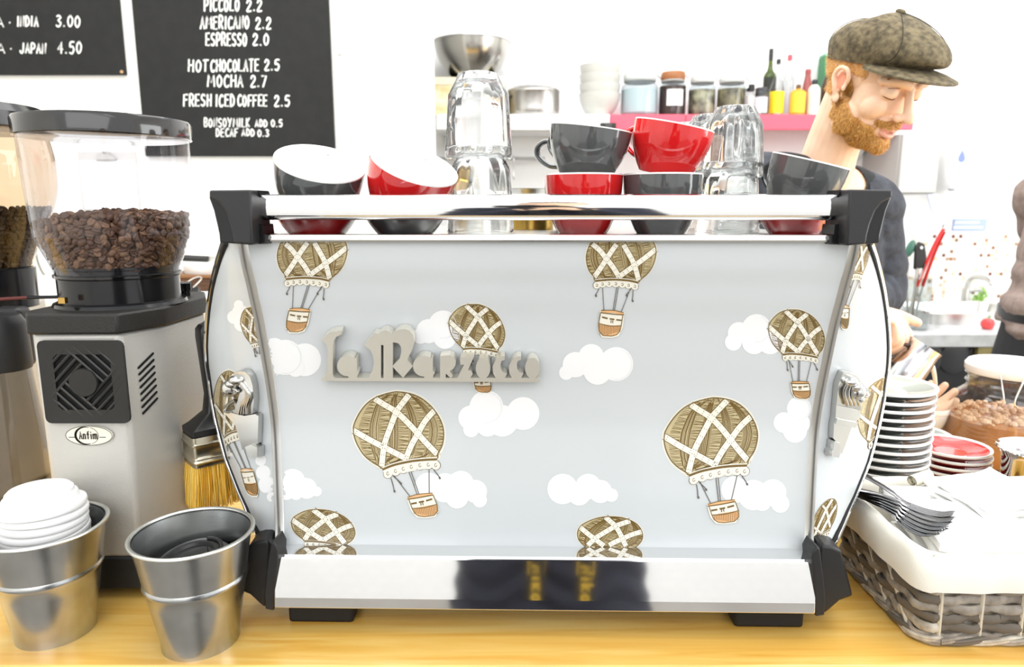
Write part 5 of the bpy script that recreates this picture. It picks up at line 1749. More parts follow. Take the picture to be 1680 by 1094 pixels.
# lower white rail under the left shelf with hooks
t = thing('wall_rail', (aty(806, 260, 2.98).x, 2.98, aty(806, 260, 2.98).z), 'grey metal utensil rail on the wall under the white shelf', 'rail')
w = pxlen(88, (0, 2.98, .7))
MB().tube([(-w, 0, 0), (w, 0, 0)], .007, 10).build('rail_bar', mat('grey_rail_paint', C(176, 176, 174), 0.4), t)
for k in (-.93, -.3, .25, .9):
    MB().tube([(w * k, .068, 0), (w * k, 0, 0)], .005, 8).build('rail_post', MATS['grey_rail_paint'], t)
for i, k in enumerate((-.4, .42)):
    h_ = thing('utensil_hook', (t.location.x + w * k, 2.972, t.location.z), ('left', 'right')[i] + ' steel hook hanging from the grey utensil rail', 'hook', 'hooks on the rail')
    MB().tube(spline([(0, .008, -.004), (0, 0, .009), (0, -.008, -.002), (0, -.004, -.06), (0, -.012, -.085), (0, -.022, -.075)], 5), .003, 6).build('hook_wire', steel, h_)
t = thing('white_ledge', (aty(832, 210, 2.86).x, 2.955, aty(832, 217, 2.86).z), 'narrow white wall ledge below the white shelf', 'ledge')
MB().box((-pr(116), -.095, 0), (pr(116), .094, .034)).build('ledge_board', MATS['white_shelf_paint'], t, bevel=.002)
t = thing('box_clip', (aty(998, 206, 2.75).x, 2.76, aty(998, 211.5, 2.76).z), 'small black clip box under the joint of the white and red shelves', 'clip')
MB().box((-.030, -.012, 0), (.030, .015, .022)).build('clip_body', MATS['grille_black_plastic'], t, bevel=.003)
MB().box((-.012, -.016, .004), (.012, -.012, .018)).build('clip_latch', mat('dark_grey_plastic', C(70, 70, 70), 0.4), t, bevel=.001)

# ------------------------------------------------------------------ right: wall cabinet, soap dispenser, sign, mosaic, sink counter
cab = mat('pale_grey_laminate', C(178, 177, 172), 0.45)
p0, p1 = aty(1470, 318, 2.76), aty(1546, 219, 2.76)
t = thing('wall_cabinet', ((p0.x + p1.x) / 2, 2.9, p0.z), 'pale grey wall cabinet to the right of the person with the cap', 'cabinet')
w = (p1.x - p0.x) / 2
MB().box((-w, -.13, 0), (w, .149, p1.z - p0.z)).build('cabinet_body', cab, t, bevel=.003)
MB().box((-w + .004, -.146, .004), (w - .004, -.131, p1.z - p0.z - .004)).build('door', mat('pale_grey_door', C(184, 183, 178), 0.4), t, bevel=.002)
p0, p1 = aty(1549, 309, 2.86), aty(1622, 196, 2.86)
t = thing('soap_dispenser', ((p0.x + p1.x) / 2, 2.95, p0.z), 'white wall dispenser with a blue drop emblem', 'dispenser')
w, h = (p1.x - p0.x) / 2, p1.z - p0.z
b_ = MB()
loft(b_, [[Vector((x * k, y * k2 - .0, z)) for x, y in [(w * cx_, .095 * cy_) for cx_, cy_ in [(max(-1, min(1, 1.25 * cos(a))), max(-1, min(1, 1.25 * sin(a)))) for a in [2 * pi * i / 40 for i in range(40)]]]] for k, k2, z in ((.86, .9, 0), (.97, 1, .02), (1, 1, .06), (1, 1, h - .05), (.96, .97, h - .015), (.85, .88, h))])
b_.build('dispenser_body', mat('white_abs', C(250, 250, 250), 0.3), t)
q = aty(1578, 255, 2.855)
dr = [(0.0, 1.0), (.22, .62), (.42, .2), (.55, -.2), (.55, -.55), (.38, -.85), (0, -1), (-.38, -.85), (-.55, -.55), (-.55, -.2), (-.42, .2), (-.22, .62)]
for k, (s, m_) in enumerate(((.040, mat('pale_blue_drop', C(206, 214, 240), 0.4)), (.024, mat('blue_drop', C(120, 136, 206), 0.4)))):
    A = [Vector((q.x + x * s, 2.855 - .0005 - k * .0008, q.z - .003 * k + z * s)) - Vector(t.location) for x, z in dr]
    MB().prism(A, [p + Vector((0, .004, 0)) for p in A]).build('drop_emblem', m_, t, smooth=False)
MB().tube([(0.0, -.02, -.008), (0, -.02, 0.004)], .012, 16).build('nozzle', mat('grey_nozzle', C(200, 202, 206), 0.4), t)
p0, p1 = aty(1563, 378, 3.045), aty(1619, 359, 3.045)
t = thing('wall_sign', ((p0.x + p1.x) / 2, 3.04, p0.z), 'small blue sign with two white lines above the mosaic tiles', 'sign')
MB().box((p0.x - t.location.x, -.0, 0), (p1.x - t.location.x, .009, p1.z - p0.z)).build('sign_plate', mat('pale_blue_sign', C(178, 194, 232), 0.5), t, bevel=.001)
s_ = MB()
rn = random.Random(2)
for j, (a, b) in enumerate(((1568, 1606), (1566, 1612))):
    zz = aty(1590, 365 + 8 * j, 3.04).z
    xx = aty(a, 365, 3.04).x
    x1 = aty(b, 365, 3.04).x
    while xx < x1:
        l = rn.uniform(.008, .02)
        ribbon(s_, [Vector((xx - t.location.x, -.001, zz - p0.z)), Vector((min(xx + l, x1) - t.location.x, -.001, zz - p0.z + .001))], .008, (0, -1, 0))
        xx += l + .006
s_.build('white_lines', mat('sign_white', C(246, 247, 252), 0.5), t, smooth=False, fix=False)
t = thing('hanging_cloth', (aty(1530, 318, 2.84).x, 2.84, aty(1530, 318, 2.84).z), 'pale blue cloth strip hanging under the wall cabinet', 'cloth')
A = [aty(x, y, 2.84) - Vector(t.location) for x, y in [(1521, 318), (1528, 345), (1545, 366), (1556, 374)]]
B_ = [aty(x, y, 2.84) - Vector(t.location) for x, y in [(1539, 318), (1543, 340), (1555, 360), (1562, 372)]]
A2, B2_ = [p + Vector((0, .004, 0)) for p in A], [p + Vector((0, .004, 0)) for p in B_]
MB().grid([A, B_, B2_, A2], closed=False).build('cloth_strip', mat('pale_blue_cloth', C(214, 220, 242), 0.8), t)

def mosaic():
    m = bpy.data.materials.new('mosaic_tiles')
    m.use_nodes = True
    nt = m.node_tree
    b = nt.nodes['Principled BSDF']
    t = nt.nodes.new('ShaderNodeTexCoord')
    mp = nt.nodes.new('ShaderNodeMapping')
    mp.inputs['Scale'].default_value = (62, 62, 62)
    sn = nt.nodes.new('ShaderNodeVectorMath')
    sn.operation = 'FLOOR'
    fr = nt.nodes.new('ShaderNodeVectorMath')
    fr.operation = 'FRACTION'
    wnz = nt.nodes.new('ShaderNodeTexWhiteNoise')
    r = nt.nodes.new('ShaderNodeValToRGB')
    r.color_ramp.interpolation = 'CONSTANT'
    e = r.color_ramp.elements
    e[0].position, e[0].color = 0, C(250, 250, 247)
    e[1].position, e[1].color = .58, C(246, 242, 230)
    for p, c in ((.80, C(238, 226, 200)), (.87, C(226, 202, 168)), (.925, C(150, 104, 74)), (.95, C(120, 62, 48)), (.975, C(186, 142, 110))):
        k = e.new(p)
        k.color = c
    sp = nt.nodes.new('ShaderNodeSeparateXYZ')
    L = nt.links
    L.new(t.outputs['Object'], mp.inputs['Vector'])
    L.new(mp.outputs['Vector'], sn.inputs[0])
    L.new(mp.outputs['Vector'], fr.inputs[0])
    mul = nt.nodes.new('ShaderNodeVectorMath')
    mul.operation = 'MULTIPLY'
    mul.inputs[1].default_value = (1, 0, 1)
    L.new(sn.outputs[0], mul.inputs[0])
    L.new(mul.outputs[0], wnz.inputs['Vector'])
    L.new(wnz.outputs['Value'], r.inputs['Fac'])
    L.new(fr.outputs[0], sp.inputs[0])
    def lt(o):
        n = nt.nodes.new('ShaderNodeMath')
        n.operation = 'LESS_THAN'
        n.inputs[1].default_value = .10
        L.new(o, n.inputs[0])
        return n.outputs[0]
    mxm = nt.nodes.new('ShaderNodeMath')
    mxm.operation = 'MAXIMUM'
    L.new(lt(sp.outputs['X']), mxm.inputs[0])
    L.new(lt(sp.outputs['Z']), mxm.inputs[1])
    mix = nt.nodes.new('ShaderNodeMix')
    mix.data_type = 'RGBA'
    L.new(mxm.outputs[0], mix.inputs['Factor'])
    L.new(r.outputs['Color'], mix.inputs[6])
    mix.inputs[7].default_value = C(246, 246, 243)
    L.new(mix.outputs[2], b.inputs['Base Color'])
    b.inputs['Roughness'].default_value = .2
    return m
m0, m1 = aty(1440, 520, 3.04), aty(1700, 384, 3.04)
o = MB().box((m0.x, 3.038, m0.z - .03), (2.649, 3.0495, m1.z)).build('wall_mosaic_splashback', mosaic(), smooth=False)
o['kind'] = 'structure'
# sink counter
kz = 0.062
kc = thing('sink_counter', (1.75, 2.7, FLOOR), 'kitchen counter with grey stone top and black front beneath the mosaic tiles', 'counter')
ko = Vector(kc.location)
kx0 = aty(1452, 548, 2.36).x
MB().box(Vector((kx0, 2.345, kz - .045)) - ko, Vector((2.645, 3.036, kz)) - ko).build('stone_top', mat('grey_stone', C(206, 208, 208), 0.4, var=C(190, 192, 192), vscale=30), kc, bevel=.003)
MB().box(Vector((kx0 + .01, 2.375, FLOOR + .0)) - ko, Vector((2.64, 3.03, kz - .046)) - ko).build('black_front', mat('black_cabinet_front', C(30, 30, 32), 0.5), kc, bevel=.002)
a0, a1 = aty(1600, 561, 2.37), aty(1650, 585, 2.37)
MB().box(Vector((a0.x, 2.350, a1.z)) - ko, Vector((a1.x + .05, 2.374, a0.z)) - ko).build('wooden_drawer_front', mat('olive_wood', C(150, 136, 86), 0.5, var=C(120, 108, 64), vscale=10), kc, bevel=.002)
for k in range(3):
    MB().lathe([(.052, 0), (.054, -.004), (.045, -.006), (.0003, -.006)], 32, M=Matrix.Rotation(-pi / 2, 3, 'X'), c=aty(1521 + 45 * k, 588, 2.374) - ko + Vector((0, .0015, 0))).build('round_pull', mat('dark_grey_pull', C(54, 54, 57), 0.3), kc)
sk = thing('steel_sink', (aty(1565, 525, 2.72).x, 2.70, kz), 'steel sink basin rim set on the grey stone counter', 'sink')
MB().grid([[Vector((.20 * k * max(-1, min(1, 1.3 * cos(q))), .15 * k * max(-1, min(1, 1.3 * sin(q))), z)) for q in [2 * pi * i / 48 for i in range(48)]] for k, z in ((1.05, .0), (1.06, .040), (1.03, .046), (.98, .044), (.93, .003), (.02, .001))], closed=True).build('basin', steel, sk)
tp = thing('sink_tap', (aty(1580, 515, 2.93).x, 2.93, kz), 'chrome mixer tap standing behind the sink', 'tap')
hz = aty(1585, 452, 2.93).z - kz
MB().lathe([(.026, 0), (.026, .012), (.015, .018), (.015, hz * .62), (.0003, hz * .62)], 24, cap0=True).build('tap_body', steel, tp)
MB().tube(spline([(0, 0, hz * .55), (0.005, -.02, hz * .95), (.012, -.09, hz * 1.0), (.014, -.13, hz * .9), (.014, -.135, hz * .8)], 6), .011, 12).build('spout', steel, tp)
MB().tube([(0.012, 0, hz * .55), (.055, -.02, hz * .60)], .008, 10).build('lever', steel, tp)
t = thing('red_pepper', (aty(1621, 527, 2.45).x, 2.45, kz), 'shiny red pepper lying on the grey counter', 'pepper')
rows = [[Vector((r_ * (1 + .07 * cos(3 * q)) * cos(q), r_ * (1 + .07 * cos(3 * q)) * sin(q), z)) for q in [2 * pi * i / 30 for i in range(30)]] for r_, z in ((.006, 0), (.016, .002), (.021, .012), (.021, .024), (.016, .034), (.007, .038))]
MB().grid(rows, closed=True).build('pepper_body', mat('red_pepper_skin', C(232, 84, 84), 0.2), t)
MB().tube([(0, 0, .035), (.002, .0, .043), (.006, 0, .047)], .003, 8).build('stalk', mat('green_stalk', C(120, 160, 80), 0.5), t)
t = thing('herb_bunch', (aty(1606, 500, 2.99).x, 2.985, kz), 'small bunch of green herbs behind the sink', 'herbs')
hb_ = MB()
rn = random.Random(8)
for _ in range(26):
    a = rn.uniform(0, 6.28)
    r_ = rn.uniform(.005, .035)
    p = Vector((r_ * cos(a), r_ * .7 * sin(a), rn.uniform(.02, .085)))
    hb_.ball(p, (.011, .006, .008), 8, M=Euler((rn.uniform(-1, 1), rn.uniform(-1, 1), a)).to_matrix())
hb_.build('leaves', mat('herb_green', C(160, 200, 110), 0.6), t)['kind'] = 'stuff'
MB().lathe([(.0003, 0), (.028, 0), (.032, .03), (.030, .032), (.0003, .028)], 24).build('pot', mat('white_pot', C(240, 240, 234), 0.5), t)

# utensils in a glass pot
ux, uy = aty(1499, 545, 2.45).x, 2.45
t = thing('utensil_pot', (ux, uy, kz), 'clear glass utensil pot on the grey counter', 'pot')
up = pxlen(20, (ux, uy, .15))
uh = aty(1499, 455, uy).z - kz
MB().lathe([(up * .92, 0), (up, .006), (up, uh), (up * .97, uh)], 40, cap0=True).build('glass_wall', clear_mat('pot_glass', C(228, 232, 232), 0.04, 1.3), t)
def uten(name, label, cat, builder):
    q = thing(name, (ux, uy, kz + .004), label, cat, 'utensils in the glass pot')
    builder(q)
    return q
at2 = lambda px, py: aty(px, py, uy) - Vector((ux, uy, kz + .004))
def tongs(q):
    m = mat('red_silicone', C(216, 48, 44), 0.4)
    for s, pts in ((0, [(1496, 530), (1504, 470), (1530, 408), (1549, 374)]), (1, [(1502, 530), (1516, 470), (1536, 415), (1552, 380)])):
        P = [at2(*p) + Vector((0, .010 * s, 0)) for p in pts]
        MB().tube(spline(P[:3], 4), [(.007, .002)] * 9, 8).build('tong_arm', steel, q)
        MB().tube(spline(P[1:], 4), [(.010, .0035)] * 9, 8).build('red_grip', m, q)
    MB().lathe([(.0003, -.009), (.009, -.008), (.011, 0), (.009, .008), (.0003, .009)], 16, c=at2(1551, 373), M=Matrix.Rotation(pi / 2, 3, 'X')).build('hinge_ring', steel, q)
uten('kitchen_tongs', 'steel kitchen tongs with red grips leaning right in the glass pot', 'tongs', tongs)
def spat(q):
    MB().tube(spline([at2(1492, 530), at2(1500, 480), at2(1506, 440)], 4), .0045, 8).build('shaft', steel, q)
    A = [at2(x, y) for x, y in [(1500, 442), (1516, 440), (1521, 420), (1518, 400), (1508, 396), (1502, 408)]]
    MB().prism(A, [p + Vector((0, .012, 0)) for p in A]).build('black_head', MATS['grille_black_plastic'], q, bevel=.004)
    MB().lathe([(.005, -.002), (.005, .002), (.0003, .002)], 12, c=at2(1511, 406) + Vector((0, -.002, 0)), M=Matrix.Rotation(pi / 2, 3, 'X'), cap0=True).build('rivet', steel, q)
uten('kitchen_spatula', 'black headed spatula standing upright in the glass pot', 'spatula', spat)
def spoon(q):
    MB().tube(spline([at2(1490, 532), at2(1488, 470), at2(1492, 430)], 4), .004, 8).build('shaft', steel, q)
    MB().ball(at2(1496, 408) + Vector((0, .01, 0)), (.016, .006, .032), 16, M=Matrix.Rotation(radians(18), 3, 'Y')).build('green_head', mat('dark_green_silicone', C(64, 108, 92), 0.35), q)
uten('serving_spoon', 'dark green headed spoon at the left in the glass pot', 'spoon', spoon)
def whisk(q):
    for k in range(6):
        a = k * pi / 6
        P = [at2(1506, 530) + Vector((0, .016, 0)) + Vector((.024 * sin(pi * i / 10) * cos(a), .024 * sin(pi * i / 10) * sin(a), .10 * i / 10 + .0)) for i in range(11)]
        MB().tube(P, .0012, 5).build('whisk_wire', steel, q)
    MB().tube([at2(1506, 495) + Vector((0, .016, .02)), at2(1509, 438) + Vector((0, .016, 0))], .0075, 10).build('handle', steel, q)
uten('wire_whisk', 'steel wire whisk behind the tongs in the glass pot', 'whisk', whisk)

# ------------------------------------------------------------------ left, behind the grinder: white chest with a knife, wooden box and papers
cx0, cx1 = -1.45, -0.52
cz = aty(330, 486, 1.62).z
t = thing('white_chest', ((cx0 + cx1) / 2, 1.83, FLOOR), 'white chest fridge standing against the wall behind the grinder', 'fridge')
MB().box(((cx0 - cx1) / 2, -.22, 0), ((cx1 - cx0) / 2, .30, cz - FLOOR - .03)).build('chest_body', mat('white_enamel', C(246, 246, 244), 0.35), t, bevel=.008)
MB().box(((cx0 - cx1) / 2 - .005, -.225, cz - FLOOR - .028), ((cx1 - cx0) / 2 + .005, .305, cz - FLOOR)).build('lid', MATS['white_enamel'], t, bevel=.008)
p = aty(330, 474, 1.75)
t = thing('wooden_box', (p.x, 1.78, cz), 'dark brown wooden box on the chest behind the grinder', 'box')
hb2 = aty(330, 451, 1.72).z - cz
MB().box((-.085, -.06, 0), (.085, .06, hb2 * .8)).build('box_body', mat('dark_walnut', C(104, 66, 34), 0.5, var=C(70, 44, 24), vscale=12, stretch=(2, 20, 20)), t, bevel=.003)
MB().box((-.09, -.065, hb2 * .8), (.09, .065, hb2)).build('lid', mat('brown_wood_lid', C(126, 84, 44), 0.5), t, bevel=.003)
k0 = aty(322, 425, 1.78)
t = thing('kitchen_knife', (k0.x, 1.78, cz + hb2), 'black handled knife lying on a white tub behind the grinder', 'knife')
t2 = thing('white_tub', (k0.x + .03, 1.79, cz + hb2), 'white plastic tub on the wooden box under the knife', 'tub')
th = k0.z - cz - hb2 - .011
MB().lathe([(.0003, 0), (.060, 0), (.066, th * .9), (.069, th * .9), (.069, th), (.0003, th)], 40).build('tub_body', mat('white_tub_plastic', C(248, 248, 246), 0.4), t2)
hd = MB()
hd.tube(spline([(-.07, 0, th + .012), (-.04, 0, th + .014), (0, 0, th + .012), (.03, 0, th + .011)], 5), [(.008, .011)] * 16, 10, up=(0, 1, 0))
hd.build('handle', MATS['grille_black_plastic'], t)
MB().prism([(.028, -.001, th + .003), (.15, -.001, th + .003), (.18, -.001, th + .012), (.028, -.001, th + .019)], [(.028, .001, th + .003), (.15, .001, th + .003), (.18, .001, th + .012), (.028, .001, th + .019)]).build('blade', steel, t, smooth=False)
q = aty(312, 470, 1.60)
t = thing('binder_clip', (q.x, 1.60, cz + .004), 'steel binder clip holding papers beside the wooden box', 'clip')
pp = MB().box((-.07, -.05, 0), (.05, .05, .0035)).xf(Matrix.Translation((q.x, 1.61, cz + .0002)))
tag(pp.build('paper_stack', mat('white_paper', C(250, 250, 246), 0.8), bevel=.0006), 'stack of white paper sheets under the binder clip', 'paper')
MB().prism([(-.02, -.014, 0), (-.02, .014, 0), (-.02, .003, .02), (-.02, -.003, .02)], [(.02, -.014, 0), (.02, .014, 0), (.02, .003, .02), (.02, -.003, .02)]).build('clip_body', MATS['grille_black_plastic'], t, smooth=False)
MB().tube(spline([(-.008, -.002, .018), (0, -.004, .034), (.022, -.006, .044), (.030, -.006, .040), (.016, -.004, .026), (.006, -.002, .018)], 4), .0016, 6).build('wire_lever', steel, t)
# ------------------------------------------------------------------ people
def fuse(mb, voxel, smooth=4, fac=0.5):
    """unite overlapping closed shapes into one continuous skin; returns (verts, faces)"""
    o = mb.build('tmp', [], None, smooth=False)
    r = o.modifiers.new('r', 'REMESH')
    r.mode = 'VOXEL'
    r.voxel_size = voxel
    if smooth:
        s = o.modifiers.new('s', 'SMOOTH')
        s.iterations = smooth
        s.factor = fac
    dg = bpy.context.evaluated_depsgraph_get()
    me = o.evaluated_get(dg).to_mesh()
    V = [v.co.copy() for v in me.vertices]
    Fc = [list(p.vertices) for p in me.polygons]
    o.evaluated_get(dg).to_mesh_clear()
    m = o.data
    bpy.data.objects.remove(o)
    bpy.data.meshes.remove(m)
    return V, Fc
def lump(mb, c, r, rot=None):
    mb.ball(c, r, 28, M=rot)
def limb(mb, pts, rad, n=20, up=None, k=6):
    P = spline(pts, k)
    R = [tuple(q) for q in spline([(r if isinstance(r, tuple) else (r, r)) for r in rad], k)]
    mb.tube(P, R, n, up=up)
    for p, r in ((P[0], R[0]), (P[-1], R[-1])):
        mb.ball(p, min(r), 16)
def hand(mb, W, palm_dir, palm_n, curls, length=0.185, thumb=None, sgn_=1):
    """wrist W, direction of the palm, palm normal (towards the inside); curls: per finger (knuckle bends) in degrees"""
    d = Vector(palm_dir).normalized()
    n = (Vector(palm_n) - d * Vector(palm_n).dot(d)).normalized()
    s = d.cross(n).normalized() * sgn_
    W = Vector(W)
    pl = length * 0.47
    rows = []
    for t, w, th in ((-.12, .026, .020), (.1, .031, .017), (.5, .039, .0155), (.9, .042, .013), (1.02, .039, .011)):
        c = W + d * (pl * t)
        rows.append([c + s * (w * cos(a)) + n * (th * sin(a)) for a in [2 * pi * i / 20 for i in range(20)]])
    loft(mb, rows)
    for k, (off, ln) in enumerate(((.029, .88), (.010, 1.0), (-.010, .93), (-.028, .74))):
        base = W + d * (pl * .92) + s * off
        L = [length * .245 * ln, length * .15 * ln, length * .115 * ln]
        dirv = d + s * off * 1.2
        dirv.normalize()
        pts = [base - d * .02, base]
        a = 0.0
        for l, c in zip(L, curls[k]):
            a += radians(c)
            pts.append(pts[-1] + (dirv * cos(a) + n * sin(a)) * l)
        r = .0092 if k < 3 else .0080
        limb(mb, pts, [r * 1.05, r * 1.05, r, r * .92, r * .78], 12, k=4)
    if thumb:
        pts = [W + d * .015 + s * .018] + [W + d * (pl * a) + s * b + n * c for a, b, c in thumb]
        limb(mb, pts, [.014, .0125, .0108, .0085][:len(pts)], 12, k=4)

skin = mat('fair_skin', C(242, 208, 180), 0.5, sss=0.12, var=C(236, 196, 166), vscale=30)
lipm = mat('lip_skin', C(216, 158, 138), 0.45)
earm = mat('ear_inner_skin', C(232, 158, 130), 0.5)
beardm = mat('ginger_beard', C(216, 164, 108), 0.7, var=C(192, 138, 76), vscale=120)
hairm = [mat('ginger_hair_light', C(226, 178, 100), 0.6), mat('ginger_hair_mid', C(204, 150, 72), 0.6), mat('ginger_hair_dark', C(168, 116, 50), 0.6)]

HSC = 0.93
RE = aty(1377, 141, 1.33)
psi, pit = math.atan2(-0.915, 0.404), radians(29)
HR = (Matrix.Rotation(psi, 3, 'Z') @ Matrix.Rotation(pit, 3, 'Y') @ Matrix.Rotation(radians(2), 3, 'X'))
HE = RE - HR @ Vector((0, -0.076 * HSC, 0))
hw2 = lambda x, y, z: HE + HR @ Vector((x * HSC, y * HSC, z * HSC))
NB = aty(1350, 290, 1.455)
LS, LE, LW = aty(1428, 335, 1.52), aty(1444, 480, 1.53), aty(1394, 512, 1.33)
RS, REl, RW = aty(1232, 300, 1.42), aty(1215, 540, 1.46), aty(1432, 692, 1.40)
PEL = Vector((0.69, 1.74, -0.06))
fwd = Vector((0.40, -0.915, 0)).normalized()
lat = Vector((0.915, 0.40, 0)).normalized()
barista = thing('person', (PEL.x, PEL.y, FLOOR), 'bearded person in tweed flat cap and dark cardigan, looking down while pouring milk', 'person')
BL = lambda p: Vector(p) - Vector((PEL.x, PEL.y, FLOOR))

# --- head and neck (built in head space, then placed)
hm = MB()
lump(hm, (-.008, 0, .044), (.096, .075, .078))
lump(hm, (.038, 0, .0), (.050, .062, .082))
lump(hm, (.040, 0, -.052), (.050, .053, .050))
lump(hm, (.058, 0, -.073), (.032, .034, .025))
lump(hm, (.084, 0, -.0805), (.0155, .021, .0165))
for s in (-1, 1):
    lump(hm, (.060, s * .036, -.014), (.026, .024, .026))
    lump(hm, (.020, s * .054, -.048), (.034, .014, .034))
    lump(hm, (.0775, s * .031, .019), (.0155, .017, .0145))
    limb(hm, [(.068, s * .052, .036), (.0885, s * .034, .0425), (.094, s * .012, .038)], [.008, .0095, .009], 12)
    lump(hm, (.1055, s * .0125, -.0195), (.0105, .0078, .0085))
    # ear: rim, lobe and bowl
    er = [(.000, s * .073, -.020), (-.004, s * .081, -.006), (-.014, s * .085, .014), (-.008, s * .086, .032), (.008, s * .083, .034), (.015, s * .078, .020), (.012, s * .074, .008)]
    limb(hm, er, [.0062, .0048, .0046, .0046, .0046, .0042, .0042], 10)
    lump(hm, (-.002, s * .0735, .010), (.0135, .006, .022))
    lump(hm, (.004, s * .0755, -.022), (.0075, .0050, .010))
    lump(hm, (.0125, s * .0765, .001), (.0045, .0045, .007))
lump(hm, (.060, 0, .048), (.036, .052, .038))
limb(hm, [(.089, 0, .036), (.100, 0, .014), (.113, 0, -.008), (.1195, 0, -.0155)], [.0085, .0080, .0095, .0108], 14)
lump(hm, (.106, 0, -.022), (.0125, .008, .0075))
lump(hm, (.083, 0, -.040), (.0125, .028, .016))
limb(hm, [(.081, -.025, -.051), (.0955, -.010, -.0465), (.0985, 0, -.0475), (.0955, .010, -.0465), (.081, .025, -.051)], [.003, .0042, .0042, .0042, .003], 10)
limb(hm, [(.081, -.024, -.0535), (.0945, -.010, -.0590), (.0970, 0, -.0600), (.0945, .010, -.0590), (.081, .024, -.0535)], [.003, .0046, .0050, .0046, .003], 10)
nb = HR.transposed() @ (NB - HE) / HSC
nm = nb * .5 + Vector((-.016, 0, -.02))
limb(hm, [(-.020, 0, .0), (nm.x, nm.y, nm.z), (nb.x, nb.y, nb.z), (nb.x * 1.2, nb.y * 1.2, nb.z * 1.25)], [(.056, .058), (.053, .055), (.060, .058), (.066, .062)], 24)
HV, HF = fuse(hm, 0.0019, 5, .5)
HVW = [hw2(*v) for v in HV]

# --- torso, arms and hands
tm = MB()
CH = NB.lerp(PEL, .35) + fwd * .01
torso_pts = [PEL + Vector((0, 0, -.12)), PEL, NB.lerp(PEL, .62) - fwd * .01, CH, NB.lerp(PEL, .12), NB + Vector((0, 0, -.012))]
tr_ = [(.155, .105), (.145, .100), (.150, .105), (.160, .112), (.130, .078), (.060, .050)]
limb(tm, torso_pts, tr_, 32, up=tuple(fwd))
for S, E_, Wr in ((LS, LE, LW), (RS, REl, RW)):
    limb(tm, [NB + Vector((0, 0, -.02)), NB.lerp(S, .55) + Vector((0, 0, .004)), S], [.046, .048, .050], 20)
    limb(tm, [S, S.lerp(E_, .5) + Vector((.004, 0, 0)), E_, E_.lerp(Wr, .35), E_.lerp(Wr, .8), Wr], [.050, .044, .037, .039, .029, .026], 20)
for s in (-1, 1):
    hp = PEL + lat * (s * .085) + Vector((0, 0, -.10))
    kn = Vector((hp.x + fwd.x * .04, hp.y + fwd.y * .04, FLOOR + .48))
    an = Vector((hp.x, hp.y, FLOOR + .085))
    limb(tm, [hp, kn, kn.lerp(an, .4) - fwd * .02, an], [.085, .058, .055, .038], 20)
    limb(tm, [an - fwd * .04 + Vector((0, 0, -.04)), an + fwd * .05 + Vector((0, 0, -.05)), an + fwd * .15 + Vector((0, 0, -.065))], [.034, .036, .020], 16)
TV, TF = fuse(tm, 0.0055, 3, .5)
hd_ = MB()
# left hand grips the jug handle, thumb resting on top
hdir = (aty(1460, 524, 1.29) - LW).normalized()
hand(hd_, LW, hdir, (-.25, .15, -1), [(45, 62, 40), (55, 66, 42), (62, 68, 44), (66, 70, 45)], .175,
     thumb=[(.55, .040, -.006), (.98, .046, -.004), (1.36, .040, .002)])
limb(hd_, [LE.lerp(LW, .45), LE.lerp(LW, .8), LW, LW + hdir * .02], [.037, .029, .026, .025], 16)
rdir = (aty(1548, 658, 1.38) - RW).normalized()
hand(hd_, RW, rdir, (0, -.4, 1), [(8, 14, 10), (8, 16, 12), (10, 18, 12), (14, 20, 14)], .175, thumb=[(.4, .040, .012), (.75, .046, .03), (1.0, .042, .045)])
limb(hd_, [REl.lerp(RW, .55), REl.lerp(RW, .85), RW, RW + rdir * .02], [.036, .028, .026, .025], 16)
DV, DF = fuse(hd_, 0.0024, 3, .5)
bodyb = MB()
# which faces of the head are lips / inner ear / nostril
mis = []
for f in HF:
    c = sum((HV[i] for i in f), Vector()) / len(f)
    mi = 0
    if c.x > .080 and abs(c.y) < .023 and -.0650 < c.z < -.0425 and c.x > .0915 - .16 * abs(c.y): mi = 1
    if abs(c.y) > .0745 and -.012 < c.x < .010 and -.004 < c.z < .026 and abs(c.y) < .0815: mi = 2
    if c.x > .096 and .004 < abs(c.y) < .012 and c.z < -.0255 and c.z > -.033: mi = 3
    mis.append(mi)
bodyb.add([BL(p) for p in HVW], HF)
bodyb.m[:len(mis)] = mis
bodyb.add([BL(p) for p in TV], TF)
bodyb.add([BL(p) for p in DV], DF)
bodyb.build('body', [skin, lipm, earm, mat('nostril_shadow_skin', C(150, 96, 80), 0.6)], barista, fix=False, angle=180)

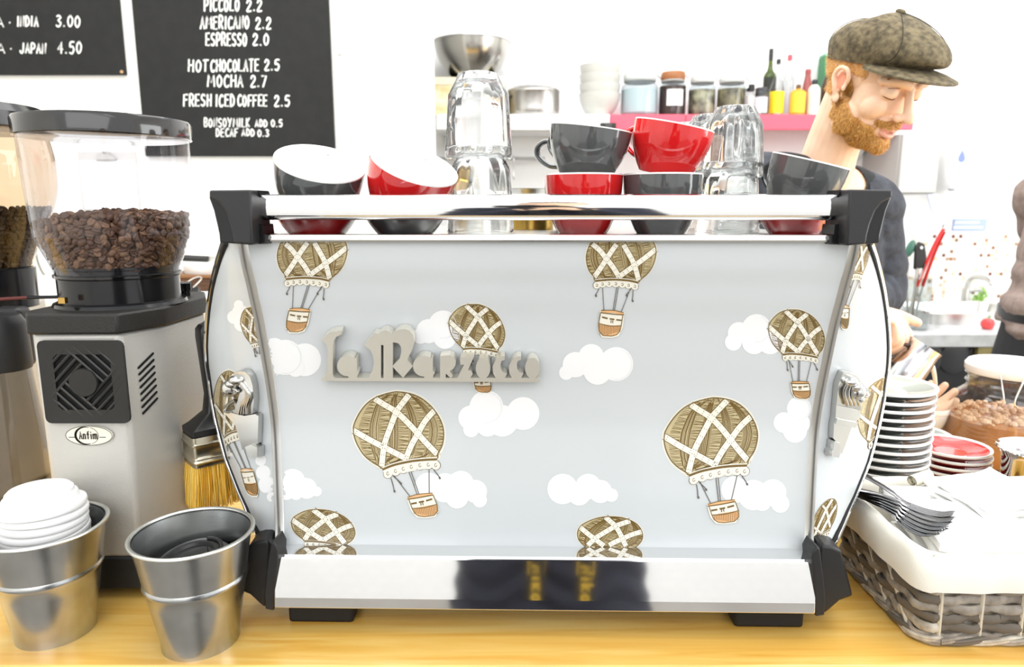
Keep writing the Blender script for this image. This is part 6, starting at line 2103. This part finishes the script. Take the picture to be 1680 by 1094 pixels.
# --- hair: beard, moustache, sideburns, short hair under the cap
from mathutils.kdtree import KDTree
def strands(name, test, n, ln, w=.00045, seed=1, dirf=None, shell=.0012, mats=hairm):
    rnd = random.Random(seed)
    faces = []
    for f in HF:
        c = sum((HV[i] for i in f), Vector()) / len(f)
        if test(c): faces.append(f)
    mb = MB()
    mp = {}
    nrmv = {}
    for f in faces:
        a, b, c = HV[f[0]], HV[f[1]], HV[f[2]]
        nn = (b - a).cross(c - a)
        for i in f: nrmv[i] = nrmv.get(i, Vector()) + nn
    k = 0
    V, FF = [], []
    for f in faces:
        q = []
        for i in f:
            if i not in mp:
                mp[i] = len(V)
                nn = nrmv[i].normalized()
                V.append(BL(hw2(*(HV[i] + nn * shell))))
            q.append(mp[i])
        FF.append(q)
    mb.add(V, FF, 3)
    for _ in range(n):
        f = rnd.choice(faces)
        u = [rnd.random() for _ in f]
        t = sum(u)
        p = sum((HV[i] * (x / t) for i, x in zip(f, u)), Vector())
        nn = sum((nrmv[i].normalized() for i in f), Vector()).normalized()
        d = (nn * .55 + (dirf(p) if dirf else Vector((.1, 0, -1))) + Vector((rnd.uniform(-.4, .4), rnd.uniform(-.4, .4), rnd.uniform(-.3, .3)))).normalized()
        L = ln * rnd.uniform(.6, 1.25)
        s = d.cross(nn)
        s = (s.normalized() if s.length > 1e-4 else Vector((0, 1, 0))) * w
        q = p + nn * .0004
        m = q + d * L * .55 + nn * .0008
        e = q + d * L - nn * L * .12
        mb.add([BL(hw2(*x)) for x in (q + s, q - s, m - s * .8, m + s * .8, e)], [(0, 1, 2, 3), (3, 2, 4)], rnd.choice((0, 1, 1, 2)))
    return mb.build(name, list(mats) + [beardm], barista, fix=False)
def cheek(c):
    # upper edge of the beard: from the sideburn down to the corner of the mouth
    ax_ = c.x
    return interp([(-.01, .010), (.006, .026), (.018, .016), (.026, -.022), (.05, -.040), (.068, -.0465), (.078, -.0475), (.090, -.050)], ax_)
def beard_t(c):
    if c.x > .066 and ((c.z + .0535) / .0135) ** 2 + (c.y / .0275) ** 2 < 1: return False
    if c.x > .078 and abs(c.y) < .020 and c.z > -.0535: return False
    if c.x < -.004 + max(0, -.02 - c.z) * .0: return False
    if c.z < -.106: return False
    if c.z < -.088 and c.x < .028: return False
    if c.x < .016 and c.z < -.062: return False
    if abs(c.y) > .0755 and c.z > -.03 and c.x < .018: return False
    return c.z < cheek(c)
def mous_t(c):
    return c.x > .076 and abs(c.y) < .031 and -.0445 < c.z < -.0315 + .15 * (.012 - abs(c.y)) and c.x < .107
o = strands('beard', beard_t, 9000, .0085, seed=3)
o['label'] = 'short ginger beard'
strands('moustache', mous_t, 900, .0065, seed=5, dirf=lambda p: Vector((.1, .9 if p.y > 0 else -.9, -.7)), shell=.0008)
def hair_t(c):
    if abs(c.y) > .076 and c.x > -.02: return False
    return (.010 < c.z < .085 and c.x < .040 and (c.x < -.020 or c.z > .030) and c.z > .028 - .9 * (c.x + .02) * (1 if c.x < -.02 else 0)) or (c.x < -.03 and c.z > -.030)
strands('short_hair', hair_t, 2600, .010, seed=7, dirf=lambda p: Vector((-.5, 0, -.7)))
eb = MB()
rnd = random.Random(12)
for s in (-1, 1):
    for k in range(150):
        t = rnd.random()
        x, y, z = spline([(.0965, s * .014, .0405), (.0965, s * .030, .0480), (.0800, s * .050, .0425)], 12)[int(t * 23.99)]
        p = Vector((x, y, z + rnd.uniform(-.0024, .0024)))
        d = Vector((-.25, s * .9, rnd.uniform(-.1, .35))).normalized() * rnd.uniform(.005, .009)
        sd = Vector((.2, 0, 1)) * .0005
        eb.add([BL(hw2(*q)) for q in (p + sd, p - sd, p + d - sd * .4, p + d + sd * .4)], [(0, 1, 2, 3)])
eb.build('eyebrows', mat('brown_eyebrow', C(150, 104, 62), 0.7), barista, fix=False)
el = MB()
for s in (-1, 1):
    P = []
    for i in range(13):
        a = -1 + i / 6
        y = s * (.031 + .0150 * a)
        z = .0115 - .0026 * (1 - a * a)
        x = .0775 + .0155 * sqrt(max(0, 1 - ((abs(y) - .031) / .017) ** 2 - ((z - .019) / .0145) ** 2)) + .0006
        P.append(BL(hw2(x, y, z)))
    el.tube(P, [.0004] + [.0011] * 11 + [.0004], 6)
    P = []
    for i in range(11):
        a = -.9 + i * .18
        y = s * (.031 + .0165 * a)
        z = .0300 - .0030 * a * a
        x = .0775 + .0155 * sqrt(max(0.02, 1 - ((abs(y) - .031) / .0185) ** 2 - ((z - .019) / .0165) ** 2)) + .0002
        P.append(BL(hw2(x, y, z)))
    el.tube(P, .0005, 6)
el.build('eyelashes', mat('lash_brown', C(116, 78, 56), 0.7), barista)

# --- flat cap
def cap_mat():
    m = mat('olive_tweed', C(118, 106, 80), 0.9, var=C(70, 62, 46), vscale=90, bump=0.5, bscale=420, detail=8)
    return m
tweed = cap_mat()
cp = MB()
NPH = 72
lev = [(1.00, 0.0, 0), (1.012, .006, .002), (1.045, .014, .008), (1.075, .026, .017), (1.078, .039, .022), (1.04, .054, .022), (.93, .069, .016), (.74, .082, .008), (.49, .090, .003), (.22, .0940, 0), (.02, .0950, 0)]
def cap_pt(ph, k):
    sc, dz, pull = lev[k]
    cf = max(0.0, cos(ph))
    ax2 = .101 if cos(ph) > 0 else .098
    x = -.006 + ax2 * sc * cos(ph) + (pull * 1.35) * cf ** 1.2 - (.012 if cos(ph) < 0 else 0) * (sc - 1) * 3 * cos(ph) ** 2
    y = .0815 * sc * sin(ph)
    z = .045 + .021 * cos(ph) + dz - (.022 * cf * min(1, dz / .05)) - (.004 * max(0, -cos(ph))) * (1 if dz > .03 else 0)
    z += .0016 * sin(5 * ph + k) * (1 if 2 < k < 9 else 0)
    seam = 0.0
    return Vector((x, y, z))
rows = [[BL(hw2(*cap_pt(2 * pi * i / NPH, k))) for i in range(NPH)] for k in range(len(lev))]
cp.grid(rows, closed=True)
inner = [[BL(hw2(*(Vector((-.006, 0, .043)) + (cap_pt(2 * pi * i / NPH, 0) - Vector((-.006, 0, .043))) * .965))) for i in range(NPH)], rows[0]]
cp.grid(inner, closed=True)
cpo = cp.build('flat_cap', tweed, barista, angle=70, sub=1)
cpo['label'] = 'olive grey tweed flat cap'
vz = MB()
top, bot = [], []
NV = 33
vr = [[], [], [], []]
for i in range(NV):
    a = radians(-68 + 136 * i / (NV - 1))
    e = max(0.0, 1 - (a / radians(68)) ** 2)
    p0 = cap_pt(a, 0) + Vector((.0, 0, -.001))
    dirv = Vector((cos(a * .75), sin(a * .75), 0))
    p1 = p0 + dirv * (.036 * e ** .7) + Vector((0, 0, -.001 * e - .006 * (1 - cos(a))))
    p2 = p0 + dirv * (.062 * e ** .7) + Vector((0, 0, -.005 * e - .010 * (1 - cos(a))))
    vr[0].append(p0 - dirv * .012)
    vr[1].append(p1)
    vr[2].append(p2)
up_ = Vector((0, 0, .0045))
A = [[BL(hw2(*p)) for p in r] for r in vr[:3]]
Bq = [[BL(hw2(*(p + up_))) for p in r] for r in vr[:3]]
vz.grid(A[::-1]).grid(Bq).grid([A[2], [(a + b) / 2 + (HR @ Vector((.002, 0, 0))) for a, b in zip(A[2], Bq[2])], Bq[2]])
vz.build('cap_visor', tweed, cpo, angle=60)
sm_ = MB()
for ph0 in (radians(-52), radians(52), radians(-150), radians(150)):
    pts = [hw2(*(cap_pt(ph0 * (1 - .12 * k / 10), k) + Vector((0, 0, .0008)))) for k in range(1, 11)]
    sm_.tube([BL(p) for p in spline(pts, 3)], .0007, 6)
sm_.build('cap_seams', mat('dark_tweed_seam', C(48, 44, 32), 0.9), cpo)
MB().lathe([(.0003, -.002), (.008, -.001), (.009, .002), (.006, .005), (.0003, .006)], 20, c=BL(hw2(-.006, 0, .139)), M=HR).build('cap_button', tweed, cpo)

# --- clothes
cl = MB()
limb(cl, torso_pts[:5], [(r[0] + .014, r[1] + .014) for r in tr_[:5]], 36, up=tuple(fwd))
for S, E_, Wr in ((LS, LE, LW), (RS, REl, RW)):
    limb(cl, [NB.lerp(S, .30) + Vector((0, 0, -.010)), NB.lerp(S, .7) + Vector((0, 0, -.002)), S], [.046, .054, .057], 20)
    pts, rad = [S], [.057]
    for i in range(1, 15):
        t = i / 14
        pts.append(S.lerp(E_, t) + Vector((.004 * sin(t * 21), 0, 0)))
        rad.append(.057 - .008 * t + .0035 * sin(t * 30))
    for i in range(1, 7):
        t = i / 6 * .42
        pts.append(E_.lerp(Wr, t))
        rad.append(.050 - .010 * t / .42 + .0035 * sin(i * 2.6))
    limb(cl, pts, rad, 22, k=2)
CV, CF = fuse(cl, 0.0045, 3, .5)
neckc = NB + fwd * .060 + Vector((0, 0, -.035))
keep = []
for f in CF:
    c = sum((CV[i] for i in f), Vector()) / len(f)
    q = c - neckc
    a, b = q.dot(lat), q.z
    if q.dot(fwd) > -.10 and (a / .078) ** 2 + (b / .085) ** 2 < 1: continue
    if (c - NB).length < .068: continue
    keep.append(f)
cb = MB()
cb.add([BL(p) for p in CV], keep)
co = cb.build('cardigan', mat('dark_slate_knit', C(66, 70, 78), 0.85, var=C(48, 51, 58), vscale=40, bump=0.4, bscale=300), barista, fix=False, angle=180)
so = co.modifiers.new('thick', 'SOLIDIFY')
so.thickness = .004
so.offset = 1
# collar edge of the black t-shirt
ts_ = MB()
ring_ = []
for i in range(41):
    a = 2 * pi * i / 40
    ring_.append(neckc + lat * (.080 * cos(a)) + Vector((0, 0, .087 * sin(a))) - fwd * .0)
tp_ = MB()
limb(tp_, [NB.lerp(PEL, .5), CH, NB.lerp(PEL, .12), NB + Vector((0, 0, -.012))], [(.153, .108), (.1645, .116), (.135, .083), (.066, .056)], 32, up=tuple(fwd))
limb(tp_, [NB + Vector((0, 0, -.02)), NB.lerp(LS, .55) + Vector((0, 0, .004)), LS], [.049, .0515, .053], 20)
limb(tp_, [NB + Vector((0, 0, -.02)), NB.lerp(RS, .55) + Vector((0, 0, .004)), RS], [.049, .0515, .053], 20)
UV, UF = fuse(tp_, 0.005, 3, .5)
kp = []
n2 = NB + fwd * .058 + Vector((0, 0, -.020))
for f in UF:
    c = sum((UV[i] for i in f), Vector()) / len(f)
    q = c - n2
    if q.dot(fwd) > -.10 and (q.dot(lat) / .070) ** 2 + (q.z / .085) ** 2 < 1: continue
    if (c - NB).length < .064: continue
    kp.append(f)
MB().add([BL(p) for p in UV], kp).build('t_shirt', mat('black_jersey', C(30, 31, 34), 0.85), barista, fix=False, angle=180)
tro = MB()
limb(tro, [PEL + Vector((0, 0, -.14)), PEL + Vector((0, 0, -.02))], [(.165, .115), (.155, .110)], 28, up=tuple(fwd))
for s in (-1, 1):
    hp = PEL + lat * (s * .085) + Vector((0, 0, -.10))
    kn = Vector((hp.x + fwd.x * .04, hp.y + fwd.y * .04, FLOOR + .48))
    an = Vector((hp.x, hp.y, FLOOR + .10))
    limb(tro, [hp, kn, kn.lerp(an, .4) - fwd * .02, an], [.098, .072, .068, .060], 20)
XV, XF = fuse(tro, 0.008, 3)
MB().add([BL(p) for p in XV], XF).build('trousers', mat('dark_denim', C(44, 48, 58), 0.8), barista, fix=False, angle=180)
for s in (-1, 1):
    hp = PEL + lat * (s * .085)
    sh = MB()
    limb(sh, [Vector((hp.x, hp.y, FLOOR + .05)) - fwd * .05, Vector((hp.x, hp.y, FLOOR + .048)) + fwd * .05, Vector((hp.x, hp.y, FLOOR + .034)) + fwd * .17], [(.042, .050), (.046, .046), (.036, .030)], 18)
    sh.xf(Matrix.Translation(-Vector((PEL.x, PEL.y, FLOOR)))).build('shoe', mat('black_shoe_leather', C(24, 24, 25), 0.4), barista)

# --- milk jug, stream of milk and cup in the hands
jt = thing('milk_jug', aty(1492, 590, 1.285), 'steel milk jug tilted over the cup in the hand of the person with the cap', 'jug')
JO = Vector(jt.location)
jb, jm = aty(1472, 625, 1.285), aty(1514, 576, 1.275)
jd = (jm - jb).normalized()
JM = jd.to_track_quat('Z', 'Y').to_matrix()
rj = pxlen(29, jb)
Lj = (jm - jb).length + .012
MB().lathe([(.0003, 0), (rj * .95, 0), (rj * 1.02, .004), (rj * 1.03, Lj * .3), (rj * .92, Lj * .7), (rj * .86, Lj * .86), (rj * .90, Lj), (rj * .88, Lj), (rj * .83, Lj * .86), (rj * .9, Lj * .6), (rj * .98, .006), (.0003, .004)], 48, M=JM, c=jb - JO).build('jug_body', mat('satin_steel', C(226, 228, 232), 0.2, 1.0), jt)
sp = aty(1524, 590, 1.265)
lipd = [jm + jd * .012 + JM @ Vector((rj * .9 * cos(a), rj * .9 * sin(a), 0)) for a in [radians(k * 20) for k in range(19)]]
near = sorted(range(19), key=lambda i: (lipd[i] - sp).length)[:1][0]
l0 = [lipd[(near + d) % 18] for d in (-2, -1, 0, 1, 2)]
MB().grid([[p - JO - jd * .014 for p in l0], [p - JO + (sp - p) * w for p, w in zip(l0, (.15, .55, .95, .55, .15))]]).build('pouring_lip', MATS['satin_steel'], jt)
hv = (LW + hdir * .09) - jb
hv = (hv - jd * hv.dot(jd)).normalized()
hpts = spline([jb + hv * rj + jd * .012, jb + hv * (rj + .028) + jd * .015, jb + hv * (rj + .03) + jd * (Lj * .6), jb + hv * (rj * .9) + jd * (Lj * .8)], 6)
MB().tube([Vector(p) - JO for p in hpts], [(.009, .004)] * len(hpts), 8).build('handle', mat('dark_brown_handle', C(74, 56, 52), 0.5), jt)
ms = thing('milk_stream', aty(1533, 663, 1.36), 'thin white stream of milk falling from the jug into the cup', 'milk')
sp2 = spline([sp, aty(1531, 606, 1.29), aty(1535, 632, 1.33), aty(1536, 668, 1.36)], 6)
MB().tube([Vector(p) - Vector(ms.location) for p in sp2], [.0050 - .0022 * i / len(sp2) for i in range(len(sp2))], 10).build('milk', mat('milk_white', C(252, 250, 244), 0.3), ms)
cq = aty(1523, 664, 1.365)
t = cup(.039, .050, cwhite, 'white cup held under the milk stream by the person with the cap', radians(200), None)
t.location = (cq.x, cq.y, cq.z - .052)
MB().lathe([(.0003, .0), (.0400, .0)], 40, c=(0, 0, .040)).build('coffee', mat('milky_coffee', C(196, 140, 92), 0.3), t)

# ------------------------------------------------------------------ simple standing figure for people mostly outside the frame
def figure(label, base, yaw, skin_m, top_m, low_m, hs=1.75, lean=0.0, arms=None, hair_m=None, sweater_len=0.0, wide=1.0, hem=1.0):
    """standing person at floor point base, facing yaw; returns the thing"""
    t = thing('person', base, label, 'person')
    f = Vector((cos(yaw), sin(yaw), 0))
    l = Vector((-f.y, f.x, 0))
    k = hs / 1.75
    Z = lambda z, fo=0.0, la=0.0: f * (fo * k + lean * max(0, z - .95) * k) + l * (la * k) + Vector((0, 0, z * k))
    b = MB()
    limb(b, [Z(.86), Z(.98), Z(1.12), Z(1.30, .01), Z(1.42), Z(1.47)], [(.16, .11), (.15, .105), (.14, .10), (.165, .115), (.13, .08), (.06, .055)], 30, up=tuple(f))
    limb(b, [Z(1.44), Z(1.50, .008), Z(1.56, .02)], [.056, .052, .052], 20)
    b.ball(Z(1.665, .012), (.080 * k, .080 * k, .105 * k), 28)
    b.ball(Z(1.60, .05), (.055 * k, .055 * k, .060 * k), 20)
    b.ball(Z(1.635, .108), (.014 * k, .014 * k, .018 * k), 14)
    for s in (-1, 1):
        b.ball(Z(1.64, .0, s * .078), (.016 * k, .016 * k, .030 * k), 14)
        b.ball(Z(1.66, .078, s * .032), (.015 * k, .015 * k, .013 * k), 12)
    joints = []
    for s in (-1, 1):
        S = Z(1.41, 0, s * .18)
        E_, W_ = (arms[0 if s < 0 else 1] if arms else (Z(1.13, -.02, s * .23), Z(.90, .08, s * .22)))
        joints.append((S, E_, W_))
        limb(b, [Z(1.42, 0, s * .05), Z(1.43, 0, s * .12), S], [.05, .05, .052], 18)
        limb(b, [S, S.lerp(E_, .5), E_, E_.lerp(W_, .4), W_], [.052, .045, .038, .038, .027], 18)
        hp = Z(.90, 0, s * .085)
        kn = Z(.49, .02, s * .09)
        an = Z(.09, -.01, s * .09)
        limb(b, [hp, kn, kn.lerp(an, .4) - f * .02, an], [.088, .060, .055, .038], 18)
        limb(b, [an + Vector((0, 0, -.045)) - f * .04, an + Vector((0, 0, -.05)) + f * .06, an + Vector((0, 0, -.068)) + f * .15], [.034, .036, .020], 14)
    V1, F1 = fuse(b, .006, 4)
    hb3 = MB()
    for (S, E_, W_), s in zip(joints, (-1, 1)):
        d = (W_ - E_).normalized()
        hand(hb3, W_, d, -l * s if abs(d.z) > .5 else Vector((0, 0, -1)), [(25, 30, 20), (28, 32, 22), (30, 35, 22), (34, 36, 24)], .175 * k, thumb=[(.5, .042, .008), (.9, .05, .02), (1.15, .045, .03)], sgn_=s)
        limb(hb3, [E_.lerp(W_, .7), W_], [.033, .027], 14)
    V2, F2 = fuse(hb3, .003, 2)
    bb = MB()
    bb.add(V1, F1).add(V2, F2)
    bb.build('body', skin_m, t, fix=False, angle=180)
    c = MB()
    z0 = .97 - sweater_len
    P = [Z(z0), Z(z0 + .03), Z(z0 + .07)] + [Z(1.12), Z(1.30, .01), Z(1.42)]
    c_r = [(.172, .128), (.178, .135), (.172, .130), (.160, .120), (.182, .132), (.142, .095)]
    c_r = [(a * wide * (hem if i < 3 else 1.0), b) for i, (a, b) in enumerate(c_r)]
    limb(c, P, c_r, 32, up=tuple(f))
    for (S, E_, W_), s in zip(joints, (-1, 1)):
        limb(c, [Z(1.41, 0, s * .06), Z(1.42, 0, s * .12), S], [.055, .060, .066], 18)
        pts, rad = [S], [.066]
        for i in range(1, 13):
            u = i / 12
            pts.append(S.lerp(E_, u))
            rad.append(.064 - .014 * u + .003 * sin(u * 26))
        for i in range(1, 9):
            u = i / 8 * .94
            pts.append(E_.lerp(W_, u))
            rad.append(.050 - .014 * u + .003 * sin(i * 2.4))
        limb(c, pts, rad, 20, k=2)
    V3, F3 = fuse(c, .006, 3)
    V3 = [v + Vector((v.x, v.y, 0)).normalized() * (.004 * sin(v.z * 95 + 2 * sin(v.x * 30)) * (1 if v.z < 1.25 * k else .5)) for v in V3]
    MB().add(V3, F3).build('sweater', top_m, t, fix=False, angle=180)
    c = MB()
    limb(c, [Z(.84), Z(.93), Z(z0 + .05 if sweater_len < 0 else .99)], [(.170, .122), (.164, .118), (.158, .114)], 28, up=tuple(f))
    for s in (-1, 1):
        limb(c, [Z(.88, 0, s * .085), Z(.49, .02, s * .09), Z(.10, -.01, s * .09)], [.100, .075, .062], 18)
    V4, F4 = fuse(c, .008, 3)
    tr = MB().add(V4, F4).build('trousers', low_m, t, fix=False, angle=180)
    for s in (-1, 1):
        sh = MB()
        limb(sh, [Z(.05, -.05, s * .09), Z(.048, .05, s * .09), Z(.034, .17, s * .09)], [(.042, .050), (.046, .046), (.036, .030)], 18)
        sh.build('shoe', MATS['black_shoe_leather'], t)
    hr = MB()
    hr.ball(Z(1.685, -.004), (.090 * k, .090 * k, .102 * k), 28)
    VV = [v for v in hr.v]
    keepf = []
    for fc in hr.f:
        c_ = sum((VV[i] for i in fc), Vector()) / len(fc)
        q = c_ - Z(1.685, -.004)
        if q.z > .02 * k or (q.dot(f) < .005 and q.z > -.05 * k): keepf.append(fc)
    MB().add(VV, keepf).build('hair', hair_m or mat('dark_brown_hair', C(70, 50, 36), 0.7), t)
    return t, Z
p2x = aty(1641, 470, 1.80).x + .188
t2_, Z2 = figure('person in grey brown sweater and black trousers standing at the right edge', (p2x, 1.84, FLOOR), radians(10), skin,
       mat('taupe_knit', C(150, 134, 126), 0.9, var=C(130, 114, 106), vscale=50, bump=0.3, bscale=260), mat('black_denim', C(28, 28, 30), 0.7), 1.86, lean=.20, sweater_len=-.10, hem=1.0,
       arms=((Vector((.235, -.18, 1.22)), Vector((.46, -.10, 1.14))), (Vector((.17, .26, 1.22)), Vector((.42, .28, 1.14)))))
bt = MB()
zz = 1.115 * 1.86 / 1.75
ph_, Zp = None, None
MB().lathe([(.150, zz - .022), (.1535, zz - .022), (.1535, zz + .014), (.150, zz + .014)], 40, M=Matrix.Rotation(radians(10), 3, 'Z') @ Matrix.Diagonal((.92, 1.20, 1)), c=(.042, .007, 0)).build('belt', mat('black_belt_leather', C(18, 18, 19), 0.35), t2_)

# the photographer, mirrored in the chrome base bar
ph, Zp = figure('person in dark navy coat holding a camera, mirrored in the chrome base bar', (0.06, -0.25, FLOOR), radians(90), skin, mat('navy_coat_wool', C(34, 36, 48), 0.8), mat('navy_trousers', C(36, 38, 46), 0.8), 1.66, lean=0.0, sweater_len=.28, wide=1.45,
        arms=((Vector((.24, .10, 1.12)), Vector((.075, .155, 1.35))), (Vector((-.24, .10, 1.12)), Vector((-.075, .155, 1.35)))))
dc = thing('camera', (0.0, -0.075, H - .045), 'black camera held up by the person in the navy coat', 'camera')
MB().box((-.07, -.035, 0), (.07, .005, .085)).build('camera_body', blackp, dc, bevel=.006, seg=3)
MB().lathe([(.034, 0), (.036, .004), (.036, .030), (.034, .034), (.028, .034), (.027, .028), (.0003, .026)], 40, M=Matrix.Rotation(-pi / 2, 3, 'X'), c=(0, .004, .045)).build('lens_barrel', blackg, dc)
MB().box((-.022, -.030, .085), (.022, .0, .105)).build('viewfinder', blackp, dc, bevel=.005)
# neck strap with yellow maker's lettering hanging in two bands over the coat
yel = mat('yellow_strap_lettering', C(232, 190, 60), 0.6)
for s, x in ((-1, .030), (1, .137)):
    sb = MB()
    pts = spline([(s * .066, -.018, .055), (x * .8 + s * .01, .035, -.05), (x, .044, -.20), (x, .046, -.34), (x - .006, .046, -.46), (x - .014, .044, -.62)], 8)
    sb.tube(pts, [(.0200, .0012)] * len(pts), 8, up=(0, 1, 0))
    for st in text_strokes('Nikon', 0, .080, 0, .024, jit=0):
        # lettering runs down the band, facing away from the wearer
        ribbon(sb, [Vector((x - .004 + (-.010 - b), .0480, -.462 - a * 1.2)) for a, b in st], .0045, (0, 1, 0), 1)
    for e in (-.0175, .0175):
        ribbon(sb, [Vector((x + e, .0482, -.30)), Vector((x + e, .0484, -.40)), Vector((x + e - .005, .0482, -.48))], .0018, (0, 1, 0), 1)
    sb.build('neck_strap', [mat('black_webbing', C(22, 22, 26), 0.7), yel], dc, fix=False)
